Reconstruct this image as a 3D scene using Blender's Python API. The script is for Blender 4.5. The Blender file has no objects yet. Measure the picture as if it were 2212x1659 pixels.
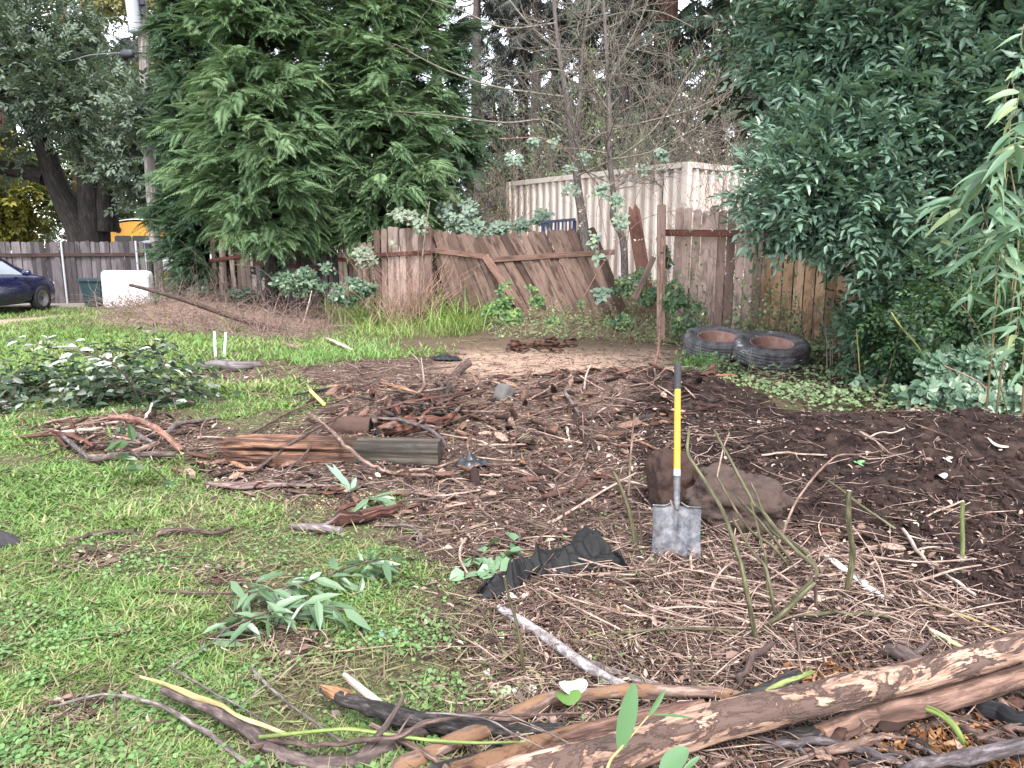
import bpy, math, random
import numpy as np
from math import radians, sin, cos, pi, sqrt, atan2

# ------------------------------------------------------------ camera, sky, sun, exposure
SC = bpy.context.scene
F, CX, CY, CAMH, PITCH = 1600.0, 1106.0, 829.5, 1.6, radians(10.4)   # photo measured on a 2212 x 1659 frame
cd = bpy.data.cameras.new('camera'); cam = bpy.data.objects.new('camera', cd)
SC.collection.objects.link(cam); SC.camera = cam
cam.location = (0, 0, CAMH); cam.rotation_euler = (pi/2 - PITCH, 0, 0)
cd.sensor_width = 36; cd.lens = 36*F/2212; cd.clip_start = 0.05; cd.clip_end = 600
W = bpy.data.worlds.new('World'); SC.world = W; W.use_nodes = True
SUN_EL, SUN_ROT = radians(52), radians(205)
def world_sky():
    nt = W.node_tree; nd = nt.nodes; nd.clear()
    sky = nd.new('ShaderNodeTexSky'); sky.sky_type = 'NISHITA'; sky.sun_disc = False
    sky.sun_elevation = SUN_EL; sky.sun_rotation = SUN_ROT; sky.dust_density = 1.0; sky.air_density = 1.0
    hs = nd.new('ShaderNodeHueSaturation'); hs.inputs['Saturation'].default_value = 0.28
    bg = nd.new('ShaderNodeBackground'); bg.inputs['Strength'].default_value = 0.15
    out = nd.new('ShaderNodeOutputWorld')
    nt.links.new(sky.outputs[0], hs.inputs['Color']); nt.links.new(hs.outputs[0], bg.inputs[0]); nt.links.new(bg.outputs[0], out.inputs[0])
world_sky()
sl = bpy.data.lights.new('sun', 'SUN'); sl.energy = 1.5; sl.angle = radians(15); sl.color = (1.0, 0.95, 0.92)
so = bpy.data.objects.new('sun', sl); SC.collection.objects.link(so)
so.rotation_euler = (pi/2 - SUN_EL, 0, radians(25))        # overcast sky brightest behind the camera
SC.view_settings.view_transform = 'Standard'; SC.view_settings.look = 'None'
SC.view_settings.exposure = 2.2; SC.view_settings.gamma = 1.0; SC.view_settings.use_curve_mapping = False
SC.render.engine = 'CYCLES'
SC.cycles.max_bounces = 6; SC.cycles.diffuse_bounces = 3; SC.cycles.glossy_bounces = 2; SC.cycles.transmission_bounces = 3
SC.cycles.use_denoising = True; SC.cycles.caustics_reflective = False; SC.cycles.caustics_refractive = False

# ------------------------------------------------------------ noise
RS = np.random.RandomState(11)
def _h(ix, iy, iz=0):
    n = (ix*374761393 + iy*668265263 + iz*2147483647*0 + iz*1274126177).astype(np.int64) & 0x7fffffff
    n = ((n ^ (n >> 13))*1274126177) & 0x7fffffff
    return ((n ^ (n >> 16)) & 0xffff)/65535.0
def vnoise(x, y, z=None):
    x = np.asarray(x, float); y = np.asarray(y, float); z = np.zeros_like(x) if z is None else np.asarray(z, float)
    ix, iy, iz = np.floor(x).astype(np.int64), np.floor(y).astype(np.int64), np.floor(z).astype(np.int64)
    fx, fy, fz = x-ix, y-iy, z-iz
    fx = fx*fx*(3-2*fx); fy = fy*fy*(3-2*fy); fz = fz*fz*(3-2*fz)
    r = 0
    for a in (0, 1):
        for b in (0, 1):
            for c in (0, 1):
                r = r + _h(ix+a, iy+b, iz+c)*(fx if a else 1-fx)*(fy if b else 1-fy)*(fz if c else 1-fz)
    return r
def fbm(x, y, z=None, o=4):
    r, a, s = 0, .5, 1.0
    for i in range(o):
        r = r + a*(vnoise(np.asarray(x)*s+17*i, np.asarray(y)*s+9*i, None if z is None else np.asarray(z)*s)-.5); a *= .5; s *= 2.03
    return r*1.6          # about -0.8..0.8
def sstep(a, b, x):
    t = np.clip((x-a)/(b-a), 0, 1); return t*t*(3-2*t)

# ------------------------------------------------------------ from a photo pixel to a place on the ground
def ray(x, y):
    a, b = (x-CX)/F, -(y-CY)/F
    return np.array([a, cos(PITCH)+b*sin(PITCH), -sin(PITCH)+b*cos(PITCH)])
def PD(x, y, Y):
    d = ray(x, y); t = Y/d[1]; return np.array([d[0]*t, Y, CAMH+d[2]*t])
def flat(x, y, z=0.0):
    d = ray(x, y); t = (z-CAMH)/min(d[2], -.01); return np.array([d[0]*t, d[1]*t, z])
def polyXY(pts): return np.array([flat(*p)[:2] for p in pts])
def sdpoly(X, Y, P):
    X = np.asarray(X, float); Y = np.asarray(Y, float)
    d2 = np.full(X.shape, 1e9); ins = np.zeros(X.shape, bool)
    for i in range(len(P)):
        (ax, ay), (bx, by) = P[i], P[(i+1) % len(P)]
        ex, ey = bx-ax, by-ay; L = ex*ex+ey*ey+1e-12
        t = np.clip(((X-ax)*ex+(Y-ay)*ey)/L, 0, 1)
        d2 = np.minimum(d2, (X-ax-t*ex)**2+(Y-ay-t*ey)**2)
        c = (ay > Y) != (by > Y)
        with np.errstate(divide='ignore', invalid='ignore'):
            ins ^= c & (X < ex*(Y-ay)/(by-ay if by != ay else 1e-12)+ax)
    d = np.sqrt(d2); return np.where(ins, d, -d)
Z_DIRT = polyXY([(1400,845),(1560,838),(1700,885),(1900,905),(2100,925),(2600,960),(2900,1450),(2212,1375),(1960,1245),(1760,1140),(1540,1120),(1400,1090),(1340,1000),(1330,900)])
Z_STRAW = polyXY([(1000,740),(1250,715),(1480,740),(1500,800),(1420,835),(1100,830),(960,800)])
Z_MULCH = polyXY([(620,800),(900,770),(1050,740),(1450,760),(1560,840),(1800,1140),(2000,1230),(2300,1380),(2700,1800),(2000,2000),(1300,1900),(1080,1640),(1110,1480),(1040,1380),(960,1300),(950,1230),(880,1150),(840,1090),(640,1075),(420,1050),(440,980),(600,930),(690,880)])
Z_BRUSH = polyXY([(230,660),(420,625),(700,640),(760,700),(640,745),(400,720),(250,705)])
Z_IVY = polyXY([(1440,690),(1800,720),(2212,740),(2800,760),(2800,960),(2212,925),(1900,900),(1700,880),(1500,815)])
Z_ROAD = polyXY([(-900,668),(420,640),(420,655),(-900,690)])
Z_DRIVE = polyXY([(-900,730),(0,700),(120,688),(260,690),(230,682),(120,680),(0,690),(-900,705)])
Z_GRAVEL = polyXY([(-1500,655),(460,648),(700,600),(700,580),(-1500,590)])
Z_PATCH = [polyXY(p) for p in ([(380,1230),(470,1210),(560,1240),(450,1275)], [(540,1370),(640,1350),(720,1385),(620,1420)], [(70,1530),(220,1500),(230,1560),(90,1570)],[(640,1090),(760,1060),(860,1080),(760,1110)],
            [(20,940),(300,900),(520,920),(430,1000),(200,1005)], [(420,790),(620,780),(600,835),(430,830)], [(150,1200),(260,1190),(250,1215),(170,1225)])]
def wob(X, Y, s=1.0): return fbm(X*2.1/s, Y*2.1/s, o=4)*.55*s
def zones(X, Y):
    w = wob(X, Y); d = np.hypot(X, Y); k = np.clip(d/6, .45, 3)
    m = lambda P, soft=.12: sstep(-soft, soft, sdpoly(X, Y, P)+w*.5*k)
    dirt = m(Z_DIRT, .15); straw = m(Z_STRAW, .35); mul = m(Z_MULCH, .3); brush = m(Z_BRUSH, .8); ivy = m(Z_IVY, .4)
    road = np.maximum(m(Z_ROAD, .2), m(Z_GRAVEL, .4)*.8); drive = m(Z_DRIVE, .5)
    for P in Z_PATCH: mul = np.maximum(mul, m(P, .12)*.85)
    mul = np.maximum(mul, sstep(.34, .5, fbm(X*1.7+5, Y*1.7))*.6)
    mul = np.clip(mul, 0, 1)
    behind = sstep(11.0, 12.6, Y-.0*X)*sstep(-3.5, -1.5, X)
    return dirt, straw, mul, brush, ivy, road, drive, behind
MND = [(flat(1800,1000), 1.5, .6, .27), (flat(2200,1020), 1.2, .6, .25), (flat(1560,930), .6, .35, .10), (flat(1290,850), 1.0, .45, .22), (flat(1480,860), .7, .4, .2), (flat(330,965), .9, .45, .06), (flat(870,880), .7, .4, .12), (flat(450,690), 2.2, 1.5, .42), (flat(200,820), 1.2, .7, .10), (flat(1462,1204), .20, .07, .05)]
def H(X, Y, fine=True):
    X = np.asarray(X, float); Y = np.asarray(Y, float)
    h = fbm(X*.35, Y*.35, o=2)*.10
    h = h*sstep(0, 3, np.hypot(X-.3, Y-1.2)+.8)
    h = h+.7*sstep(13.0, 17.0, Y)*sstep(-2.5, .5, X)
    for (c, rx, ry, a) in MND: h = h+a*np.exp(-((X-c[0])/rx)**2-((Y-c[1])/ry)**2)
    if fine:
        dirt = sstep(-.1, .3, sdpoly(X, Y, Z_DIRT)); near = sstep(30, 8, Y)
        h = h+near*(fbm(X*6, Y*6, o=4)*(.018+.062*dirt)+fbm(X*1.6+3, Y*1.6, o=2)*.05)
        pit = np.exp(-((X-PIT[0])/.28)**2-((Y-PIT[1])/.16)**2); h = h-.14*pit
    return h
PIT = flat(1720, 1125)
def PG(x, y, dz=0.0):
    z = 0.0
    for i in range(8):
        p = flat(x, y, z+dz); z = .5*z+.5*float(H(p[0], p[1]))
    p = flat(x, y, z+dz); p[2] = float(H(p[0], p[1]))+dz; return p
def HZ(p, dz=0.0): return np.array([p[0], p[1], float(H(p[0], p[1]))+dz])

# ------------------------------------------------------------ meshes
ORG = {}
class MB:
    def __init__(s): s.v, s.f, s.t, s.r, s.m, s.n = [], [], [], [], [], 0
    def add(s, V, Fs, tc=None, rn=0.5, mi=0):
        V = np.asarray(V, float).reshape(-1, 3); n = len(V)
        s.v.append(V); s.t.append(V.copy() if tc is None else np.asarray(tc, float).reshape(-1, 3))
        s.r.append(np.broadcast_to(np.asarray(rn, float), (n,)).copy())
        for Fk in (Fs if isinstance(Fs, (list, tuple)) and len(Fs) and isinstance(Fs[0], np.ndarray) else [np.asarray(Fs)]):
            if len(Fk): s.f.append(np.asarray(Fk, np.int64)+s.n); s.m.append(mi)
        s.n += n; return s
    def build(s, name, mats, parent=None, org=None, smooth=True):
        if not s.v: return None
        V = np.concatenate(s.v); o = np.zeros(3)
        if parent is not None: o = ORG[parent.name]
        elif org is not None: o = np.asarray(org, float)
        V = V-o
        me = bpy.data.meshes.new(name); nf = sum(len(f) for f in s.f); nl = sum(f.size for f in s.f)
        me.vertices.add(len(V)); me.vertices.foreach_set('co', V.astype(np.float32).ravel())
        me.loops.add(nl); me.polygons.add(nf)
        me.loops.foreach_set('vertex_index', np.concatenate([f.ravel() for f in s.f]).astype(np.int32))
        tot = np.concatenate([np.full(len(f), f.shape[1]) for f in s.f]); st = np.concatenate([[0], np.cumsum(tot)[:-1]])
        me.polygons.foreach_set('loop_start', st.astype(np.int32))
        try: me.polygons.foreach_set('loop_total', tot.astype(np.int32))
        except Exception: pass
        mats = mats if isinstance(mats, (list, tuple)) else [mats]
        for m in mats: me.materials.append(m)
        if len(mats) > 1: me.polygons.foreach_set('material_index', np.concatenate([np.full(len(f), m) for f, m in zip(s.f, s.m)]).astype(np.int32))
        me.update(calc_edges=True)
        a = me.attributes.new('tc', 'FLOAT_VECTOR', 'POINT'); a.data.foreach_set('vector', np.concatenate(s.t).astype(np.float32).ravel())
        a = me.attributes.new('rnd', 'FLOAT', 'POINT'); a.data.foreach_set('value', np.concatenate(s.r).astype(np.float32))
        me.polygons.foreach_set('use_smooth', np.full(nf, smooth, bool))
        ob = bpy.data.objects.new(name, me); SC.collection.objects.link(ob)
        if parent is not None: ob.parent = parent
        else: ob.location = o
        ORG[ob.name] = o; return ob
def tag(o, label=None, cat=None, group=None, kind=None):
    if label: o['label'] = label
    if cat: o['category'] = cat
    if group: o['group'] = group
    if kind: o['kind'] = kind
    return o
def thing(name, label, cat, loc, group=None):
    o = bpy.data.objects.new(name, None); SC.collection.objects.link(o); o.location = tuple(loc); o.empty_display_size = .1
    ORG[o.name] = np.asarray(loc, float); return tag(o, label, cat, group)
def nrm(v): v = np.asarray(v, float); return v/(np.linalg.norm(v)+1e-12)
def catmull(P, per=6):
    P = np.asarray(P, float); n = len(P)
    if n < 3: return np.array([P[0]+(P[-1]-P[0])*t for t in np.linspace(0, 1, per+1)])
    Q = np.vstack([2*P[0]-P[1], P, 2*P[-1]-P[-2]]); out = []
    for i in range(n-1):
        a, b, c, d = Q[i:i+4]
        for t in np.linspace(0, 1, per, endpoint=False):
            out.append(.5*((2*b)+(c-a)*t+(2*a-5*b+4*c-d)*t*t+(3*b-a-3*c+d)*t**3))
    out.append(P[-1]); return np.array(out)
def tube(mb, P, R, n=8, wob=.1, seed=0, per=6, mi=0, capmi=None, rn=.5, caps=True, fr=9.0, rough=.0, flatten=1.0):
    """a stick or log through the points P; R one radius, or one per point"""
    P = np.asarray(P, float); R = np.full(len(P), R, float) if np.isscalar(R) else np.asarray(R, float)
    C = catmull(P, per); m = len(C); Rr = np.interp(np.linspace(0, len(P)-1, m), np.arange(len(P)), R)
    T = np.gradient(C, axis=0); T /= np.linalg.norm(T, axis=1)[:, None]+1e-12
    u = np.cross(T[0], [0, 0, 1.0]); u = nrm(u) if np.linalg.norm(u) > 1e-3 else np.array([1.0, 0, 0])
    s = np.concatenate([[0], np.cumsum(np.linalg.norm(np.diff(C, axis=0), axis=1))]); off = seed*7.31
    an = np.linspace(0, 2*pi, n, endpoint=False); ca, sa = np.cos(an), np.sin(an)
    Us = np.empty((m, 3))
    for i in range(m):
        u = u-T[i]*np.dot(u, T[i]); u = nrm(u); Us[i] = u
    B = np.cross(T, Us)
    rr = np.repeat(Rr[:, None], n, 1); rm = max(R.max(), 1e-4)
    tx, ty, tz = ca[None]*np.ones((m, 1)), sa[None]*np.ones((m, 1)), np.repeat((s/rm)[:, None], n, 1)
    if wob: rr = rr*(1+wob*2*fbm(tx*1.1+off, ty*1.1, tz*.35, o=2))
    if rough: rr = rr*(1+rough*2*fbm(tx*fr*.4+off, ty*fr*.4, tz*fr*.12, o=3))
    V = C[:, None]+Us[:, None]*(rr*ca)[..., None]+B[:, None]*(rr*sa*flatten)[..., None]
    tc = np.stack([tx*rm+off, ty*rm, np.repeat(s[:, None], n, 1)], -1)
    i = np.arange(m-1)[:, None]*n; j = np.arange(n)[None]; k = (j+1) % n
    Fq = np.stack([i+j, i+k, i+n+k, i+n+j], -1).reshape(-1, 4)
    mb.add(V.reshape(-1, 3), Fq, tc.reshape(-1, 3), rn, mi)
    if caps:
        for e, row in ((0, V[0]), (1, V[-1])):
            c = row.mean(0)+(T[-1] if e else -T[0])*Rr[-1 if e else 0]*.06
            j = np.arange(n); Ft = np.stack([j, (j+1) % n, np.full(n, n)], -1)
            mb.add(np.vstack([row, c]), Ft[:, ::-1] if not e else Ft, np.vstack([tc[-1 if e else 0], tc[-1 if e else 0].mean(0)]), rn, mi if capmi is None else capmi)
    return C, T
def prism(mb, pts, o, ax, ay, az, t, rn=.5, mi=0, off=None):
    """outline pts in (ax, ay) pushed t along az"""
    o, ax, ay, az = (np.asarray(q, float) for q in (o, ax, ay, az)); pts = np.asarray(pts, float); n = len(pts)
    A = o+pts[:, :1]*ax+pts[:, 1:2]*ay; V = np.vstack([A, A+az*t])
    off = RS.rand()*40 if off is None else off
    L = np.column_stack([pts[:, 0]+off, np.zeros(n), pts[:, 1]]); tc = np.vstack([L, L+[0, t, 0]])
    j = np.arange(n); q = np.stack([j, (j+1) % n, (j+1) % n+n, j+n], -1)
    mb.add(V, [q, np.arange(n)[None, ::-1].copy(), np.arange(n, 2*n)[None].copy()] if True else q, tc, rn, mi)
def box(mb, c, sx, sy, sz, R=None, rn=.5, mi=0, bev=0.0):
    R = np.eye(3) if R is None else R; c = np.asarray(c, float)
    o = c-R[:, 0]*sx/2-R[:, 2]*sz/2-R[:, 1]*sy/2
    b = bev
    pts = [(0, 0), (sx, 0), (sx, sz), (0, sz)] if not b else [(b, 0), (sx-b, 0), (sx, b), (sx, sz-b), (sx-b, sz), (b, sz), (0, sz-b), (0, b)]
    prism(mb, pts, o, R[:, 0], R[:, 2], R[:, 1], sy, rn, mi)
def rotz(a): return np.array([[cos(a), -sin(a), 0], [sin(a), cos(a), 0], [0, 0, 1.0]])
def rotx(a): return np.array([[1.0, 0, 0], [0, cos(a), -sin(a)], [0, sin(a), cos(a)]])
def roty(a): return np.array([[cos(a), 0, sin(a)], [0, 1.0, 0], [-sin(a), 0, cos(a)]])
def lathe(mb, prof, c, n=32, R=None, mi=0, rn=.5, wobble=0):
    """profile [(radius, height)] turned about the local z axis"""
    R = np.eye(3) if R is None else R; prof = np.asarray(prof, float); m = len(prof)
    an = np.linspace(0, 2*pi, n, endpoint=False)
    L = np.stack([prof[:, :1]*np.cos(an), prof[:, :1]*np.sin(an), np.repeat(prof[:, 1:2], n, 1)], -1).reshape(-1, 3)
    i = np.arange(m-1)[:, None]*n; j = np.arange(n)[None]; k = (j+1) % n
    mb.add(L@R.T+np.asarray(c, float), np.stack([i+j, i+k, i+n+k, i+n+j], -1).reshape(-1, 4), L, rn, mi)
def rock(mb, c, rad, R=None, seed=0, p=2.0, amp=.12, nu=40, nv=24, mi=0, rn=.5, fr=2.0):
    """a lumpy boulder: superellipsoid p (2 round, 5 blocky) pushed about by noise"""
    R = np.eye(3) if R is None else R
    th = np.linspace(0, 2*pi, nu, endpoint=False); ph = np.linspace(-pi/2, pi/2, nv)
    x = np.cos(ph)[:, None]*np.cos(th); y = np.cos(ph)[:, None]*np.sin(th); z = np.repeat(np.sin(ph)[:, None], nu, 1)
    k = (np.abs(x)**p+np.abs(y)**p+np.abs(z)**p)**(-1/p); D = np.stack([x*k, y*k, z*k], -1)
    d = 1+amp*2*fbm(D[..., 0]*fr+seed*3.7, D[..., 1]*fr, D[..., 2]*fr+seed, o=4)
    L = (D*d[..., None]*np.asarray(rad)).reshape(-1, 3)
    i = np.arange(nv-1)[:, None]*nu; j = np.arange(nu)[None]; q = (j+1) % nu
    mb.add(L@R.T+np.asarray(c, float), np.stack([i+j, i+q, i+nu+q, i+nu+j], -1).reshape(-1, 4), L+seed, rn, mi)
def frames(D, U):
    """N frames whose y axis is D and whose z axis leans to U"""
    D = D/(np.linalg.norm(D, axis=1)[:, None]+1e-9); X = np.cross(D, U); X /= np.linalg.norm(X, axis=1)[:, None]+1e-9
    return np.stack([X, D, np.cross(X, D)], -1)
def scatter(mb, T, Fr, pos, sc, rn, mi=0):
    V, Fs = T[0], T[1]; N = len(pos); k = len(V)
    sc = np.asarray(sc, float); sc = np.repeat(sc[:, None], 3, 1) if sc.ndim == 1 else sc
    P = np.einsum('nij,nkj->nki', Fr, V[None]*sc[:, None])+pos[:, None]
    off = (np.arange(N)*k)[:, None, None]
    jit = T[2] if len(T) > 2 else np.zeros(k)
    mb.add(P.reshape(-1, 3), [(np.asarray(f)[None]+off).reshape(-1, np.asarray(f).shape[1]) for f in Fs], None, (np.asarray(rn)[:, None]+jit[None]).ravel(), mi)
def leafT(w=.3, curl=.12, fold=.08):
    y = np.array([0, .3, .3, .3, .68, .68, .68, 1.0]); x = np.array([0, -w*.5, 0, w*.5, -w*.4, 0, w*.4, 0])
    z = np.array([0, fold*w*2, 0, fold*w*2, fold*w*2, 0, fold*w*2, 0])-curl*y*y
    return np.column_stack([x, y, z]), [np.array([[0, 2, 1], [0, 3, 2], [4, 5, 7], [5, 6, 7]]), np.array([[1, 2, 5, 4], [2, 3, 6, 5]])]
def diaT(w=.2, curl=.1): return np.array([[0, 0, 0], [-w/2, .45, .02], [0, 1, -curl], [w/2, .45, .02]], float), [np.array([[0, 3, 2, 1]])]
def bladeT(w=.06, curl=.35): return np.array([[-w/2, 0, 0], [w/2, 0, 0], [w*.4, .55, -curl*.3], [-w*.4, .55, -curl*.3], [0, 1, -curl]], float), [np.array([[0, 1, 2, 3]]), np.array([[3, 2, 4]])]
def compound(T, items, jit=.0):
    """several copies of one leaf as one sprig: items (pos, dir, up, scale)"""
    vs, fs, js, n = [], [], [], 0; fl = {}
    for i, (p, d, u, s) in enumerate(items):
        Fm = frames(np.array([d], float), np.array([u], float))[0]
        vs.append((T[0]*s)@Fm.T+np.asarray(p)); js.append(np.full(len(T[0]), (RS.rand()-.5)*jit))
        for f in T[1]: fl.setdefault(f.shape[1], []).append(f+n)
        n += len(T[0])
    return np.vstack(vs), [np.vstack(x) for x in fl.values()], np.concatenate(js)
def rdir(N, up=0.0):
    v = RS.randn(N, 3); v[:, 2] += up; return v/np.linalg.norm(v, axis=1)[:, None]

# ------------------------------------------------------------ materials
MATS = {}
class NT:
    def __init__(s, name):
        s.m = bpy.data.materials.new(name); s.m.use_nodes = True; s.t = s.m.node_tree; s.n = s.t.nodes; s.n.clear()
        s.o = s.n.new('ShaderNodeOutputMaterial')
    def new(s, t, **kw):
        n = s.n.new('ShaderNode'+t)
        for k, v in kw.items():
            if hasattr(n, k) and k not in n.inputs: setattr(n, k, v)
            else: s.put(n.inputs[k], v)
        return n
    def put(s, inp, v):
        if hasattr(v, 'is_linked') or hasattr(v, 'links'): s.t.links.new(v, inp)
        else: inp.default_value = v if not (isinstance(v, tuple) and len(v) == 3 and inp.type == 'RGBA') else (*v, 1)
    def attr(s, name, out='Vector'): return s.new('Attribute', attribute_name=name).outputs[out]
    def map(s, vec, scale): n = s.new('Mapping'); s.put(n.inputs['Vector'], vec); n.inputs['Scale'].default_value = scale; return n.outputs[0]
    def noise(s, vec, scale, detail=4, rough=.6, dist=0.0):
        n = s.new('TexNoise'); s.put(n.inputs['Vector'], vec)
        n.inputs['Scale'].default_value = scale; n.inputs['Detail'].default_value = detail; n.inputs['Roughness'].default_value = rough; n.inputs['Distortion'].default_value = dist
        return n.outputs['Fac']
    def ramp(s, fac, stops):
        n = s.new('ValToRGB'); s.put(n.inputs[0], fac); e = n.color_ramp.elements
        while len(e) < len(stops): e.new(.5)
        for q, (p, c) in zip(e, stops): q.position = p; q.color = (*c, 1) if isinstance(c, tuple) else (c, c, c, 1)
        return n.outputs[0]
    def mix(s, fac, a, b, mode='MIX'):
        n = s.new('MixRGB', blend_type=mode); s.put(n.inputs[0], fac); s.put(n.inputs[1], a); s.put(n.inputs[2], b); return n.outputs[0]
    def math(s, op, a, b=0.0):
        n = s.new('Math', operation=op); s.put(n.inputs[0], a); s.put(n.inputs[1], b); return n.outputs[0]
    def bump(s, h, strength=.3, dist=.01):
        n = s.new('Bump'); n.inputs['Strength'].default_value = strength; n.inputs['Distance'].default_value = dist; s.put(n.inputs['Height'], h); return n.outputs[0]
    def done(s, col, rough=.8, bump=None, spec=.3, metal=0.0, transl=None, coat=0.0):
        p = s.new('BsdfPrincipled'); s.put(p.inputs['Base Color'], col); s.put(p.inputs['Roughness'], rough); p.inputs['Specular IOR Level'].default_value = spec; p.inputs['Metallic'].default_value = metal
        if coat: p.inputs['Coat Weight'].default_value = coat; p.inputs['Coat Roughness'].default_value = .06
        if bump is not None: s.put(p.inputs['Normal'], bump)
        sh = p.outputs[0]
        if transl:
            t = s.new('BsdfTranslucent'); s.put(t.inputs[0], s.mix(.5, col, (.25, .32, .05))); mx = s.new('MixShader'); mx.inputs[0].default_value = transl
            s.t.links.new(sh, mx.inputs[1]); s.t.links.new(t.outputs[0], mx.inputs[2]); sh = mx.outputs[0]
        s.t.links.new(sh, s.o.inputs[0]); return s.m
def memo(f):
    def g(name, *a, **k):
        if name not in MATS: MATS[name] = f(name, *a, **k)
        return MATS[name]
    return g
@memo
def leafM(name, c1, c2, c3=None, rough=.45, transl=.18, spec=.4):
    """leaves: each leaf has its own tint between c1 and c2, a few take c3"""
    t = NT(name); r = t.attr('rnd', 'Fac'); nz = t.noise(t.attr('tc'), 3.0, 2)
    col = t.ramp(r, [(0, c1), (.8, c2), (.93, c3 or c2), (1.0, c3 or c2)])
    col = t.mix(t.math('MULTIPLY', nz, .5), col, tuple(.62*(a+b)*.5 for a, b in zip(c1, c2)))
    return t.done(col, rough, transl=transl, spec=spec)
@memo
def barkM(name, c1, c2, c3, sc=60, stretch=.18, bump=.5, dist=.006, rough=.85, patch=None, spec=.25):
    """bark or weathered wood: streaks along the stick, blotches, a rough surface"""
    t = NT(name); v = t.map(t.attr('tc'), (1, 1, stretch))
    a = t.noise(v, sc, 5, .65, .4); b = t.noise(t.map(t.attr('tc'), (1, 1, .45)), sc*.3, 7, .68, .7); c = t.noise(v, sc*3, 3)
    col = t.ramp(a, [(.38, c1), (.5, c2), (.64, c3)])
    col = t.mix(t.math('MULTIPLY', t.attr('rnd', 'Fac'), .18), col, c3)
    col = t.mix(t.ramp(c, [(.56, 0.0), (.68, .55)]), col, c1)
    if patch:
        col = t.mix(t.ramp(b, [(.49, 0.0), (.52, 1.0)]), col, t.mix(a, patch, tuple(q*2.1 for q in patch)))
    else:
        col = t.mix(t.ramp(b, [(.45, 0.0), (.62, .7)]), col, c1)
    h = t.math('ADD', a, t.math('MULTIPLY', c, .35))
    if patch: h = t.math('ADD', h, t.math('MULTIPLY', t.ramp(b, [(.5, 1.0), (.56, 0.0)]), .8))
    return t.done(col, rough, t.bump(h, bump, dist), spec)
@memo
def plankM(name, c1, c2, c3, moss=None, sc=14.0):
    """weathered fence boards: grain, knots, each board its own tone"""
    t = NT(name); v = t.map(t.attr('tc'), (1, 1, .05)); a = t.noise(v, sc*4, 4, .7); b = t.noise(t.map(t.attr('tc'), (1, 1, .25)), sc*.5, 4, .6)
    col = t.ramp(t.math('ADD', t.math('MULTIPLY', a, .55), t.math('MULTIPLY', t.attr('rnd', 'Fac'), .45)), [(.28, c1), (.5, c2), (.72, c3)])
    col = t.mix(t.ramp(b, [(.5, 0.0), (.66, .8)]), col, c1)
    if moss: col = t.mix(t.ramp(t.noise(t.attr('tc'), 3.0, 3), [(.52, 0.0), (.7, .7)]), col, moss)
    return t.done(col, .9, t.bump(a, .4, .004), .15)
@memo
def plainM(name, c, rough=.5, metal=0.0, var=.15, sc=20, spec=.4, bump=0.0, dirt=None, coat=0.0):
    t = NT(name); g = t.new('TexCoord').outputs['Object']; n = t.noise(g, sc, 5, .65)
    col = t.mix(t.math('MULTIPLY', n, var*2), c, tuple(q*.55 for q in c))
    if dirt: col = t.mix(t.ramp(t.noise(g, sc*.35, 5, .7, .6), [(.45, 0.0), (.65, .85)]), col, dirt)
    return t.done(col, t.math('ADD', t.math('MULTIPLY', n, .25), rough-.12), t.bump(n, bump, .01) if bump else None, spec, metal, coat=coat)
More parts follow.
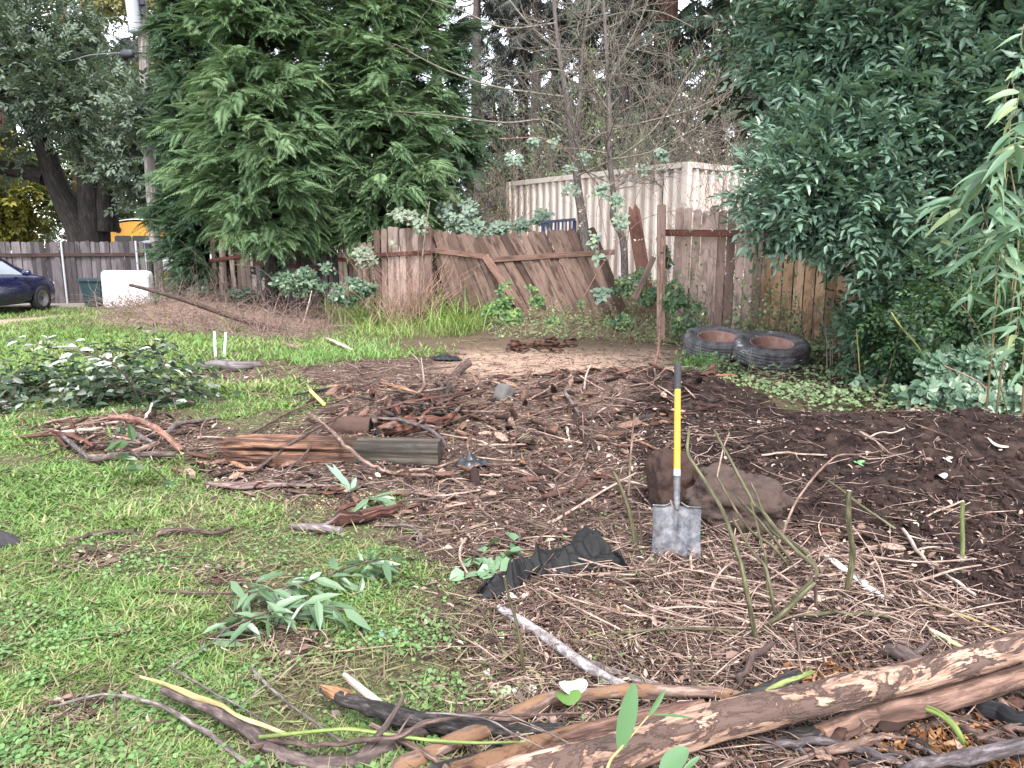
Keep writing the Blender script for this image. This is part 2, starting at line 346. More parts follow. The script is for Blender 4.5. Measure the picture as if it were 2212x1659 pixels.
# ------------------------------------------------------------ ground: one sheet out to the horizon
def ground():
    ys = [-12.0, -6, -3, -1, 0]; y = .6; st = .016
    while y < 200: ys.append(y); st = max(.016, (y-.6)*.0095+.012) if y < 40 else 8; y += st
    xs = [0.0]; x = 0.0
    while x < 130:
        st = .022 if x < 2.6 else .022+(x-2.6)*.035; x += st; xs.append(x)
    xs = np.array(sorted([-q for q in xs[1:]]+xs)); ys = np.array(ys)
    X, Y = np.meshgrid(xs, ys); Z = H(X, Y); V = np.stack([X, Y, Z], -1).reshape(-1, 3)
    n = len(xs); i = np.arange(len(ys)-1)[:, None]*n; j = np.arange(n-1)[None]
    Fq = np.stack([i+j, i+j+1, i+n+j+1, i+n+j], -1).reshape(-1, 4)
    t = NT('earth_and_litter'); p = t.new('NewGeometry').outputs['Position']
    z1 = t.new('SeparateXYZ'); t.put(z1.inputs[0], t.attr('z1')); z2 = t.new('SeparateXYZ'); t.put(z2.inputs[0], t.attr('z2')); z3 = t.new('SeparateXYZ'); t.put(z3.inputs[0], t.attr('z3'))
    n1 = t.noise(p, 9, 6, .7); n2 = t.noise(p, 45, 5, .7); n3 = t.noise(p, 1.3, 4); n4 = t.noise(p, 170, 3)
    soil = t.ramp(n2, [(.36, (.036, .03, .02)), (.5, (.085, .078, .042)), (.64, (.15, .145, .08))])
    mul = t.ramp(n2, [(.38, (.036, .024, .021)), (.5, (.115, .076, .063)), (.62, (.25, .178, .148))])
    mul = t.mix(t.ramp(n1, [(.45, 0.0), (.6, .75)]), mul, (.055, .034, .028))
    drt = t.ramp(n1, [(.38, (.009, .006, .006)), (.5, (.024, .0155, .0135)), (.64, (.05, .033, .028))])
    drt = t.mix(t.ramp(n4, [(.58, 0.0), (.75, .35)]), drt, (.09, .062, .05))
    stw = t.ramp(n2, [(.3, (.18, .12, .085)), (.55, (.36, .25, .19)), (.75, (.48, .36, .28))])
    grv = t.ramp(n4, [(.3, (.13, .115, .10)), (.6, (.24, .21, .19))])
    drv = t.ramp(n2, [(.3, (.26, .17, .13)), (.7, (.42, .31, .26))])
    col = t.mix(z1.outputs[2], soil, mul); col = t.mix(z1.outputs[1], col, stw); col = t.mix(z2.outputs[0], col, t.mix(.5, mul, stw))
    col = t.mix(z2.outputs[2], col, grv); col = t.mix(z3.outputs[0], col, drv); col = t.mix(z1.outputs[0], col, drt)
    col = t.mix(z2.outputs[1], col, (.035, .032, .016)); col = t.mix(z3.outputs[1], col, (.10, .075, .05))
    h = t.math('ADD', t.math('MULTIPLY', n1, 1.2), t.math('ADD', n2, t.math('MULTIPLY', n4, .4)))
    m = t.done(col, .95, t.bump(h, .55, .03), .12)
    mb = MB(); mb.add(V, Fq); g = mb.build('ground', m); tag(g, kind='structure')
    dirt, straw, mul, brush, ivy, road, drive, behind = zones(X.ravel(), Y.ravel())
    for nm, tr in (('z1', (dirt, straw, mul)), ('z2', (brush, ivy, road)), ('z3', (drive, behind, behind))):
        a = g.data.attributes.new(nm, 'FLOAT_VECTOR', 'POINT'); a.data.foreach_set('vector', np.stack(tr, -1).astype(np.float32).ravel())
ground()

# ------------------------------------------------------------ grass, clover, litter
def spread(N, y0, y1, power=1.0, wide=1.25):
    """ground points, thinning with distance"""
    u = RS.rand(N); d = y0*(y1/y0)**u if power == 1 else (y0**(1-power)+u*(y1**(1-power)-y0**(1-power)))**(1/(1-power))
    x = (RS.rand(N)*2-1)*(d*.70*wide+.7); return x, d
def onground(x, y, dz=0): return np.column_stack([x, y, H(x, y)+dz])
GRASS_C = ((.085, .17, .04), (.19, .32, .085), (.38, .35, .19))
def grass():
    mb = MB(); x, y = spread(800000, 1.75, 17, 1.6)
    dirt, straw, mul, brush, ivy, road, drive, behind = zones(x, y)
    cov = np.clip(1-np.maximum.reduce([dirt*1.2, straw, mul*1.05, brush*.9, ivy, road, drive*1.1, behind]), 0, 1)
    left = sstep(1.2, -.8, x-.10*y+.2); cov = cov*np.maximum(left, .0)
    clump = fbm(x*2.6+3, y*2.6, o=3); cov = cov*np.clip(.60+clump*1.1+fbm(x*11, y*11, o=2)*.9, .05, 1)
    k = RS.rand(len(x)) < cov; x, y, clump = x[k], y[k], clump[k]; N = len(x)
    d = np.hypot(x, y); tall = np.clip(.7+clump*1.2+fbm(x*.8, y*.8+9, o=2)*.9, .35, 2)
    L = (.022+.046*RS.rand(N)**1.6)*tall*np.clip(.85+d/10, .9, 1.6)
    az = RS.rand(N)*2*pi+fbm(x*3, y*3+40, o=2)*5; lean = .35+1.0*RS.rand(N)
    D = np.column_stack([np.cos(az)*lean, np.sin(az)*lean, np.ones(N)*.75]); Fr = frames(D, np.column_stack([-np.cos(az), -np.sin(az), np.full(N, .9)]))
    w = np.clip(.8+d*.16, 1, 2.6)*(.7+.6*RS.rand(N))
    rn = np.clip(RS.rand(N)*.65+.18+fbm(x*.9, y*.9, o=3)*.5, 0, 1); rn[RS.rand(N) < .10] = 1.0
    scatter(mb, bladeT(.075, .4), Fr, onground(x, y, -.004), np.column_stack([L*w, L, L]), rn)
    x, y = spread(150000, 8, 22, .4, 1.3); dirt, straw, mul, brush, ivy, road, drive, behind = zones(x, y)
    cov = np.clip(1-np.maximum.reduce([dirt, straw, mul*1.05, brush*.9, ivy, road, drive*1.1, behind]), 0, 1)*sstep(.5, -1.5, x)*np.clip(.75+fbm(x*1.5, y*1.5, o=3), .2, 1); k = RS.rand(len(x)) < cov; x, y = x[k], y[k]; N = len(x); L = .05+.11*RS.rand(N)
    az = RS.rand(N)*2*pi; D = np.column_stack([np.cos(az)*.6, np.sin(az)*.6, np.ones(N)*.8]); scatter(mb, bladeT(.14, .4), frames(D, np.column_stack([-np.cos(az), -np.sin(az), np.full(N, .9)])), onground(x, y, -.004), L, np.clip(RS.rand(N)*.6+.35+fbm(x*.5, y*.5, o=2)*.4, 0, 1))
    g = mb.build('grass', leafM('grass_blades', *GRASS_C, rough=.55, transl=.25, spec=.25)); tag(g, kind='stuff')
    x, y = spread(85000, 1.75, 10, 1.6); dirt, straw, mul, brush, ivy, road, drive, behind = zones(x, y); cov = np.clip(1-np.maximum.reduce([dirt, straw, mul*.7, ivy, road]), 0, 1)*sstep(1.7, -.3, x-.1*y)*np.clip(.45+fbm(x*2.2+20, y*2.2, o=3)*1.3, .05, 1)
    k = RS.rand(len(x)) < cov; x, y = x[k], y[k]; N = len(x); mb = MB(); L = .03+.09*RS.rand(N)**1.5; scatter(mb, bladeT(.045, .12), frames(np.column_stack([RS.randn(N), RS.randn(N), .1+.3*RS.rand(N)]), np.column_stack([RS.randn(N)*.3, RS.randn(N)*.3, np.ones(N)])), onground(x, y, .002)+np.column_stack([0*x, 0*x, .03*RS.rand(N)]), np.column_stack([L*(1+.1*y), L, L]), RS.rand(N))
    tag(mb.build('thatch', leafM('dry_thatch', (.10, .085, .045), (.29, .26, .145), (.2, .27, .10), rough=.7, transl=.1, spec=.15)), kind='stuff')
    # clover and small round weeds between the blades
    mb = MB(); x, y = spread(200000, 1.75, 9, 1.8); dirt, straw, mul, brush, ivy, road, drive, behind = zones(x, y)
    cov = np.clip(1-np.maximum.reduce([dirt, straw, mul*.93, brush, ivy, road]), 0, 1)*sstep(1.6, -.4, x-.10*y)*np.clip(.15+fbm(x*3.1+8, y*3.1, o=3)*1.9, .02, 1)
    k = RS.rand(len(x)) < cov; x, y = x[k], y[k]; N = len(x)
    an = np.linspace(0, 2*pi, 7)[:-1]; T = (np.column_stack([np.cos(an)*.5, np.sin(an)*.5+.5, .08*np.cos(2*an)]), [np.array([[0, 1, 2, 3, 4, 5]])])
    Fr = frames(np.column_stack([RS.randn(N), RS.randn(N), RS.randn(N)*.35]), np.column_stack([RS.randn(N)*.4, RS.randn(N)*.4, np.ones(N)]))
    scatter(mb, T, Fr, onground(x, y, .012+.02*0)+np.column_stack([np.zeros(N), np.zeros(N), RS.rand(N)*.025]), .009+.013*RS.rand(N), np.clip(RS.rand(N)*.85, 0, 1))
    g = mb.build('clover', leafM('clover_leaves', (.085, .175, .055), (.175, .30, .10), rough=.5, transl=.2)); tag(g, kind='stuff')
grass()
def litter():
    """twigs, leaf scraps and chips lying over the cleared ground"""
    def sticks(name, N, y0, y1, power, lens, rad, wt, cols, hump=.03, seed=0, spanx=1.25):
        mb = MB(); x, y = spread(N, y0, y1, power, spanx); cov = wt(x, y); k = RS.rand(N) < cov; x, y = x[k], y[k]; n = len(x)
        L = lens[0]+(lens[1]-lens[0])*RS.rand(n)**2.2; az = RS.rand(n)*2*pi+fbm(x*1.2, y*1.2, o=2)*2; d = np.hypot(x, y)
        r = (rad[0]+(rad[1]-rad[0])*RS.rand(n)**2)*np.clip(.75+d*.07, .8, 1.7)
        a = np.linspace(0, 2*pi, 4)[:-1]; S = 4; yy = np.repeat(np.linspace(-.5, .5, S), 3); T = np.column_stack([np.tile(np.cos(a), S), yy, np.tile(np.sin(a), S)])
        i = np.arange(S-1)[:, None]*3; j = np.arange(3)[None]; q = (j+1) % 3; Fq = np.stack([i+j, i+q, i+3+q, i+3+j], -1).reshape(-1, 4)
        D = np.column_stack([np.cos(az), np.sin(az), RS.randn(n)*.14]); Fr = frames(D, np.column_stack([RS.randn(n)*.3, RS.randn(n)*.3, np.ones(n)]))
        bend = RS.randn(n)*.14; V = T[None]*np.stack([r, L, r], -1)[:, None]
        V[..., 0] += (bend*L)[:, None]*(1-4*yy*yy)[None]+(RS.randn(n, S)*.025).repeat(3, 1)*L[:, None]; V[..., 2] += (RS.randn(n)*.05*L)[:, None]*(1-4*yy*yy)[None]
        P = np.einsum('nij,nkj->nki', Fr, V)+onground(x, y, 0)[:, None]; P[..., 2] += (r+hump*RS.rand(n)**2)[:, None]
        P[..., 2] = np.maximum(P[..., 2], H(P[..., 0], P[..., 1])+.003)
        off = (np.arange(n)*len(T))[:, None, None]; tc = T[None]*np.stack([r, L, r], -1)[:, None]+RS.rand(n, 1, 3)*20
        tc = tc[..., [0, 2, 1]]; mb.add(P.reshape(-1, 3), (Fq[None]+off).reshape(-1, 4), tc.reshape(-1, 3), np.repeat(RS.rand(n), len(T)))
        o = mb.build(name, cols); tag(o, kind='stuff')
    pale = barkM('dry_cane', (.10, .062, .05), (.31, .215, .172), (.56, .43, .36), sc=160, stretch=.06, bump=.2, dist=.002)
    dark = barkM('damp_twig', (.03, .019, .016), (.10, .062, .05), (.24, .16, .13), sc=140, stretch=.08, bump=.3, dist=.002)
    def wm(x, y):
        dirt, straw, mul, brush, ivy, road, drive, behind = zones(x, y); return np.clip(mul*(1-.8*dirt)+.22*dirt+straw*.5+brush*.8+.02, 0, 1)*(1-.7*road)
    wl = lambda x, y: wm(x, y)*(.18+.82*sstep(-.22, .28, fbm(x*2.4+7, y*2.4, o=3)))
    hot = polyXY([(1430,1130),(1800,1150),(2150,1330),(1900,1480),(1500,1500),(1250,1420),(1280,1200)])
    def wc(x, y):
        return np.clip(sstep(-.35, .3, sdpoly(x, y, hot)+wob(x, y)*.6), 0, 1)*(.2+.75*sstep(-.2, .3, fbm(x*3+1, y*3, o=3)))
    sticks('twig_litter', 38000, 1.8, 14, 1.55, (.03, .38), (.0014, .0048), wm, dark)
    sticks('dry_stem_litter', 38000, 1.8, 14, 1.55, (.03, .42), (.0013, .0036), wl, pale)
    sticks('cut_cane_litter', 9000, 2.0, 5.2, 1.3, (.12, .62), (.0018, .0042), wc, pale, .05, spanx=1.1)
    # leaf scraps, bark flakes and chips
    mb = MB(); x, y = spread(46000, 1.8, 14, 1.6); dirt, straw, mul, brush, ivy, road, drive, behind = zones(x, y)
    k = RS.rand(len(x)) < np.clip(mul*(1-.75*dirt)+.38*dirt+straw*.8+brush+.02, 0, 1)*(1-.8*road); x, y = x[k], y[k]; N = len(x)
    Fr = frames(np.column_stack([RS.randn(N), RS.randn(N), RS.randn(N)*.35]), np.column_stack([RS.randn(N)*.55, RS.randn(N)*.55, np.ones(N)]))
    s = .012+.05*RS.rand(N)**2.2; scatter(mb, leafT(.42, .25, .2), Fr, onground(x, y, .008)+np.column_stack([0*x, 0*x, RS.rand(N)*.02]), np.column_stack([s*(.5+.9*RS.rand(N)), s, s]), RS.rand(N))
    m = NT('fallen_scraps'); c = m.ramp(m.attr('rnd', 'Fac'), [(0, (.035, .022, .018)), (.35, (.10, .06, .048)), (.7, (.23, .15, .12)), (.88, (.40, .30, .25)), (.985, (.5, .42, .36)), (1, (.33, .14, .05))])
    o = mb.build('leaf_litter', m.done(c, .8, spec=.2)); tag(o, kind='stuff')
    # splintered bark and rotten wood rubble
    mb = MB(); x, y = spread(30000, 1.9, 10.5, 1.25, 1.05); w = 0*x
    for Pn, a, sf in ((polyXY([(1000, 830), (1450, 812), (1560, 850), (1480, 930), (1340, 1010), (1000, 990)]), 1.0, .3), (polyXY([(430, 1010), (960, 1020), (1330, 990), (1330, 1100), (900, 1110), (640, 1075), (400, 1060)]), .5, .2), (polyXY([(690, 850), (1000, 830), (1010, 940), (700, 950)]), .9, .15),
        (polyXY([(60, 930), (300, 900), (480, 915), (400, 990), (100, 990)]), .75, .12), (polyXY([(1640, 1600), (2300, 1480), (2400, 1720), (1500, 1760)]), .7, .1), (polyXY([(1650, 1130), (1860, 1110), (1900, 1200), (1700, 1190)]), .6, .1), (polyXY([(1020, 735), (1320, 728), (1300, 752), (1060, 752)]), .95, .3)): w = np.maximum(w, a*sstep(-sf, sf, sdpoly(x, y, Pn)+wob(x, y)*.35))  # rubble below the peeling log is added to darken its shadowed gaps
    k = RS.rand(len(x)) < w*(.25+.75*sstep(-.15, .25, fbm(x*5, y*5, o=2))); x, y = x[k], y[k]; N = len(x); R1 = MB(); rock(R1, (0, 0, 0), (.16, .5, .07), seed=5, amp=.35, nu=8, nv=6, fr=3); T = (R1.v[0], [R1.f[0]])
    s = (.02+.19*RS.rand(N)**2.6)*np.clip(.6+y*.09, .7, 1.3); D = np.column_stack([RS.randn(N), RS.randn(N)*.6, RS.randn(N)*.28]); scatter(mb, T, frames(D, np.column_stack([RS.randn(N)*.5, RS.randn(N)*.5, np.ones(N)])), onground(x, y, .008)+np.column_stack([0*x, 0*x, .05*RS.rand(N)**2]), s, RS.rand(N))
    m = NT('wood_rubble'); n_ = m.noise(m.attr('tc'), 60, 4, .7); c = m.ramp(m.attr('rnd', 'Fac'), [(0, (.018, .012, .011)), (.4, (.05, .028, .022)), (.65, (.10, .05, .038)), (.85, (.20, .12, .09)), (.95, (.34, .24, .19)), (1, (.28, .12, .05))]); c = m.mix(m.ramp(n_, [(.45, 0.0), (.6, .7)]), c, (.03, .02, .017))
    o = mb.build('bark_rubble', m.done(c, .9, spec=.15)); tag(o, kind='stuff')
    # clods and crumbs of dark earth
    mb = MB(); x, y = spread(22000, 2.6, 9, 1.4); dirt = zones(x, y)[0]; k = RS.rand(len(x)) < dirt*.9; x, y = x[k], y[k]; N = len(x)
    R1 = MB(); rock(R1, (0, 0, 0), (1, .8, .6), seed=3, amp=.6, nu=9, nv=7, fr=2.5); T = (R1.v[0], [R1.f[0]])
    scatter(mb, T, frames(rdir(N), rdir(N)), onground(x, y, .0), .004+.045*RS.rand(N)**4, RS.rand(N))
    o = mb.build('earth_clods', plainM('dark_earth', (.034, .022, .019), .95, var=.4, sc=60, spec=.1), smooth=False); tag(o, kind='stuff')
litter()
# ------------------------------------------------------------ fences
GREY = lambda: plankM('weathered_grey_boards', (.032, .028, .03), (.08, .07, .074), (.15, .13, .136))
TAN = lambda: plankM('pale_tan_boards', (.07, .05, .042), (.18, .13, .11), (.33, .26, .22))
BRN = lambda: plankM('brown_boards', (.028, .018, .014), (.098, .063, .05), (.195, .135, .108), sc=18)
PINK = lambda: plankM('sun_bleached_boards', (.085, .054, .047), (.22, .15, .13), (.40, .30, .265), moss=(.12, .11, .07))
RUST = lambda: plankM('rust_brown_timber', (.04, .018, .015), (.10, .042, .034), (.18, .085, .068))
def board(mb, base, up, side, w, h, t=.018, ear=.035, rn=None):
    nz = nrm(np.cross(side, up)); e = ear if ear else .001
    jag = (RS.rand()-.5)*.03
    prism(mb, [(-w/2, 0), (w/2, 0), (w/2, h-e+jag), (w/2-e*.8, h+jag), (-w/2+e*.8, h), (-w/2, h-e)], base, side, up, nz, t, RS.rand() if rn is None else rn)
def run(parent, name, A, B, h, w, mat, gap=.008, lean=0.0, jig=.03, ear=.035, tilt=0.0, hj=.03, skip=()):
    """boards from ground point A to B; lean slants them along the run, tilt tips them over"""
    A, B = np.asarray(A, float), np.asarray(B, float); d = B-A; L = np.linalg.norm(d[:2]); s = nrm([d[0], d[1], 0]); f = nrm(np.cross(s, [0, 0, 1.0]))
    n = int(L/(w+gap)); mb = MB()
    for i in range(n):
        if i in skip: continue
        p = A+d*((i+.5)/n); l = lean+RS.randn()*jig*.5; up = nrm(np.array([0, 0, 1.0])*cos(l)+s*sin(l)-f*sin(tilt+RS.randn()*.012))
        sd = nrm(s-up*np.dot(s, up)); board(mb, p+f*RS.randn()*.005, up, sd, w*(.96+.06*RS.rand()), h+RS.randn()*hj, ear=ear)
    return mb.build(name, mat, parent, smooth=False)
def bar(parent, name, A, B, w, d, mat, rn=.5, roll=0.0):
    """a straight timber of section w (across) by d (in depth) from A to B"""
    A, B = np.asarray(A, float), np.asarray(B, float); z = nrm(B-A); y = np.array([0, 1.0, 0]); x = nrm(np.cross(y, z)); y = np.cross(z, x)
    mb = MB(); L = np.linalg.norm(B-A); x2 = x*cos(roll)+y*sin(roll); y2 = y*cos(roll)-x*sin(roll)
    b = min(w, d)*.12; pts = [(-w/2+b, -d/2), (w/2-b, -d/2), (w/2, -d/2+b), (w/2, d/2-b), (w/2-b, d/2), (-w/2+b, d/2), (-w/2, d/2-b), (-w/2, -d/2+b)]
    o = RS.rand()*30; V = np.array(pts); n = 8
    P = np.vstack([A+V[:, :1]*x2+V[:, 1:]*y2, B+V[:, :1]*x2+V[:, 1:]*y2]); tc = np.vstack([np.column_stack([V+o, np.zeros(n)]), np.column_stack([V+o, np.full(n, L)])])
    j = np.arange(n); mb.add(P, [np.stack([j, (j+1) % n, (j+1) % n+n, j+n], -1), np.arange(n)[None, ::-1].copy(), np.arange(n, 2*n)[None].copy()], tc, rn)
    return mb.build(name, mat, parent, smooth=False)
def fences():
    A = HZ(PD(-420, 650, 22.4)); B = HZ(PD(322, 650, 21.6))
    f = thing('board_fence', 'long grey weathered board fence behind the blue car and white mattress', 'fence', (A+B)/2)
    top = 1.78-A[2]; run(f, 'boards', A, B, top, .145, GREY(), jig=.008, hj=.012, gap=.003)
    nrmf = nrm(np.cross(nrm(B-A), [0, 0, 1.0])); up = np.array([0, 0, 1.0])
    bar(f, 'rail', A+up*(top-.42)+nrmf*.05, B+up*(top-.36)+nrmf*.05, .10, .05, plankM('dark_rail', (.022, .013, .012), (.05, .03, .027), (.09, .06, .052)))
    for x in (-250, 155, 309):
        p = A+(B-A)*((x+420)/742); m = MB(); tube(m, [p+nrmf*.10-up*.1, p+nrmf*.10+up*(top+.02)], .03, 8, wob=0, per=2); m.build('post', plainM('galvanised_post', (.42, .42, .45), .5, .3), f)
    bar(f, 'corner_post', B+np.array([.12, 0, -.1]), B+np.array([.12, 0, top-.05]), .14, .14, plankM('dark_post', (.02, .018, .018), (.045, .04, .042), (.08, .07, .075)))
    # the broken runs of fence under and beside the cypresses
    def sec(label, xa, xb, ytop, Ya, Yb, mat, w=.145, lean=0.0, jig=.03, rail=None, railmat=None, posts=(), skip=(), hj=.03, name='fence_run', drop=0):
        A = HZ(PD(xa, 640, Ya)); B = HZ(PD(xb, 640, Yb)); zt = PD((xa+xb)/2, ytop, (Ya+Yb)/2)[2]
        f = thing(name, label, 'fence', (A+B)/2); h = zt-(A[2]+B[2])/2
        A[2] -= .04; B[2] -= .04; run(f, 'boards', A, B, h+.04, w, mat, lean=lean, jig=jig, skip=skip, hj=hj)
        n = nrm(np.cross(nrm(B-A), [0, 0, 1.0])); up = np.array([0, 0, 1.0])
        if rail: bar(f, 'rail', A+up*rail*h+n*.05, B+up*rail*h+n*.05, .085, .045, railmat or RUST())
        for p in posts:
            q = A+(B-A)*p; bar(f, 'post', q+n*.09-up*.05, q+n*.09+up*(h*.88), .085, .085, TAN())
        return f
    sec('gappy pale boards standing crooked left of the cypress trunks', 462, 548, 506, 18.6, 18.0, TAN(), w=.15, jig=.09, skip=(3,), rail=.7)
    sec('shadowed grey fence boards half hidden under the cypress boughs', 556, 735, 532, 18.0, 17.0, GREY(), rail=.72, skip=(1,), jig=.02)
    sec('short run of pale boards with dark rail between cypress and straight tan boards', 735, 808, 522, 17.0, 16.2, TAN(), rail=.78, posts=(.93,), jig=.02)
    sec('upright tan boards hung with dry bramble stems beside the slumped panel', 812, 935, 490, 16.2, 15.6, PINK(), w=.15, rail=.74, jig=.02, hj=.02)
    # two slumped panels
    def slump(label, TL, TR, BL, BR, Y0, Y1, tip, nb, rail, brace=None):
        tl, tr, bl, br = PD(*TL, Y0+tip), PD(*TR, Y1+tip), PD(*BL, Y0), PD(*BR, Y1)
        f = thing('slumped_fence_panel', label, 'fence panel', (bl+br)/2); mb = MB()
        for i in range(nb):
            a, b = (i+.5)/nb, (i+.5)/nb; p = bl+(br-bl)*a; q = tl+(tr-tl)*b+RS.randn(3)*.008; up = nrm(q-p); h = np.linalg.norm(q-p)
            side = nrm((br-bl)-up*np.dot(br-bl, up)); w = abs(np.dot((br-bl)/nb, side))*(1.16 if i % 2 else 1.08)
            nz = nrm(np.cross(side, up)); board(mb, p-up*.10+nz*(.034 if i % 2 else 0)+nz*RS.rand()*.008, up, side, w, h+.10+RS.randn()*.012, t=.02, ear=.045)
        mb.build('boards', BRN(), f, smooth=False)
        n = -nrm(np.cross(br-bl, tl-bl)); n = n if n[1] < 0 else -n
        ra, rb = rail; R0 = PD(*ra, Y0+tip*.7)+n*.07; R1 = PD(*rb, Y1+tip*.7)+n*.07
        bar(f, 'rail', R0, R1, .105, .05, plankM('tan_rail', (.06, .033, .026), (.15, .09, .07), (.26, .17, .14)))
        if brace:
            a, b = brace; bar(f, 'post', PD(*a, Y0+tip*.65)+n*.12, PD(*b, Y0-.02)+n*.12, .16, .07, plankM('tan_rail', (), (), ()))
    slump('brown slumped fence panel with a tan rail, between upright boards and the tipped panel', (926, 497), (1040, 512), (968, 652), (1118, 684), 15.6, 15.0, .25, 8, ((938, 541), (1062, 556)))
    slump('tipped brown fence panel with sagging top rail and slanted post', (1034, 509), (1284, 494), (1142, 694), (1352, 668), 14.9, 14.7, .55, 12, ((1058, 563), (1328, 546)), ((1050, 556), (1142, 690)))
    # right hand fence
    A = HZ(PD(1448, 690, 13.2)); B = HZ(PD(1640, 690, 12.5)); C = HZ(PD(1850, 700, 11.9)); up = np.array([0, 0, 1.0])
    f = thing('ivy_fence', 'pale upright fence with red-brown top rail, ivy climbing it behind the tyres', 'fence', (A+B)/2)
    zt = PD(1540, 452, 12.8)[2]; A[2] -= .05; B[2] -= .05; C[2] -= .05
    run(f, 'boards', A, B, zt-A[2], .142, PINK(), jig=.012, hj=.05)
    run(f, 'boards', B, C, PD(1740, 548, 12.2)[2]-B[2], .15, plankM('orange_tan_boards', (.17, .095, .058), (.40, .245, .155), (.52, .36, .245), moss=(.09, .085, .03)), jig=.012)
    n = nrm(np.cross(nrm(B-A), up)); bar(f, 'rail', PD(1440, 503, 13.1)+n*.06, PD(1645, 505, 12.4)+n*.06, .115, .05, RUST())
    p = PD(1428, 722, 12.6)
    g = thing('split_post', 'grey split fence post with a diagonal stay, by the rusty pipe', 'post', p)
    bar(g, 'upright', p-up*.1, PD(1429, 443, 12.9), .135, .10, PINK()); bar(g, 'stay', PD(1412, 555, 12.95), PD(1372, 645, 13.2), .09, .05, TAN())
    m = MB(); a = PD(1392, 600, 14.0); b = PD(1368, 455, 14.0); s = nrm(np.cross(nrm(b-a), [0, 1.0, 0]))
    prism(m, [(-.12, -.6), (.12, -.6), (.12, 1.1), (.05, 1.34), (.0, 1.25), (-.06, 1.36), (-.12, 1.25)], a, s, nrm(b-a), np.array([0, 1.0, 0]), .07)
    tag(m.build('broken_post', plankM('red_post', (.05, .025, .02), (.13, .066, .054), (.24, .14, .115)), org=a, smooth=False), 'red-brown broken wooden post leaning before the white container', 'post')
    m = MB(); b = PG(1410, 817); pts = [b-[0, 0, .05], PD(1416, 780, 9.15), PD(1423, 745, 9.25), PD(1428, 620, 9.35), PD(1431, 505, 9.4)]
    g = thing('rusty_pipe', 'tall thin rusty pipe standing upright before the ivy fence', 'pipe', b)
    tube(m, pts, .021, 10, wob=.05, per=6); m.build('tube', plainM('rust', (.10, .05, .037), .8, .0, .35, 60, dirt=(.2, .13, .1)), g)
    m = MB(); tube(m, [PD(1430, 545, 9.37), PD(1430.5, 520, 9.39)], .03, 12, wob=.03, per=3); m.build('collar', plainM('rust', ()), g)
fences()

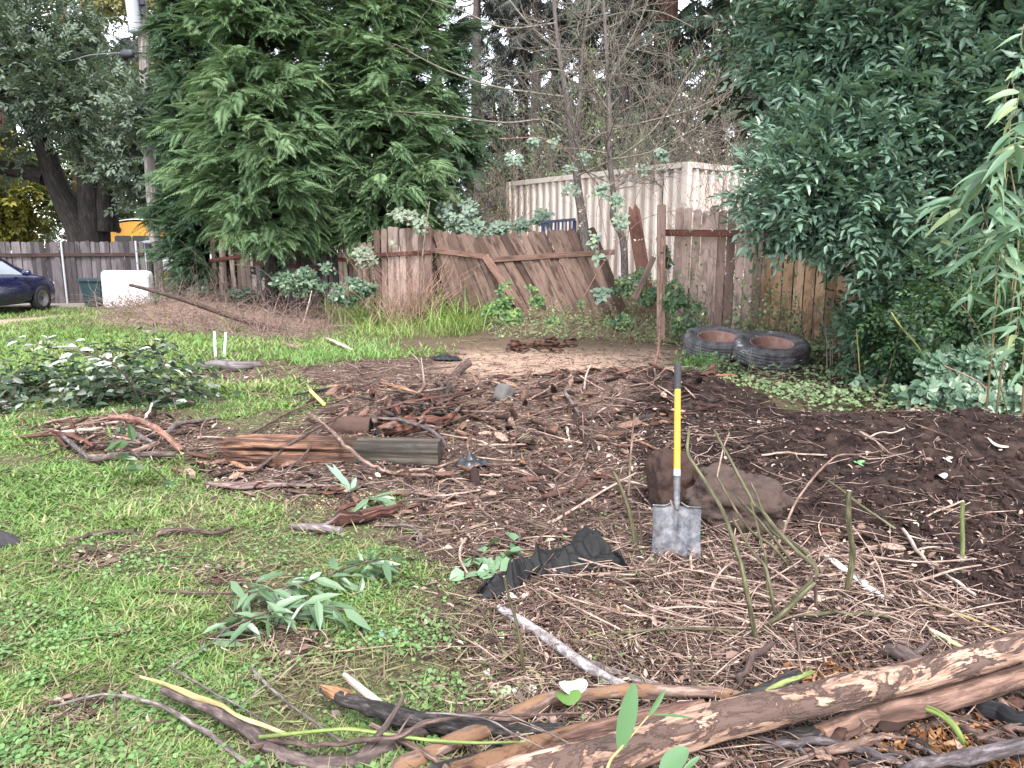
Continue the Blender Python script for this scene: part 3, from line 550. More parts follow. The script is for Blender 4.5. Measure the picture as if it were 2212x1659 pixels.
# ------------------------------------------------------------ shipping container, rack, bus, cars, mattress, bin, pole
def container():
    Nn = PD(1485, 350, 16.0); Fl = PD(1101, 393, 20.8); zt = Nn[2]; Fl[2] = zt; zb = zt-2.59
    d = nrm((Fl-Nn)*[1, 1, 0]); L = 6.06; e = nrm([-d[1], d[0], 0]); e = e if e[0] > 0 else -e
    c = thing('shipping_container', 'white corrugated shipping container standing behind the broken fences', 'container', (Nn[0], Nn[1], zb))
    m = NT('container_paint'); tcn = m.new('TexCoord').outputs['Object']; a = m.noise(m.map(tcn, (1, 1, .12)), 5, 5, .7); b = m.noise(tcn, 1.4, 4)
    col = m.mix(m.ramp(a, [(.56, 0.0), (.72, .6)]), (.70, .635, .585), (.36, .25, .2)); col = m.mix(m.ramp(b, [(.6, 0.0), (.75, .45)]), col, (.55, .42, .36))
    col = m.mix(m.math('MULTIPLY', m.attr('rnd', 'Fac'), m.ramp(a, [(.3, .35), (.6, .9)])), col, (.40, .30, .25)); paint = m.done(col, .6, spec=.25)
    def wall(name, o, ax, out, L):
        """corrugated sheet"""
        per = .26; n = int(L/per); xs = []
        for i in range(n): xs += [(i*per, 0), (i*per+.07, 0), (i*per+.10, -.05), (i*per+.21, -.05), (i*per+.26, 0)]
        xs = np.array(xs)*[L/(n*per), 1]; P = o+xs[:, :1]*ax+xs[:, 1:]*out; k = len(P); V = np.vstack([P+[0, 0, zb+.12], P+[0, 0, zt-.10]]); j = np.arange(k-1)
        V[:, 2] -= o[2]; mb = MB(); mb.add(V, np.stack([j, j+1, j+1+k, j+k], -1), None, np.tile((xs[:, 1] < -.01)*1.0, 2)); mb.build(name, paint, c, smooth=False)
    o = np.array([Nn[0], Nn[1], 0.0]); wall('side_wall', o-e*.03, d, -e, L); wall('end_wall', o+d*.03*-1, e, -d, 2.44); wall('far_side_wall', o+e*2.41, d, e, L); wall('far_end_wall', o+d*(L-.0), e, d, 2.44)
    for q in (o, o+d*L, o+e*2.44, o+d*L+e*2.44):
        mb = MB(); box(mb, [q[0], q[1], (zt+zb)/2], .15, .15, 2.59, R=np.column_stack([d, e, [0, 0, 1.0]]), bev=.02); mb.build('corner_post', paint, c, smooth=False)
    for z, hgt in ((zb+.06, .16), (zt-.05, .12)):
        for q, ax, l in ((o+d*L/2, d, L), (o+d*L/2+e*2.44, d, L), (o+e*1.22, e, 2.44), (o+e*1.22+d*L, e, 2.44)):
            mb = MB(); y = nrm(np.cross([0, 0, 1.0], ax)); box(mb, [q[0], q[1], z], l-.15, .10, hgt, R=np.column_stack([ax, y, [0, 0, 1.0]])); mb.build('rail', paint, c, smooth=False)
    mb = MB(); q = o+d*L/2+e*1.22; box(mb, [q[0], q[1], zt-.03], L-.1, 2.36, .04, R=np.column_stack([d, e, [0, 0, 1.0]])); mb.build('roof', paint, c, smooth=False)
    # dark blue slatted rack leaning in front
    b = HZ(PD(1205, 560, 15.9)); r = thing('slatted_rack', 'dark blue slatted rack showing above the tipped fence panel', 'rack', b); blue = plainM('navy_paint', (.02, .028, .075), .45)
    zt2 = PD(1205, 476, 15.9)[2]; A2, B2 = PD(1172, 480, 16.0), PD(1243, 474, 15.8)
    bar(r, 'top_rail', A2, B2, .06, .05, blue); A3, B3 = A2*[1, 1, 0]+[0, 0, b[2]+.45], B2*[1, 1, 0]+[0, 0, b[2]+.45]; bar(r, 'bottom_rail', A3, B3, .06, .05, blue)
    for i in range(9):
        t = (i+.5)/9; bar(r, 'slat', A3+(B3-A3)*t, A2+(B2-A2)*t-[.0, 0, .03], .035, .025, blue)
    for t in (0, 1):
        p = A2+(B2-A2)*t; bar(r, 'leg', [p[0], p[1]+.04, b[2]-.02], p+[0, .04, -.02], .05, .05, blue)
container()
def loft(mb, secs, mi=0, rn=.5):
    S = np.array(secs, float); m, k = S.shape[:2]; i = np.arange(m-1)[:, None]*k; j = np.arange(k-1)[None]
    mb.add(S.reshape(-1, 3), np.stack([i+j, i+j+1, i+k+j+1, i+k+j], -1).reshape(-1, 4), rn=rn, mi=mi)
def car(label, pos, head, paint, glass_c):
    """sedan: length along heading; stations (x, floor, belt, roof, half width)"""
    h = nrm([head[0], head[1], 0]); s = np.array([h[1], -h[0], 0]); R = np.column_stack([h, -s, [0, 0, 1.0]]); pos = np.asarray(pos, float)
    c = thing('parked_car', label, 'car', pos); T = lambda V: np.asarray(V, float)@R.T+pos
    st = [(-2.28, .45, .62, .62, .70), (-2.22, .30, .78, .80, .80), (-2.0, .24, .92, .94, .86), (-1.6, .22, .96, 1.00, .89), (-1.1, .22, .96, 1.30, .90), (-.7, .22, .95, 1.41, .90), (-.1, .22, .93, 1.45, .90), (.45, .22, .92, 1.38, .90), (.95, .22, .92, 1.12, .90), (1.25, .22, .91, .95, .90), (1.7, .22, .86, .88, .88), (2.05, .25, .76, .78, .83), (2.22, .30, .64, .66, .74), (2.30, .40, .55, .55, .64)]
    mb = MB()
    for sg in (1, -1):
        secs = []
        for x, f, b, r, w in st:
            g = max(0, r-b)/.55; secs.append([(x, sg*w*.86, f), (x, sg*w*.97, f+.08), (x, sg*w, (f+b)/2), (x, sg*w*.97, b-.05), (x, sg*w*.92, b), (x, sg*(w*.92-.27*g), b+(r-b)*.85), (x, sg*(w*.80-.30*g), r), (x, 0, r+.02)])
        S = np.array(secs); S = T(S.reshape(-1, 3)).reshape(S.shape); loft(mb, S if sg > 0 else S[:, ::-1])
    mb.build('body', plainM(paint[0], paint[1], .25, .15, .05, coat=.7, spec=.5), c)
    glass = plainM('car_glass', glass_c, .08, 0, .05, spec=.8); blk = plainM('tyre_black', (.02, .02, .021), .85, var=.3); rimm = plainM('alloy', (.32, .32, .34), .35, .8)
    def strip(name, pts, mat):
        mb = MB(); V = T(pts); mb.add(V, [np.arange(len(V))[None]]); return mb.build(name, mat, c, smooth=False)
    for sg in (1, -1):
        wf = lambda x, b, r, w, q: sg*((w*.92-.27*max(0, r-b)/.55*q/.85)+.006)
        def pt(x, q):
            xs = [a[0] for a in st]; b, r, w = (np.interp(x, xs, [a[k] for a in st]) for k in (2, 3, 4)); return (x, wf(x, b, r, w, q), b+(r-b)*q)
        strip('side_window', [pt(-1.0, .12), pt(-.25, .12), pt(-.25, .80), pt(-.75, .80)], glass); strip('side_window', [pt(-.15, .12), pt(.85, .12), pt(.42, .80), pt(-.15, .80)], glass)
    strip('windscreen', [(1.13, -.66, 1.02), (1.13, .66, 1.02), (.52, .52, 1.385), (.52, -.52, 1.385)], glass)
    strip('rear_window', [(-1.55, -.62, 1.05), (-1.55, .62, 1.05), (-1.12, .50, 1.32), (-1.12, -.50, 1.32)], glass)
    for x in (1.40, -1.35):
        for sg in (1, -1):
            R2 = R@rotx(pi/2); ctr = T([(x, sg*.82, .315)])[0]; mb = MB(); lathe(mb, [(.20, -.1), (.29, -.105), (.325, -.08), (.325, .08), (.29, .105), (.20, .1)], ctr, 28, R2); w = mb.build('wheel', blk, c)
            mb = MB(); lathe(mb, [(0, .03*-sg), (.05, .085*-sg), (.19, .075*-sg), (.205, .108*-sg), (.215, .10*-sg)], ctr, 20, R2); mb.build('rim', rimm, w)
            mb = MB(); lathe(mb, [(.0, -.0), (.36, 0)], T([(x, sg*.895, .34)])[0], 24, R2); mb.build('wheel_arch', blk, c)
    for sg in (1, -1):
        mb = MB(); rock(mb, T([(.72, sg*1.0, 1.0)])[0], (.07, .11, .075), R, p=3, amp=0, nu=16, nv=10); mb.build('mirror', plainM(paint[0], ()), c)
        mb = MB(); rock(mb, T([(2.12, sg*.62, .66)])[0], (.13, .15, .07), R, p=3, amp=0, nu=16, nv=10); mb.build('headlight', plainM('lamp_glass', (.6, .62, .65), .1), c)
        mb = MB(); rock(mb, T([(-2.16, sg*.66, .78)])[0], (.07, .16, .07), R, p=3, amp=0, nu=16, nv=10); mb.build('tail_light', plainM('tail_red', (.25, .01, .01), .2), c)
    return c
def leftside():
    p = PD(84, 676, 19.6); z = float(H(p[0], p[1])); car('dark blue sedan car parked on the grass by the grey fence', (p[0]-.80, p[1]-1.35, z), (0.02, 1), ('navy_car_paint', (.007, .010, .055)), (.30, .33, .38))
    p = PD(372, 545, 27.5); car('white car just visible beyond the fence behind the cypress', (p[0]-.5, 28.5, PD(372, 516, 27.5)[2]-1.45), (1, .15), ('white_car_paint', (.7, .7, .72)), (.03, .035, .04))
    # school bus, only its top over the fence
    a = PD(231, 480, 32); b = a[0]+2.42; zt = PD(290, 473, 32)[2]; z0 = zt-2.95; y0 = 32.0; cx = a[0]+1.21
    bus = thing('school_bus', 'yellow school bus with white roof seen over the grey fence', 'bus', (cx, y0, z0)); yel = plainM('bus_yellow', (.72, .33, .035), .4, var=.06); wht = plainM('bus_white', (.8, .8, .78), .45, var=.05); blk = plainM('bus_black', (.012, .012, .013), .3)
    sec = lambda y, k: [(cx-1.21*k, y, z0+.5), (cx-1.21*k, y, z0+2.2), (cx-1.16*k, y, z0+2.5)]; mb = MB()
    S = [[(cx-1.21, y, z0+.5), (cx-1.21, y, z0+2.25), (cx-1.12, y, z0+2.6), (cx-.9, y, z0+2.76), (cx+.9, y, z0+2.76), (cx+1.12, y, z0+2.6), (cx+1.21, y, z0+2.25), (cx+1.21, y, z0+.5)] for y in (y0+.02, y0+7.5)]
    loft(mb, S); mb.add(S[0], [np.arange(8)[None]]); mb.add(S[1], [np.arange(8)[None, ::-1].copy()]); mb.build('body', yel, bus, smooth=False)
    mb = MB(); S = []
    for y, k in ((y0-.05, .90), (y0+.1, 1.0), (y0+7.4, 1.0), (y0+7.55, .9)):
        S.append([(cx+1.24*k*cos(t), y, z0+2.5+.47*k*sin(t)**.8 if sin(t) > 0 else z0+2.5) for t in np.linspace(pi, 0, 14)])
    loft(mb, S); mb.build('roof', wht, bus)
    mb = MB(); cap = [(cx+1.16*cos(t), y0-.03, z0+2.35+.50*max(sin(t), 0)**.8) for t in np.linspace(pi, 0, 14)]+[(cx+1.16, y0-.03, z0+2.0), (cx-1.16, y0-.03, z0+2.0)]
    mb.add(cap, [np.arange(16)[None]]); mb.build('end_cap', yel, bus, smooth=False)
    for sx in (-.62, .12, .78):
        mb = MB(); w = .36 if sx != .78 else .25; box(mb, (cx+sx+.05, y0-.02, z0+1.95), w*2, .03, .62, bev=.06); mb.build('window', blk, bus, smooth=False)
    for sx in (-.75, .75):
        mb = MB(); lathe(mb, [(0, 0), (.13, 0), (.13, .05), (0, .05)], (cx+sx, y0-.03, z0+2.5), 20, rotx(pi/2)); mb.build('signal_lamp', plainM('lamp_dark', (.05, .012, .008), .3), bus)
    for sx in (-1, 1):
        for yy in (1.6, 5.9):
            mb = MB(); lathe(mb, [(0, -.13), (.42, -.13), (.48, -.08), (.48, .08), (.42, .13), (0, .13)], (cx+sx*1.0, y0+yy, z0+.45), 24, roty(pi/2)); mb.build('wheel', plainM('tyre_black', ()), bus)
    # white mattress on edge, bin behind it
    q = HZ(PD(274, 660, 20.0)); hgt = PD(274, 585, 20)[2]-q[2]; mb = MB()
    mt = thing('mattress', 'white rounded mattress standing on edge beside a dark bin', 'mattress', q)
    rock(mb, (q[0], 20.15, q[2]+hgt/2), (.66, .15, hgt/2+.005), R=rotz(-.06)@roty(.012), p=11, amp=.012, nu=72, nv=40); mb.build('pad', plainM('white_fabric', (.80, .80, .82), .85, var=.06, sc=6, bump=.2, dirt=(.60, .58, .55)), mt)
    for yy in (-.145, .145):
        mb = MB(); t = np.linspace(0, 2*pi, 49); k = (np.abs(np.cos(t))**11+np.abs(np.sin(t))**11)**(-1/11)
        P = np.column_stack([.63*np.cos(t)*k, np.full(49, yy), (hgt/2-.03)*np.sin(t)*k])@(rotz(-.06)@roty(.012)).T+[q[0], 20.15, q[2]+hgt/2]; tube(mb, P, .014, 6, wob=0, per=1, caps=False); mb.build('piping', plainM('white_piping', (.7, .7, .73), .8), mt)
    b = HZ(PD(211, 660, 21.0)); bn = thing('wheelie_bin', 'dark green bin half hidden behind the white mattress', 'bin', b); dk = plainM('bin_plastic', (.02, .045, .05), .5)
    mb = MB(); zt = PD(211, 606, 21)[2]
    S = [[(b[0]+sx*w, b[1]+sy*w, z) for sx, sy in ((-1, -1), (1, -1), (1, 1), (-1, 1), (-1, -1))] for w, z in ((.22, b[2]+.05), (.30, zt))]; loft(mb, S); mb.build('body', dk, bn, smooth=False)
    mb = MB(); box(mb, (b[0], b[1], zt+.03), .66, .68, .07, bev=.02); mb.build('lid', dk, bn, smooth=False)
    for sx in (-1, 1):
        mb = MB(); lathe(mb, [(0, -.03), (.09, -.03), (.09, .03), (0, .03)], (b[0]+sx*.25, b[1]+.2, b[2]+.09), 16, roty(pi/2)); mb.build('wheel', plainM('tyre_black', ()), bn)
    # utility pole
    pts = [HZ(PD(346, 640, 22.8), -.3), PD(335, 520, 22.8), PD(322, 330, 22.8), PD(312, 140, 22.8), PD(303, -60, 22.8), PD(294, -260, 22.8)]
    up = thing('utility_pole', 'bleached wooden utility pole with a grey box, rising by the cypress', 'pole', HZ(PD(346, 640, 22.8)))
    mb = MB(); tube(mb, pts, [.17, .16, .15, .14, .13, .12], 14, wob=.03); mb.build('shaft', barkM('pole_wood', (.10, .085, .08), (.235, .205, .195), (.42, .385, .37), sc=22, stretch=.05, bump=.3, dist=.01), up)
    mb = MB(); a = PD(283, -10, 22.55); lathe(mb, [(0, -1.0), (.16, -1.0), (.175, -.95), (.175, .95), (.16, 1.05), (0, 1.1)], a, 20, roty(-.05)); tr = mb.build('transformer', plainM('grey_enamel', (.42, .44, .50), .4, .1), up)
    mb = MB(); lathe(mb, [(0, 0), (.12, 0), (.12, .18), (0, .18)], PD(287, 70, 22.55), 12); mb.build('base_cap', plainM('dark_steel', (.05, .05, .06), .5, .5), tr)
    for y in (5, 26):
        q = PD(304, y, 22.65); mb = MB(); box(mb, q, .22, .12, .14, bev=.02); mb.build('bracket', plainM('dark_steel', ()), up, smooth=False)
    q = PD(307, 116, 22.6); mb = MB(); rock(mb, q+[-.42, 0, 0], (.2, .1, .12), p=3, amp=.1, nu=14, nv=10); tube(mb, [q+[-.4, 0, .08], q+[.15, 0, .0]], .02, 6, wob=0, per=2); mb.build('cable_clamp', plainM('dark_steel', ()), up)
    mb = MB(); tube(mb, [PD(306, 112, 22.6), PD(200, 118, 24), PD(80, 135, 26), PD(-300, 120, 32), PD(-900, 60, 42)], .012, 5, wob=0); tag(mb.build('cable', plainM('cable_grey', (.25, .25, .27), .6), org=PD(306, 112, 22.6)), 'thin grey cable strung from the utility pole through the oak', 'cable')
leftside()
# ------------------------------------------------------------ trees and shrubs
def bark(k='dark'):
    return {'dark': barkM('dark_bark', (.008, .007, .006), (.02, .017, .015), (.05, .042, .038), sc=20, stretch=.15, bump=.6, dist=.02),
            'red': barkM('red_bark', (.05, .025, .02), (.12, .06, .05), (.22, .13, .115), sc=9, stretch=.07, bump=.6, dist=.04),
            'grey': barkM('grey_bark', (.045, .036, .033), (.12, .098, .09), (.24, .205, .195), sc=60, stretch=.3, bump=.3, dist=.004),
            'twig': barkM('pale_twig', (.07, .06, .05), (.165, .145, .118), (.30, .27, .225), sc=60, stretch=.2, bump=.1, dist=.002)}[k]
def thin(mb, P, L, D, r0, bend=.25, S=5, rn=None, sag=0.0, tip=.3):
    """many thin twigs at once: starts P, directions D, lengths L"""
    N = len(P); a = np.linspace(0, 2*pi, 4)[:-1]; t = np.linspace(0, 1, S); Fr = frames(D, rdir(N)); b = RS.randn(N, 2)*bend
    wig = np.cumsum(RS.randn(N, S, 2)*.05, 1); wig[:, 0] = 0
    ax = np.stack([(b[:, :1]*t*t+wig[..., 0])*L[:, None], np.repeat(t[None], N, 0)*L[:, None], (b[:, 1:]*t*t+wig[..., 1])*L[:, None]], -1)
    rr = np.asarray(r0)[:, None]*(1-(1-tip)*t)[None]
    ring = np.stack([np.cos(a), np.zeros(3), np.sin(a)], -1)
    V = ax[:, :, None]+ring[None, None]*rr[..., None, None]; W = np.einsum('nij,nskj->nski', Fr, V)+P[:, None, None]; W[..., 2] -= (sag*t*t)[None, :, None]*L[:, None, None]
    i = np.arange(S-1)[:, None]*3; j = np.arange(3)[None]; q = (j+1) % 3; Fq = np.stack([i+j, i+q, i+3+q, i+3+j], -1).reshape(-1, 4)
    off = (np.arange(N)*S*3)[:, None, None]; mb.add(W.reshape(-1, 3), (Fq[None]+off).reshape(-1, 4), None, np.repeat(RS.rand(N) if rn is None else rn, S*3))
    C = W.mean(2); return C                       # centre lines (N, S, 3)
def along(C, n, t0=.2, t1=1.0):
    """n random points on centre lines, and the directions there"""
    N, S = C.shape[:2]; k = RS.randint(0, N, n); t = (t0+(t1-t0)*RS.rand(n))*(S-1); i = np.minimum(t.astype(int), S-2); f = (t-i)[:, None]
    a, b = C[k, i], C[k, i+1]; d = b-a; return a+(b-a)*f, d/(np.linalg.norm(d, axis=1)[:, None]+1e-9), k
def sprigT(n, L, leaf, w, spread=.9, droop=.1, jit=.3, two=True):
    T = leafT(w, .15, .10); it = []
    for i in range(n):
        t = (i+.6)/n; s = 1 if i % 2 else -1; p = (0, t*L, -droop*t*t*L); d = (s*spread, .75, RS.randn()*.25)
        it.append((p, d, (RS.randn()*.4, RS.randn()*.25, 1), leaf*(.7+.5*RS.rand())))
    it.append(((0, L, -droop*L), (RS.randn()*.2, 1, -.1), (0, 0, 1), leaf)); return compound(T, it, jit)
def frondT(n=11, w=.19):
    """flat feathery spray of a cypress, axis along y"""
    it = []; T = diaT(w*1.1, .16)
    for i in range(n):
        t = (i+.4)/n; l = .42*(1-t*.75)*(.85+.3*RS.rand())
        for s in (-1, 1): it.append(((0, t, -.16*t*t), (s*.72, .8, -.05-.1*RS.rand()), (0, -.1, 1), l))
    it.append(((0, .9, -.13), (0, 1, -.25), (0, 0, 1), .25)); return compound(T, it, .25)
def blobs(B, n, shell=.55, thr=-.12, fr=1.6, seed=0, flat_under=.0):
    """n points in the outer part of ellipsoids B = [(centre, radii)], broken up into clumps; with outward directions"""
    vol = np.array([np.prod(r)**(2/3) for c, r in B]); k = RS.choice(len(B), int(n*2.4), p=vol/vol.sum())
    d = rdir(len(k)); rad = (shell**3+(1-shell**3)*RS.rand(len(k)))**(1/3)
    C = np.array([c for c, r in B])[k]; R = np.array([r for c, r in B])[k]
    bump = 1+.35*fbm(d[:, 0]*2+k, d[:, 1]*2, d[:, 2]*2+seed, o=3); P = C+d*R*(rad*bump)[:, None]
    deep = np.zeros(len(k), bool)
    for c, r in B: deep |= (((P-c)/(np.asarray(r)*.42))**2).sum(1) < 1
    keep = (fbm(P[:, 0]*fr+seed*5, P[:, 1]*fr, P[:, 2]*fr*1.2, o=2) > thr) & ~deep
    return P[keep][:n], d[keep][:n], k[keep][:n]
def cypress(label, x, Y, rad, hgt, mat, nl=150, zb=1.2, seed=1, dense=22, size=.47):
    b = HZ(PD(x, 620, Y)); t = thing('cypress_tree', label, 'tree', b); mb = MB()
    tube(mb, [b-[0, 0, .1], b+[.05, 0, hgt*.3], b+[-.04, 0, hgt*.6], b+[0, 0, hgt]], [.20, .15, .1, .02], 12, wob=.1); 
    z = zb+(hgt-zb)*np.sort(RS.rand(nl))**1.3; az = RS.rand(nl)*2*pi; k = np.clip(1.05-(z-zb)/(hgt-zb)*.92, .05, 1)*np.clip(.55+(z-zb)*.5, .6, 1)
    L = rad*k*(.78+.4*RS.rand(nl))*(1+.25*np.sin(az*3+z*1.3))
    D = np.column_stack([np.cos(az), np.sin(az), .35+.3*RS.rand(nl)]); P = np.column_stack([np.full(nl, b[0]), np.full(nl, b[1]), b[2]+z])
    C = thin(mb, P, L, D, np.full(nl, .028), .06, 6, sag=.32); mb.build('trunk', bark('dark'), t)
    n = nl*dense; Q, d, kk = along(C, n, .38, 1.0); N = len(Q); side = np.cross(d, [0, 0, 1.0]); s = np.where(RS.rand(N) < .5, -1, 1)[:, None]*(.15+.85*RS.rand(N))[:, None]
    dd = d+side*s+np.column_stack([RS.randn(N)*.3, RS.randn(N)*.3, RS.randn(N)*.3-.12]); Q = Q+RS.randn(N, 3)*.07
    up = np.column_stack([RS.randn(N)*.35, RS.randn(N)*.35-.15, np.ones(N)]); m2 = MB()
    tone = RS.rand(nl)*.45
    for v in range(3):
        sl_ = slice(v, None, 3); n_ = len(Q[sl_]); scatter(m2, frondT(10+v), frames(dd[sl_], up[sl_]), Q[sl_], size*(.5+.8*RS.rand(n_)), np.clip(tone[kk[sl_]]+RS.rand(n_)*.45, 0, .92))
    m2.build('crown', mat, t, smooth=False); return t
def cypresses():
    g = leafM('cypress_green', (.065, .13, .06), (.19, .29, .14), (.25, .32, .14), rough=.6, transl=.12, spec=.25); g2 = leafM('deep_cypress_green', (.045, .095, .055), (.11, .185, .105), (.14, .2, .10), rough=.6, transl=.12, spec=.25)
    cypress('dark cypress rising next to the utility pole', 440, 19.2, .9, 14, g2, 400, .25, dense=30)
    cypress('broad feathery cypress whose boughs droop over the shadowed fence boards', 590, 16.6, 1.62, 13.0, g, 540, 1.45, dense=34)
    cypress('big feathery cypress standing behind the upright tan boards', 835, 17.4, 1.6, 13.5, g, 540, 1.7, dense=34)
    cypress('thinner cypress behind the others, nearest the bare trees', 950, 20.5, 1.35, 14, g2, 260, 2.0, dense=24)
    cypress('tall bluish cypress closing the gap behind the front cypresses', 700, 20.5, 2.2, 15.0, g2, 300, .6, dense=22)
cypresses()
def leafy(name, label, cat, base, stems, B, n, T, sizes, mat, trunkmat, shell=.5, thr=-.12, fr=1.6, lift=.3, seed=0, part='crown', hang=0.0, tone=.5):
    """trunk and limbs as drawn in stems, crown of leaf sprigs in the blobs"""
    t = thing(name, label, cat, base); mb = MB()
    for P, R in stems: tube(mb, P, R, 10, wob=.12, rough=.04, per=5)
    if stems: mb.build('trunk', trunkmat, t)
    P, d, k = blobs(B, n, shell, thr, fr, seed); N = len(P)
    dd = d+RS.randn(N, 3)*.55; dd[:, 2] += lift-hang; up = RS.randn(N, 3)*.45+[0, 0, 1.0]+d*.3
    mb = MB(); tn = fbm(P[:, 0]*.9+seed, P[:, 1]*.9, P[:, 2]*.9, o=2)*.5*tone+.35
    for v in range(len(T)):
        s = slice(v, None, len(T)); n_ = len(P[s]); scatter(mb, T[v], frames(dd[s], up[s]), P[s], sizes[0]+(sizes[1]-sizes[0])*RS.rand(n_), np.clip(tn[s]+(RS.rand(n_)-.5)*.5, 0, .97))
    mb.build(part, mat, t, smooth=False); return t
def V3(L, Y): return [PD(x, y, Y+(e[0] if e else 0)) for x, y, *e in L]
def BL(L): return [(PD(x, y, Y), (r, r*(q[0] if q else 1.0), r*(q[1] if len(q) > 1 else .9))) for x, y, Y, r, *q in L]
def bgtrees():
    oakT = [sprigT(8, .5, .20, .45, jit=.35) for _ in range(3)]
    oak = leafM('oak_green', (.055, .085, .06), (.14, .185, .13), (.19, .22, .12), rough=.45, transl=.12)
    Y = 27.0; base = HZ(PD(190, 600, Y))
    st = [(V3([(186, 600), (178, 515), (150, 450), (118, 385), (95, 320), (60, 260), (20, 200)], Y), [.55, .5, .42, .36, .3, .2, .1]), (V3([(205, 600), (205, 515), (198, 430), (192, 340), (168, 290), (130, 200), (110, 80)], Y), [.6, .52, .45, .4, .3, .22, .1]),
          (V3([(98, 385), (60, 372), (0, 362), (-80, 350)], Y), [.3, .28, .25, .2]), (V3([(232, 500), (228, 420), (240, 385), (275, 405), (320, 436)], Y), [.45, .34, .28, .2, .15]), (V3([(194, 350), (225, 300), (250, 220), (262, 120)], Y), [.3, .22, .15, .06])]
    leafy('oak_tree', 'old dark-trunked oak with forked stems behind the grey fence', 'tree', base, st,
          BL([(20, 40, 27, 2.6), (60, 160, 26, 2.2), (-60, 250, 27, 2.4), (150, 220, 25.5, 1.6), (230, 250, 25.5, 1.5), (265, 340, 25.5, 1.25), (290, 395, 26, .8), (10, 280, 26, 1.2), (-120, 60, 27, 3), (110, 50, 27, 1.5), (210, 180, 26.5, 1.0), (300, 215, 22.2, .42, 1, .7), (318, 262, 22.2, .45), (285, 265, 22.3, .5), (350, 330, 22.2, .35)]), 6500, oakT, (.7, 1.25), oak, bark('dark'), .45, -.05, .8)
    yel = leafM('yellow_green', (.12, .13, .03), (.30, .27, .05), (.42, .33, .05), rough=.5, transl=.3); mid = leafM('mid_green', (.05, .08, .03), (.11, .14, .05), (.2, .2, .07), rough=.5, transl=.2)
    for lab, L, n, m, tx in (('yellow-leaved tree glowing beyond the grey fence under the oak boughs', [(-20, 420, 40, 2.2), (40, 400, 40, 2.0), (60, 470, 41, 1.6), (-90, 440, 40, 2.5)], 900, yel, -10),
                        ('mid green tree far behind the forked oak trunks', [(150, 400, 42, 2.6), (260, 430, 43, 2.2), (130, 480, 42, 2.0), (320, 470, 44, 2.0), (190, 330, 43, 2.6)], 1300, mid, 170),
                        ('tall yellowing tree topping the far gap beside the utility pole', [(215, 10, 44, 2.0, 1, .7), (260, -30, 44, 2.6), (170, 20, 44, 1.6), (140, 150, 44, 1.6), (260, 190, 45, 2.4), (330, 150, 45, 2.6), (230, 110, 46, .9)], 1300, leafM('olive_yellow', (.12, .12, .05), (.25, .22, .08), rough=.5, transl=.3), 208)):
        Y = L[0][2]; leafy('far_tree', lab, 'tree', HZ(PD(tx, 600, Y)), [(V3([(tx, 620), (tx+4, 300), (tx+2, 60)], Y+.3), [.45, .35, .2])], BL(L), n, oakT, (1.2, 2.0), m, bark('red'), .2, -.05, .6)
    # conifers far behind: trunk, layered drooping boughs, sky between
    con = leafM('conifer_dark', (.03, .05, .038), (.07, .10, .07), (.07, .09, .05), rough=.7, transl=.05, spec=.2); fT = [frondT(8, .2), frondT(7, .22)]
    hazed = leafM('conifer_hazed', (.06, .07, .065), (.12, .13, .12), (.15, .15, .13), rough=.7, transl=.05, spec=.2)  # paler grey leaves: background haze put into the base colour
    def conifer(label, x, Y, hgt, rt, R, z0, nl, mat, bk, dense=16, gap=.5, group=None):
        b = HZ(PD(x, 560, Y)); t = thing('conifer_tree', label, 'tree', b, group); mb = MB(); tube(mb, [b-[0, 0, .3], b+[RS.randn()*.1, 0, hgt*.4], b+[RS.randn()*.15, 0, hgt]], [rt, rt*.8, rt*.2], 12, wob=.08, rough=.05)
        z = z0+(hgt-z0)*np.sort(RS.rand(nl)); az = RS.rand(nl)*2*pi; L = R*np.clip(1.1-(z-z0)/(hgt-z0), .1, 1)*(.5+.7*RS.rand(nl))
        D = np.column_stack([np.cos(az), np.sin(az), RS.randn(nl)*.12+.05]); C = thin(mb, np.column_stack([np.full(nl, b[0]), np.full(nl, b[1]), b[2]+z]), L, D, np.full(nl, .05), .08, 6, sag=.25); mb.build('trunk', bark(bk), t)
        Q, d, k = along(C, nl*dense, .25, 1.0); N = len(Q); s = np.where(RS.rand(N) < .5, -1, 1)[:, None]*RS.rand(N)[:, None]; dd = d+np.cross(d, [0, 0, 1.0])*s; dd[:, 2] -= .35+.3*RS.rand(N); m2 = MB()
        for v in (0, 1): s_ = slice(v, None, 2); scatter(m2, fT[v], frames(dd[s_], np.tile([0, 0, 1.0], (len(Q[s_]), 1))+RS.randn(len(Q[s_]), 3)*.3), Q[s_], gap*(.7+.8*RS.rand(len(Q[s_]))), np.clip(RS.rand(len(Q[s_])), 0, .95))
        m2.build('crown', mat, t, smooth=False)
    conifer('massive red-barked conifer trunk behind the container', 1425, 33, 24, .62, 5.0, 4.5, 90, con, 'red', 26, .8)
    conifer('dark conifer standing left of the red-barked trunk', 1262, 36, 22, .42, 4.2, 5.5, 60, con, 'dark', 18, .75)
    conifer('slim dark conifer between the red-barked trunk and the bare trees', 1330, 31, 20, .26, 3.2, 8.5, 34, con, 'dark', 16, .7)
    conifer('dense dark conifer right of the red-barked trunk', 1530, 31, 20, .4, 4.6, 2.0, 110, con, 'dark', 24, .8)
    conifer('dense dark conifer behind the white-budded shrub', 1640, 28, 18, .35, 4.4, 1.0, 110, con, 'dark', 24, .8)
    conifer('hazy grey conifer above the left end of the container', 1120, 42, 22, .35, 4.5, 3.5, 80, hazed, 'grey', 18, .9)
    conifer('hazy grey conifer nearest the cypress edge', 1030, 40, 22, .33, 4.2, 3.5, 80, hazed, 'grey', 18, .9)
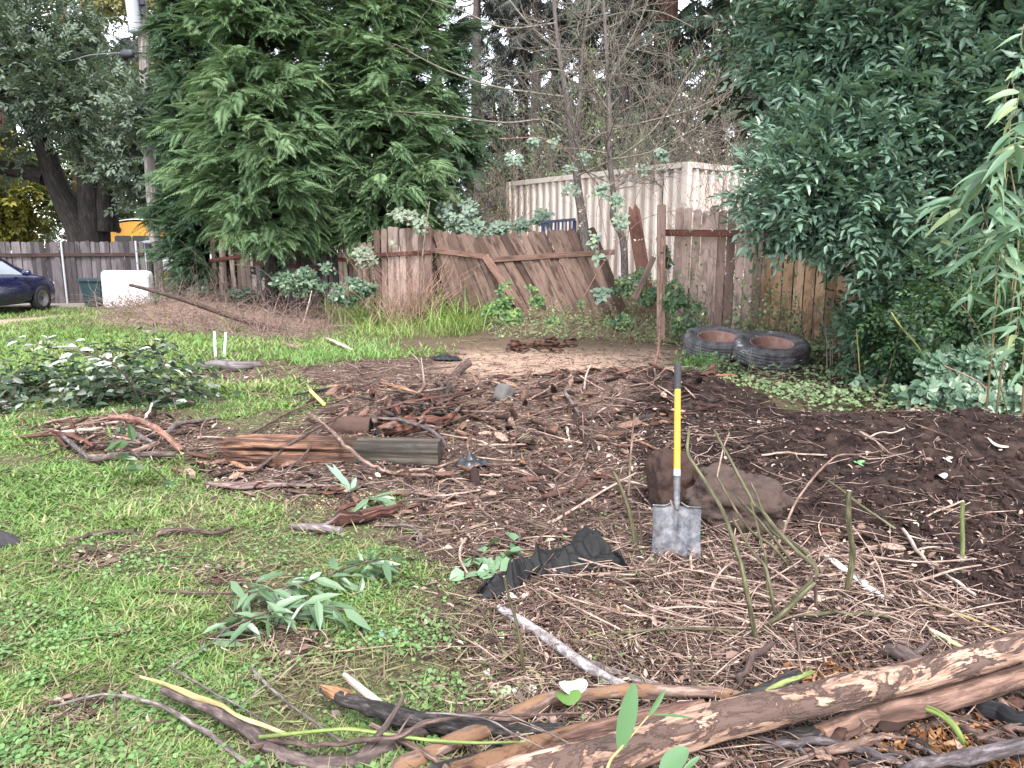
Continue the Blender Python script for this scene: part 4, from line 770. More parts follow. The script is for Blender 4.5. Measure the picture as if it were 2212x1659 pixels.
    conifer('grey conifer peeping between the two bare trunks', 1195, 47, 22, .35, 4.5, 3.0, 60, hazed, 'grey', 16, 1.0)
    conifer('tall red-trunked conifer far behind the oak, near the cable', 190, 50, 26, .5, 4.0, 13, 40, con, 'red', 14, .9)
    conifer('slim brown-trunked conifer close beside the far red-trunked one', 240, 52, 26, .45, 4.5, 12, 40, con, 'grey', 14, .9)
    conifer('far dark conifer filling the view past the oak trunks', 60, 54, 20, .4, 5.0, 1.0, 90, con, 'dark', 18, 1.1)
    conifer('far dark conifer low behind the school bus', 330, 54, 16, .4, 5.5, .6, 90, hazed, 'dark', 18, 1.1)
    conifer('far dark conifer behind the bluish cypress', 560, 46, 20, .4, 5.5, .6, 80, con, 'dark', 16, 1.1)
    conifer('far conifer at the left edge of the view', -140, 52, 20, .4, 5.5, .6, 90, con, 'dark', 18, 1.1)
    conifer('far conifer mostly hidden by the laurel', 1800, 40, 22, .4, 5.5, .6, 90, con, 'dark', 18, 1.1)
    conifer('far conifer hidden deepest behind the laurel and bamboo', 2150, 40, 22, .4, 6, .6, 90, con, 'dark', 18, 1.1)
    conifer('hazy grey conifer right behind the container roof', 1350, 44, 22, .33, 4.6, 2.5, 100, hazed, 'grey', 22, .9)
    conifer('hazy grey conifer between the slim dark one and the red trunk', 1390, 50, 24, .33, 5.0, 2.5, 90, hazed, 'grey', 20, 1.0)
    conifer('hazy grey conifer left of the bare trunks, low-boughed', 1155, 38, 20, .3, 4.4, 1.5, 90, hazed, 'grey', 20, .85)
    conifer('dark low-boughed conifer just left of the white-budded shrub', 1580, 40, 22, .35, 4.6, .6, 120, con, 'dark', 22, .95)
    conifer('distant conifer low in the gap under the bare branches', 1370, 56, 15, .35, 6, .5, 90, hazed, 'dark', 16, 1.2)
    conifer('distant conifer low behind the hazy grey pair', 1075, 58, 13, .35, 6, .5, 90, hazed, 'dark', 16, 1.2)
    conifer('distant conifer low behind the slim dark one', 1230, 60, 12, .35, 6, .5, 80, hazed, 'dark', 16, 1.2)
    # thickets of bare brush behind the fences
    def thicket(label, L, n, mat, leafmat=None, nleaf=0, hgt=(1.5, 3.2), name='brush_thicket', lt=None, lsz=(.05, .1), r0=.011, lean=.35):
        P = np.array([HZ(PD(x+RS.randn()*s, 600, Y+RS.randn()*.5)) for x, s, Y, w in L for _ in range(int(n*w))]); t = thing(name, label, 'shrub', P.mean(0)); mb = MB(); N = len(P)
        C = thin(mb, P, hgt[0]+(hgt[1]-hgt[0])*RS.rand(N), np.column_stack([RS.randn(N)*lean, RS.randn(N)*lean, np.ones(N)]), r0*(.7+.6*RS.rand(N)), .3, 7)
        q, d, k = along(C, N*5, .25, .95); M = len(q); C2 = thin(mb, q, .35+.7*RS.rand(M), d+RS.randn(M, 3)*.55, np.full(M, r0*.55), .3, 5)
        q, d, k = along(C2, N*8, .2, .95); M = len(q); C3 = thin(mb, q, .15+.4*RS.rand(M), d+RS.randn(M, 3)*.6, np.full(M, r0*.45), .3, 4)
        mb.build('stems', mat, t)
        if nleaf:
            q, d, k = along(C3, nleaf, .2, 1); m2 = MB(); scatter(m2, lt or leafT(.5), frames(d+RS.randn(nleaf, 3)*.6, RS.randn(nleaf, 3)+[0, 0, 1.0]), q, lsz[0]+(lsz[1]-lsz[0])*RS.rand(nleaf), RS.rand(nleaf)*.95); m2.build('leaves', leafmat, t, smooth=False)
    tan = barkM('tan_stem', (.14, .095, .07), (.29, .205, .155), (.44, .34, .27), sc=60, stretch=.2, bump=.1, dist=.002); pur = barkM('mauve_twig', (.075, .058, .052), (.17, .138, .122), (.30, .25, .225), sc=60, stretch=.2, bump=.1, dist=.002)
    gg = leafM('grey_green_leaf', (.10, .15, .075), (.20, .27, .15), rough=.6, transl=.2); wb = leafM('white_bud', (.42, .42, .38), (.7, .7, .66), rough=.7, transl=.2)
    thicket('tan bare brush left of the container', [(1010, 35, 20, 1), (1075, 30, 21, .8), (960, 25, 19.5, .7)], 34, tan, gg, 1500, (2.0, 4.2))
    thicket('olive leafless brush above the container roof', [(1200, 50, 23.5, 1), (1320, 60, 23, 1), (1430, 50, 22.5, .8)], 52, barkM('olive_twig', (.08, .075, .05), (.18, .165, .115), (.3, .275, .21), sc=60, stretch=.2, bump=.1, dist=.002), gg, 5000, (3.6, 6.0))
    thicket('fresh green feathery bush above the container', [(1285, 18, 25, 1)], 60, pur, leafM('fresh_green', (.13, .19, .07), (.25, .33, .14), rough=.6, transl=.3), 3500, (4.5, 7.2), lsz=(.09, .18), lt=diaT(.3))
    thicket('mauve twiggy thicket under the massive red trunk', [(1470, 40, 24, 1), (1400, 40, 25, .8), (1540, 35, 22, .8)], 42, pur, None, 0, (4.0, 7.0), lean=.5)
    thicket('twiggy shrub dotted with white buds beside the laurel', [(1560, 30, 14.5, 1), (1620, 30, 13.5, 1), (1660, 25, 13, .6)], 26, tan, wb, 1500, (2.8, 5.0), lsz=(.03, .06), r0=.007)
    thicket('thin mauve brush beside the cypress edge', [(1010, 30, 24, 1), (1120, 50, 26, 1)], 36, pur, None, 0, (4.5, 7.5), lean=.45)
bgtrees()
# ------------------------------------------------------------ bare trees before the container
def bare():
    m = bark('grey'); tw = bark('twig')
    def tree(label, stems, limbs, nb, nt, b):
        t = thing('bare_tree', label, 'tree', b); mb = MB(); cs = []
        for P, R in stems: C, T = tube(mb, P, R, 10, wob=.07, per=7); cs.append(C)
        mb.build('trunk', m, t); m2 = MB(); lc = []
        for P, R in limbs: C, T = tube(m2, P, [q*.62 for q in R], 7, wob=.08, per=6); lc.append(catmull(C, 1)[np.linspace(0, len(C)-1, 7).astype(int)])
        base = [c[np.linspace(0, len(c)-1, 7).astype(int)] for c in cs]
        A = np.array(base); q, d, k = along(A, nb, .3, .98); az = RS.rand(nb)*2*pi
        D = np.column_stack([np.cos(az), np.sin(az)*.8, .25+.5*RS.rand(nb)]); C1 = thin(m2, q, .7+1.5*RS.rand(nb)**1.5, D, .010+.010*RS.rand(nb), .22, 7, sag=-.1, tip=.4)
        A2 = np.concatenate([C1, np.array(lc)]) if lc else C1
        q, d, k = along(A2, nt, .12, 1.0); C2 = thin(m2, q, .25+.6*RS.rand(nt), d+RS.randn(nt, 3)*.6+[0, 0, .25], np.full(nt, .0065), .3, 5, tip=.5)
        q, d, k = along(C2, nt, .1, 1.0); thin(m2, q, .1+.3*RS.rand(nt), d+RS.randn(nt, 3)*.7+[0, 0, .2], np.full(nt, .005), .3, 4, tip=.6)
        m2.build('branches', tw, t); return t
    Y = 15.2; b = HZ(PD(1262, 560, Y))
    tree('bare grey tree with a forked bowed trunk rising before the container', [(V3([(1268, 590), (1262, 500), (1250, 420), (1243, 350), (1232, 280), (1222, 200), (1207, 110), (1196, 0), (1190, -120)], Y), [.11, .10, .085, .075, .065, .055, .045, .035, .02]),
          (V3([(1256, 470), (1246, 400), (1240, 330), (1252, 230), (1258, 120), (1270, 20), (1285, -100)], Y+.15), [.07, .06, .05, .042, .034, .025, .015])],
         [(V3([(1224, 210), (1150, 200), (1060, 185), (960, 150), (880, 110)], Y), [.04, .035, .03, .022, .012]), (V3([(1235, 300), (1180, 260), (1090, 265), (960, 250), (850, 240)], Y), [.04, .034, .028, .02, .01]),
          (V3([(1243, 345), (1300, 290), (1400, 262), (1500, 235), (1570, 200)], Y), [.04, .036, .03, .022, .012]), (V3([(1208, 110), (1150, 60), (1100, 0), (1060, -50)], Y), [.035, .03, .022, .015]), (V3([(1200, 50), (1090, 60), (990, 20), (900, -10)], Y-.3), [.03, .026, .02, .012]),
          (V3([(1262, 60), (1330, 30), (1420, 25), (1500, 60)], Y), [.03, .026, .02, .012]), (V3([(1246, 380), (1350, 330), (1420, 270), (1480, 170), (1520, 120)], Y-.2), [.035, .03, .026, .018, .01])], 42, 400, b)
    Y = 14.6; b = HZ(PD(1345, 580, Y))
    tree('slender bare tree right of the forked one, crooked at its foot', [(V3([(1350, 600), (1346, 520), (1325, 470), (1326, 430), (1318, 350), (1316, 250), (1312, 150), (1306, 40), (1300, -80)], Y), [.075, .07, .065, .055, .05, .045, .036, .028, .018])],
         [(V3([(1317, 345), (1400, 330), (1480, 290), (1550, 250)], Y), [.03, .026, .02, .012]), (V3([(1314, 180), (1350, 110), (1385, 40), (1410, -30)], Y), [.03, .026, .02, .012]), (V3([(1316, 240), (1270, 180), (1200, 150), (1130, 160)], Y-.2), [.028, .022, .016, .01])], 34, 420, b)
    Y = 16.5; b = HZ(PD(1420, 580, Y))
    tree('low spreading bare tree with arching pinkish twigs above the container corner', [(V3([(1440, 560), (1435, 420), (1450, 330), (1500, 240), (1540, 170)], Y), [.06, .05, .04, .03, .015])],
         [(V3([(1440, 350), (1400, 290), (1390, 220), (1330, 160)], Y), [.035, .03, .022, .012]), (V3([(1450, 330), (1530, 290), (1600, 270)], Y), [.03, .022, .012]), (V3([(1480, 270), (1470, 200), (1500, 130), (1580, 100)], Y), [.026, .02, .016, .01])], 36, 460, b)
bare()
# ------------------------------------------------------------ laurel, bamboo, ivy, brambles
def right():
    lm = leafM('laurel_leaf', (.065, .135, .09), (.18, .28, .20), (.26, .34, .15), rough=.38, transl=.15, spec=.6)
    T = [sprigT(n, .36, .12, .38, .95, .2, .3) for n in (8, 7, 9, 7)]
    b = HZ(PD(1960, 780, 8.9)); st = []
    for P in ([(1960, 800), (1940, 640), (1860, 420), (1780, 250), (1700, 90)], [(1990, 800), (2000, 600), (1990, 400), (2010, 150), (2030, -60)], [(2020, 800), (2080, 600), (2180, 420), (2260, 200)], [(1950, 800), (1900, 690), (1800, 560), (1700, 470)]):
        st.append((V3(P, 8.9), np.linspace(.07, .02, len(P))))
    B = [(1640, -50, 9.4, .6), (1740, 20, 9.2, .7), (1600, 30, 9.4, .28), (1680, 85, 9.2, .3), (1850, 60, 8.8, .85), (2020, 40, 8.4, .9), (2180, 80, 8.2, .9), (2350, 100, 8.0, 1.0), (1820, 170, 8.7, .6), (1790, 270, 8.6, .5), (1960, 220, 8.4, .75), (2130, 230, 8.2, .6), (2300, 300, 8.0, .9),
         (1745, 350, 8.6, .5), (1850, 350, 8.3, .55), (1690, 400, 8.5, .40), (1790, 430, 8.2, .42), (1690, 460, 8.5, .28), (1880, 430, 8.1, .35), (1800, 480, 8.3, .24), (1870, 505, 8.1, .30), (1985, 330, 8.2, .35), (1960, 580, 8.1, .3), (2420, 500, 8, 1.0), (2230, 420, 8.3, .45), (2090, 600, 8.2, .3), (2240, 620, 8.4, .6)]
    leafy('laurel_tree', 'huge dark glossy laurel overhanging the ivy fence and tyres', 'tree', b, st, BL(B), 8000, T, (.75, 1.2), lm, bark('dark'), .55, -.08, 1.7, .15, 3, tone=.9)
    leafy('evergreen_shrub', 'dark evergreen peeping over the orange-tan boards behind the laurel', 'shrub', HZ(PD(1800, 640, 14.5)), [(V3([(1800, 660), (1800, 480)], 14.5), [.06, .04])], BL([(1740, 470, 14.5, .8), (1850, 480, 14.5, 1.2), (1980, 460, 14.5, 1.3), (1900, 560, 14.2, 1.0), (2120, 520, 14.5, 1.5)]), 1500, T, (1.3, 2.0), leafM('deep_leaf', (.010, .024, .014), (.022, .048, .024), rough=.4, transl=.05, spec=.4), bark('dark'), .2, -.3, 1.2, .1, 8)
    # darker evergreens deeper behind it
    B = [(1930, 260, 10.8, 1.4), (2150, 300, 10.5, 1.7), (2400, 350, 10.5, 1.8), (2010, 600, 10.6, .75), (2130, 620, 10.4, 1.1), (2350, 650, 10.2, 1.2), (1950, 0, 11, 1.6), (2250, -20, 11, 1.8), (1720, 120, 11.0, .8), (2520, 650, 10, 1.3), (2650, 300, 10, 1.8)]
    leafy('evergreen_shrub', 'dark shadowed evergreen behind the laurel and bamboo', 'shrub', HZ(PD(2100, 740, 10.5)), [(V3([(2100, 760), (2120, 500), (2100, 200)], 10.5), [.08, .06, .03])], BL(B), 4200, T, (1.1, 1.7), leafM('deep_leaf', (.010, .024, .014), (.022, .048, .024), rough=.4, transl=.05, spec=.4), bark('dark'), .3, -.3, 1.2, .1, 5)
    # lower shrub with small round leaves before the dark gap
    sm = leafM('small_leaf', (.03, .07, .03), (.075, .14, .055), (.16, .2, .06), rough=.4, transl=.15, spec=.4); T2 = [sprigT(9, .3, .055, .6, .95, .2, .3) for _ in range(3)]
    leafy('small_leaved_shrub', 'low shrub with small green leaves under the bamboo', 'shrub', HZ(PD(2120, 850, 7.2)), [(V3([(2120, 860), (2110, 760), (2080, 640)], 7.2), [.015, .012, .008]), (V3([(2150, 860), (2160, 740), (2180, 600)], 7.3), [.015, .012, .008])],
          BL([(2060, 640, 7.3, .3), (2110, 700, 7.2, .32), (2180, 620, 7.3, .38), (2200, 760, 7.2, .35), (2290, 700, 7.1, .5), (2010, 740, 7.6, .25), (1950, 700, 8, .3), (2250, 850, 6.9, .3)]), 900, T2, (.8, 1.3), sm, bark('grey'), .3, -.2, 2.5, .1, 9)
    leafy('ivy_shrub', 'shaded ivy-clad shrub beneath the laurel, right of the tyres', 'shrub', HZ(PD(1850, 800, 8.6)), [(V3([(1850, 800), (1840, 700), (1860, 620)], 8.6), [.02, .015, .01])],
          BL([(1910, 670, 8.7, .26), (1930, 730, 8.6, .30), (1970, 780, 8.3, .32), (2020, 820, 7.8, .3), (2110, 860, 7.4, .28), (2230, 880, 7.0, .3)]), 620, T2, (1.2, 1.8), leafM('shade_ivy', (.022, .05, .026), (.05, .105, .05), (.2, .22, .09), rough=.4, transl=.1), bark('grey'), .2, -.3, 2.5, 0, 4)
    # bamboo
    bl = leafM('bamboo_leaf', (.06, .13, .065), (.165, .28, .17), (.24, .28, .12), rough=.42, transl=.22, spec=.4); cul = barkM('bamboo_culm', (.06, .045, .022), (.14, .105, .05), (.22, .175, .09), sc=30, stretch=.1, bump=.1, dist=.002, rough=.5)
    def longT(w=.18):
        n = 6; y = np.linspace(0, 1, n+1); wd = w*np.array([.25, .85, 1, .9, .68, .36, .02])*.5; V = []; c = -.34*y**2.2
        for i in range(n+1): V += [(-wd[i], y[i], c[i]+wd[i]*.45), (0, y[i], c[i]), (wd[i], y[i], c[i]+wd[i]*.45)]
        i = np.arange(n)[:, None]*3; j = np.arange(2)[None]; return np.array(V), [np.stack([i+j, i+j+1, i+4+j, i+3+j], -1).reshape(-1, 4)]
    LT = longT()
    base = HZ(PD(2140, 905, 6.4)); bm = thing('bamboo', 'clump of bamboo with long pale leaves hanging at the frame edge', 'bamboo', base)
    for P, Y, r in (([(2128, 915), (2140, 780), (2150, 640), (2148, 560), (2120, 440)], 6.3, .010), ([(2150, 915), (2165, 790), (2190, 640), (2200, 480), (2180, 330), (2190, 180)], 6.2, .011), ([(2205, 905), (2220, 760), (2240, 560), (2230, 380), (2170, 300)], 6.0, .011), ([(2260, 905), (2280, 700), (2270, 480), (2240, 420)], 5.6, .012), ([(2180, 905), (2150, 800), (2100, 690), (2040, 620)], 6.3, .007)):
        m = MB(); tube(m, V3(P, Y), np.linspace(r, r*.35, len(P)), 8, wob=.03); m.build('culm', cul, bm)
    cl = [(2140, 400, 4.9, 14, .30), (2170, 560, 5.0, 12, .28), (2110, 560, 5.2, 10, .26), (2050, 470, 5.1, 9, .28), (2190, 330, 4.8, 12, .28), (2195, 250, 5.0, 9, .26), (2150, 620, 5.3, 10, .24), (2190, 760, 5.4, 9, .22), (2090, 660, 5.6, 7, .22), (2075, 455, 5.1, 9, .28), (2010, 500, 5.3, 6, .24), (2130, 480, 5.0, 10, .28), (2165, 450, 5.0, 11, .25), (2110, 430, 5.2, 9, .25), (2080, 500, 5.3, 10, .24), (2150, 530, 5.2, 9, .24), (2200, 500, 5.0, 9, .25), (2030, 540, 5.5, 6, .2), (2210, 350, 4.9, 9, .25), (2170, 230, 5.5, 8, .2), (2200, 170, 5.4, 7, .2), (2240, 300, 5.2, 10, .24), (2260, 450, 5, 14, .25), (2060, 590, 5.6, 4, .18), (2185, 640, 5.6, 8, .2), (2200, 720, 5.7, 8, .18), (2140, 790, 6, 5, .17), (2205, 820, 5.8, 6, .17), (2260, 620, 5.3, 12, .24), (2150, 690, 5.9, 5, .16), (2205, 95, 5.6, 5, .18)]
    m = MB(); mt = MB()
    for x, y, Y, n, L in cl:
        p = PD(x, y, Y); tip = p+[.10, .15, .16]; tube(mt, [p, p+[.05, .08, .07], tip, tip+[.2, .3, .1]], .003, 5, wob=0, per=3)
        n = max(3, int(n*.72)); az = RS.rand(n)*2*pi; D = np.column_stack([np.cos(az)*.8-.35, np.sin(az)*.5-.35, -.0-.75*RS.rand(n)]); q = p+(tip-p)*RS.rand(n, 1)*1.2
        scatter(m, LT, frames(D, RS.randn(n, 3)*.5+[-.1, -.5, .9]), q, np.column_stack([(.75+.5*RS.rand(n))*L*1.05, L*(.6+.6*RS.rand(n)), L*np.ones(n)]), RS.rand(n)*.98)
    m.build('leaves', bl, bm); mt.build('twigs', cul, bm)
    # dead canes and stems through the shade
    def stem(name, label, cat, P, Y, r, mat, group=None):
        m = MB(); Q = [PD(x, y, Y+(e[0] if e else 0)) for x, y, *e in P]; Q[0] = Q[0] if False else np.array([Q[0][0], Q[0][1], min(Q[0][2], float(H(Q[0][0], Q[0][1]))-.02)]); tube(m, Q, np.linspace(r, r*.55, len(Q)), 7, wob=.05); return tag(m.build(name, mat, org=Q[0]), label, cat, group)
    gs = barkM('green_stem', (.13, .14, .035), (.25, .26, .08), (.36, .36, .15), sc=60, stretch=.1, bump=.15, dist=.002, rough=.6); pt = bark('twig')
    stem('green_cane', 'yellow-green cut stem bending up in the dark under the laurel', 'stem', [(2035, 900), (2022, 850), (2004, 790), (1980, 745), (1945, 705), (1925, 675)], 7.3, .014, gs)
    stem('green_cane', 'short upright yellow-green stem beside the ivy-clad shrub', 'stem', [(1862, 880), (1860, 840), (1855, 770), (1850, 710)], 8.0, .009, gs)
    for i, (x, d) in enumerate(((1788, 3), (1800, 8), (1814, -4), (1795, -10))):
        stem('dry_cane', 'thin pale dry stem in the bunch right of the tyres', 'stem', [(x, 795), (x-2, 740), (x-8+d, 690), (x-14+d*3, 640)], 9.2, .008, pt, 'pale dry stems right of the tyres')
    # ivy over the ground and up the fence
    a = [90, 62, 35, 5, -35, -68, -90, -112, -145, 175, 145, 118]; r = [1.0, .55, .8, .5, .62, .35, .12, .35, .62, .5, .8, .55]
    iv = np.array([[0, 0, .06]]+[[q*cos(radians(t))*.5, q*sin(radians(t))*.5+.12, -.05*q] for t, q in zip(a, r)]); k = np.arange(12); IT = (iv, [np.stack([np.zeros(12, int), (k+1) % 12+1, k+1], -1)[:, ::-1].copy()])
    ivm = leafM('ivy_leaf', (.085, .14, .06), (.20, .27, .13), (.36, .37, .18), rough=.42, transl=.15, spec=.4)
    m = MB(); x, y = spread(60000, 6.2, 14.5, 1.0, 1.5); w = sstep(-.3, .25, sdpoly(x, y, Z_IVY)+wob(x, y)*.4); w = np.maximum(w, sstep(-.15, .1, sdpoly(x, y, polyXY([(1060, 700), (1180, 690), (1450, 705), (1460, 740), (1250, 728), (1080, 735)])))*.8)*np.clip(.7+fbm(x*1.5, y*1.5, o=2)*1.4, .12, 1)
    k = RS.rand(len(x)) < w*.85; x, y = x[k], y[k]; N = len(x); hh = np.clip(.10+fbm(x*1.1, y*1.1+4, o=2)*.3, .03, .32)
    scatter(m, IT, frames(np.column_stack([RS.randn(N), RS.randn(N)-.5, RS.randn(N)*.4-.2]), np.column_stack([RS.randn(N)*.4, RS.randn(N)*.4-.45, np.ones(N)])), onground(x, y, .02)+np.column_stack([0*x, 0*x, hh*RS.rand(N)]), .035+.055*RS.rand(N), np.clip(RS.rand(N)*.6+fbm(x, y, o=2)*.5+.2, 0, 1))
    tag(m.build('ivy_cover', ivm, smooth=False), kind='stuff')
    m = MB(); x, y = spread(9000, 6.4, 13.5, 1.0, 1.5); w = sstep(-.2, .2, sdpoly(x, y, Z_IVY)); k = RS.rand(len(x)) < w*.35; x, y = x[k], y[k]; N = len(x)
    thin(m, onground(x, y, .02), .15+.45*RS.rand(N), np.column_stack([RS.randn(N), RS.randn(N), .15+.35*RS.rand(N)]), .002+.0022*RS.rand(N), .22, 5, sag=.3, tip=.5); tag(m.build('dead_stems', barkM('tan_stem', (), (), ())), kind='stuff')
    Pn = polyXY([(1050, 672), (1150, 690), (1350, 672), (1440, 680), (1475, 745), (1250, 738), (1060, 728)]); lo, hi = Pn.min(0), Pn.max(0); x = lo[0]+(hi[0]-lo[0])*RS.rand(16000); y = lo[1]+(hi[1]-lo[1])*RS.rand(16000); k = sdpoly(x, y, Pn)+wob(x, y)*.5 > 0; x, y = x[k], y[k]; k = RS.rand(len(x)) < .45+fbm(x*1.6, y*1.6, o=2)*.9; x, y = x[k], y[k]; N = len(x); m = MB()
    scatter(m, IT, frames(np.column_stack([RS.randn(N), RS.randn(N)-.5, RS.randn(N)*.4-.2]), np.column_stack([RS.randn(N)*.4, RS.randn(N)*.4-.5, np.ones(N)])), onground(x, y, .02)+np.column_stack([0*x, 0*x, .3*RS.rand(N)**1.6]), .035+.05*RS.rand(N), RS.rand(N)); tag(m.build('weed_cover', leafM('weed_leaf', (.07, .12, .04), (.19, .27, .10), (.34, .30, .16), rough=.5, transl=.2), smooth=False), kind='stuff')
    m = MB(); n = 1400; j = RS.randint(0, N, n); thin(m, onground(x[j], y[j], .01), .1+.4*RS.rand(n), np.column_stack([RS.randn(n)*.7, RS.randn(n)*.5, .6+.5*RS.rand(n)]), np.full(n, .004), .35, 5, sag=.2); tag(m.build('weed_stems', barkM('tan_stem', (), (), ())), kind='stuff')
    m = MB(); ms = MB()
    A, B, C = HZ(PD(1448, 690, 13.0)), HZ(PD(1640, 690, 12.3)), HZ(PD(1850, 700, 11.7))
    for (P, Q, n, top) in ((A, B, 620, .8), (B, C, 620, .9)):
        u = RS.rand(n); z = np.abs(RS.randn(n))*top*.5*(1+.9*np.sin(u*9)); X = P+(Q-P)*u[:, None]; X = X+np.column_stack([np.zeros(n), -.06-.10*RS.rand(n), z])
        scatter(m, IT, frames(np.column_stack([RS.randn(n), -.3+0*u, RS.randn(n)-.5]), np.column_stack([RS.randn(n)*.5, -np.ones(n), .5+RS.randn(n)*.3])), X, .05+.06*RS.rand(n), RS.rand(n))
        n = 60; u = RS.rand(n); X = P+(Q-P)*u[:, None]+[0, -.06, 0]; thin(ms, X, .5+1.2*RS.rand(n), np.column_stack([RS.randn(n)*.35, -.08-.1*RS.rand(n), np.ones(n)]), np.full(n, .006), .35, 7, sag=.15)
    iv2 = thing('climbing_ivy', 'straggly ivy climbing the pale fence behind the tyres', 'ivy', (A+B)/2); m.build('leaves', ivm, iv2, smooth=False); ms.build('stems', pt, iv2)
    # brambles: arching stems carrying leaves in threes
    brm = leafM('bramble_leaf', (.13, .19, .14), (.235, .315, .25), (.28, .33, .2), rough=.55, transl=.2, spec=.3); br2 = leafM('bramble_green', (.05, .11, .04), (.12, .22, .07), (.24, .33, .08), rough=.5, transl=.2, spec=.3)
    def bramble(label, C, n, mat, size, stems, name='bramble', cat='bramble'):
        b = PD(*C[0][:2], C[0][2]); t = thing(name, label, cat, HZ(b)); m = MB(); P, d, k = blobs([(PD(x, y, Y), (r, r*.6, r*(q[0] if q else .8))) for x, y, Y, r, *q in C], int(n*1.3), .1, .02, 3.4); N = len(P)
        for s in range(3):
            an = RS.rand(N)*2*pi; o = np.column_stack([np.cos(an), np.sin(an)*.4-.3, np.sin(an)*.8]); scatter(m, leafT(.75, .15), frames(o, np.column_stack([RS.randn(N)*.4, -.7+RS.randn(N)*.3, .6+0*an])), P+o*size*.25, size*(.7+.6*RS.rand(N)), RS.rand(N)*.97)
        m.build('leaves', mat, t, smooth=False); ms = MB()
        for Q, Y in stems: ms = MB(); tube(ms, V3(Q, Y), .007, 6, wob=.05); ms.build('stem', barkM('bramble_stem', (.13, .07, .055), (.27, .16, .125), (.4, .28, .22), sc=60, stretch=.15, bump=.1, dist=.002), t)
    bramble('pale blue-green bramble heaped above the slumped fence panel', [(1000, 470, 16.6, .42), (1030, 500, 16.5, .3), (965, 455, 16.8, .25), (1120, 485, 16.6, .3, .5), (1175, 475, 16.4, .25), (1080, 500, 16.5, .22)], 330, brm, .10, [([(1000, 560), (1005, 500), (990, 440), (960, 410)], 16.5), ([(1120, 540), (1110, 490), (1150, 455)], 16.5)])
    bramble('bramble leaves strung along high arching stems between the bare trunks', [(1080, 305, 14.4, .14), (1110, 345, 14.4, .12), (1190, 300, 14.4, .16), (1160, 310, 14.4, .13), (1225, 360, 14.4, .14), (1255, 345, 14.4, .13), (1230, 410, 14.4, .14), (1290, 410, 14.3, .18), (1325, 440, 14.3, .16), (1400, 365, 14.2, .16), (1430, 330, 14.2, .13), (1290, 455, 14.3, .14), (1270, 500, 14.2, .13), (1360, 470, 14.2, .12)], 110, brm, .085,
            [([(1320, 560), (1300, 470), (1285, 400), (1250, 350), (1180, 300), (1080, 300)], 14.4), ([(1350, 560), (1370, 440), (1420, 350), (1460, 320)], 14.2), ([(1295, 560), (1290, 450), (1330, 390), (1390, 360)], 14.3)])
    bramble('red-stemmed bramble arching from the tipped panel to the split post', [(1300, 560, 14.0, .12), (1295, 590, 14.0, .10), (1300, 640, 14, .12), (1290, 520, 14, .1), (1340, 480, 13.9, .1), (1302, 690, 14, .1)], 36, brm, .11, [([(1262, 640), (1290, 590), (1330, 530), (1380, 480), (1430, 460), (1480, 455), (1530, 465)], 13.8)])
    bramble('bright green bramble shoots growing up the tipped brown panel', [(1150, 620, 14.2, .10), (1160, 650, 14.2, .12), (1085, 640, 14.3, .2, 1.4), (1070, 680, 14.3, .25), (1110, 690, 14.2, .22), (1255, 660, 14.0, .1), (1275, 610, 14.0, .08), (1190, 700, 14.0, .2, .5), (1310, 710, 13.9, .25, .5)], 230, br2, .075, [([(1080, 700), (1090, 640), (1080, 610)], 14.3)])
    bramble('leafy bramble in the gap at the foot of the split post', [(1400, 640, 13.3, .22), (1385, 600, 13.6, .16), (1460, 650, 12.6, .25, 1.2), (1475, 700, 12.3, .2), (1500, 680, 12.3, .2), (1440, 560, 12.9, .12, 1.8), (1350, 620, 14.2, .22), (1350, 700, 13.8, .25)], 300, leafM('dark_bramble', (.03, .075, .035), (.09, .16, .075), (.3, .3, .09), rough=.45, transl=.15), .075, [([(1445, 720), (1440, 600), (1450, 530)], 12.8)])
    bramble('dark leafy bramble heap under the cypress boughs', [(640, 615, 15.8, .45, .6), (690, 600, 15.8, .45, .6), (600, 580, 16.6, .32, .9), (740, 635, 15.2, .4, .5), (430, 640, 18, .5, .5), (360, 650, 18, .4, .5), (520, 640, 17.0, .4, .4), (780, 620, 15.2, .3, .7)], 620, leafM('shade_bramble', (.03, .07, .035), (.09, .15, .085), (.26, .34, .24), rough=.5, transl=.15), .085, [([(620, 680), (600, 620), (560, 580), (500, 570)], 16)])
    pal = leafM('pale_ivy_leaf', (.05, .11, .06), (.16, .25, .17), (.30, .36, .24), rough=.4, transl=.15, spec=.5)
    bramble('ivy heap with pale broad leaves in front of the bamboo foot', [(2060, 850, 6.9, .3, .5), (2140, 870, 6.6, .3, .5), (1990, 860, 7.1, .25, .5), (2210, 870, 6.5, .3, .6), (2120, 790, 6.9, .2), (2030, 790, 7.1, .2)], 380, pal, .085, [([(2180, 900), (2120, 830), (2040, 790)], 6.6)])
    bramble('ivy with large pale leaves round the bent yellow-green cane', [(1930, 800, 7.8, .25), (1975, 770, 7.6, .2), (1880, 820, 8.0, .22, .6), (1950, 690, 7.9, .16), (1840, 700, 8.6, .14), (2010, 720, 7.5, .14)], 200, pal, .10, [([(1900, 860), (1930, 770), (1950, 690)], 7.8)])
    bramble('grey-leaved bramble sprigs on top of the upright tan boards', [(870, 470, 15.6, .3, .5), (830, 500, 15.6, .2), (900, 490, 15.4, .2), (790, 555, 15.8, .25), (850, 520, 15.4, .15)], 130, leafM('grey_bramble', (.14, .18, .12), (.25, .30, .22), (.3, .28, .2), rough=.6, transl=.15), .085, [])
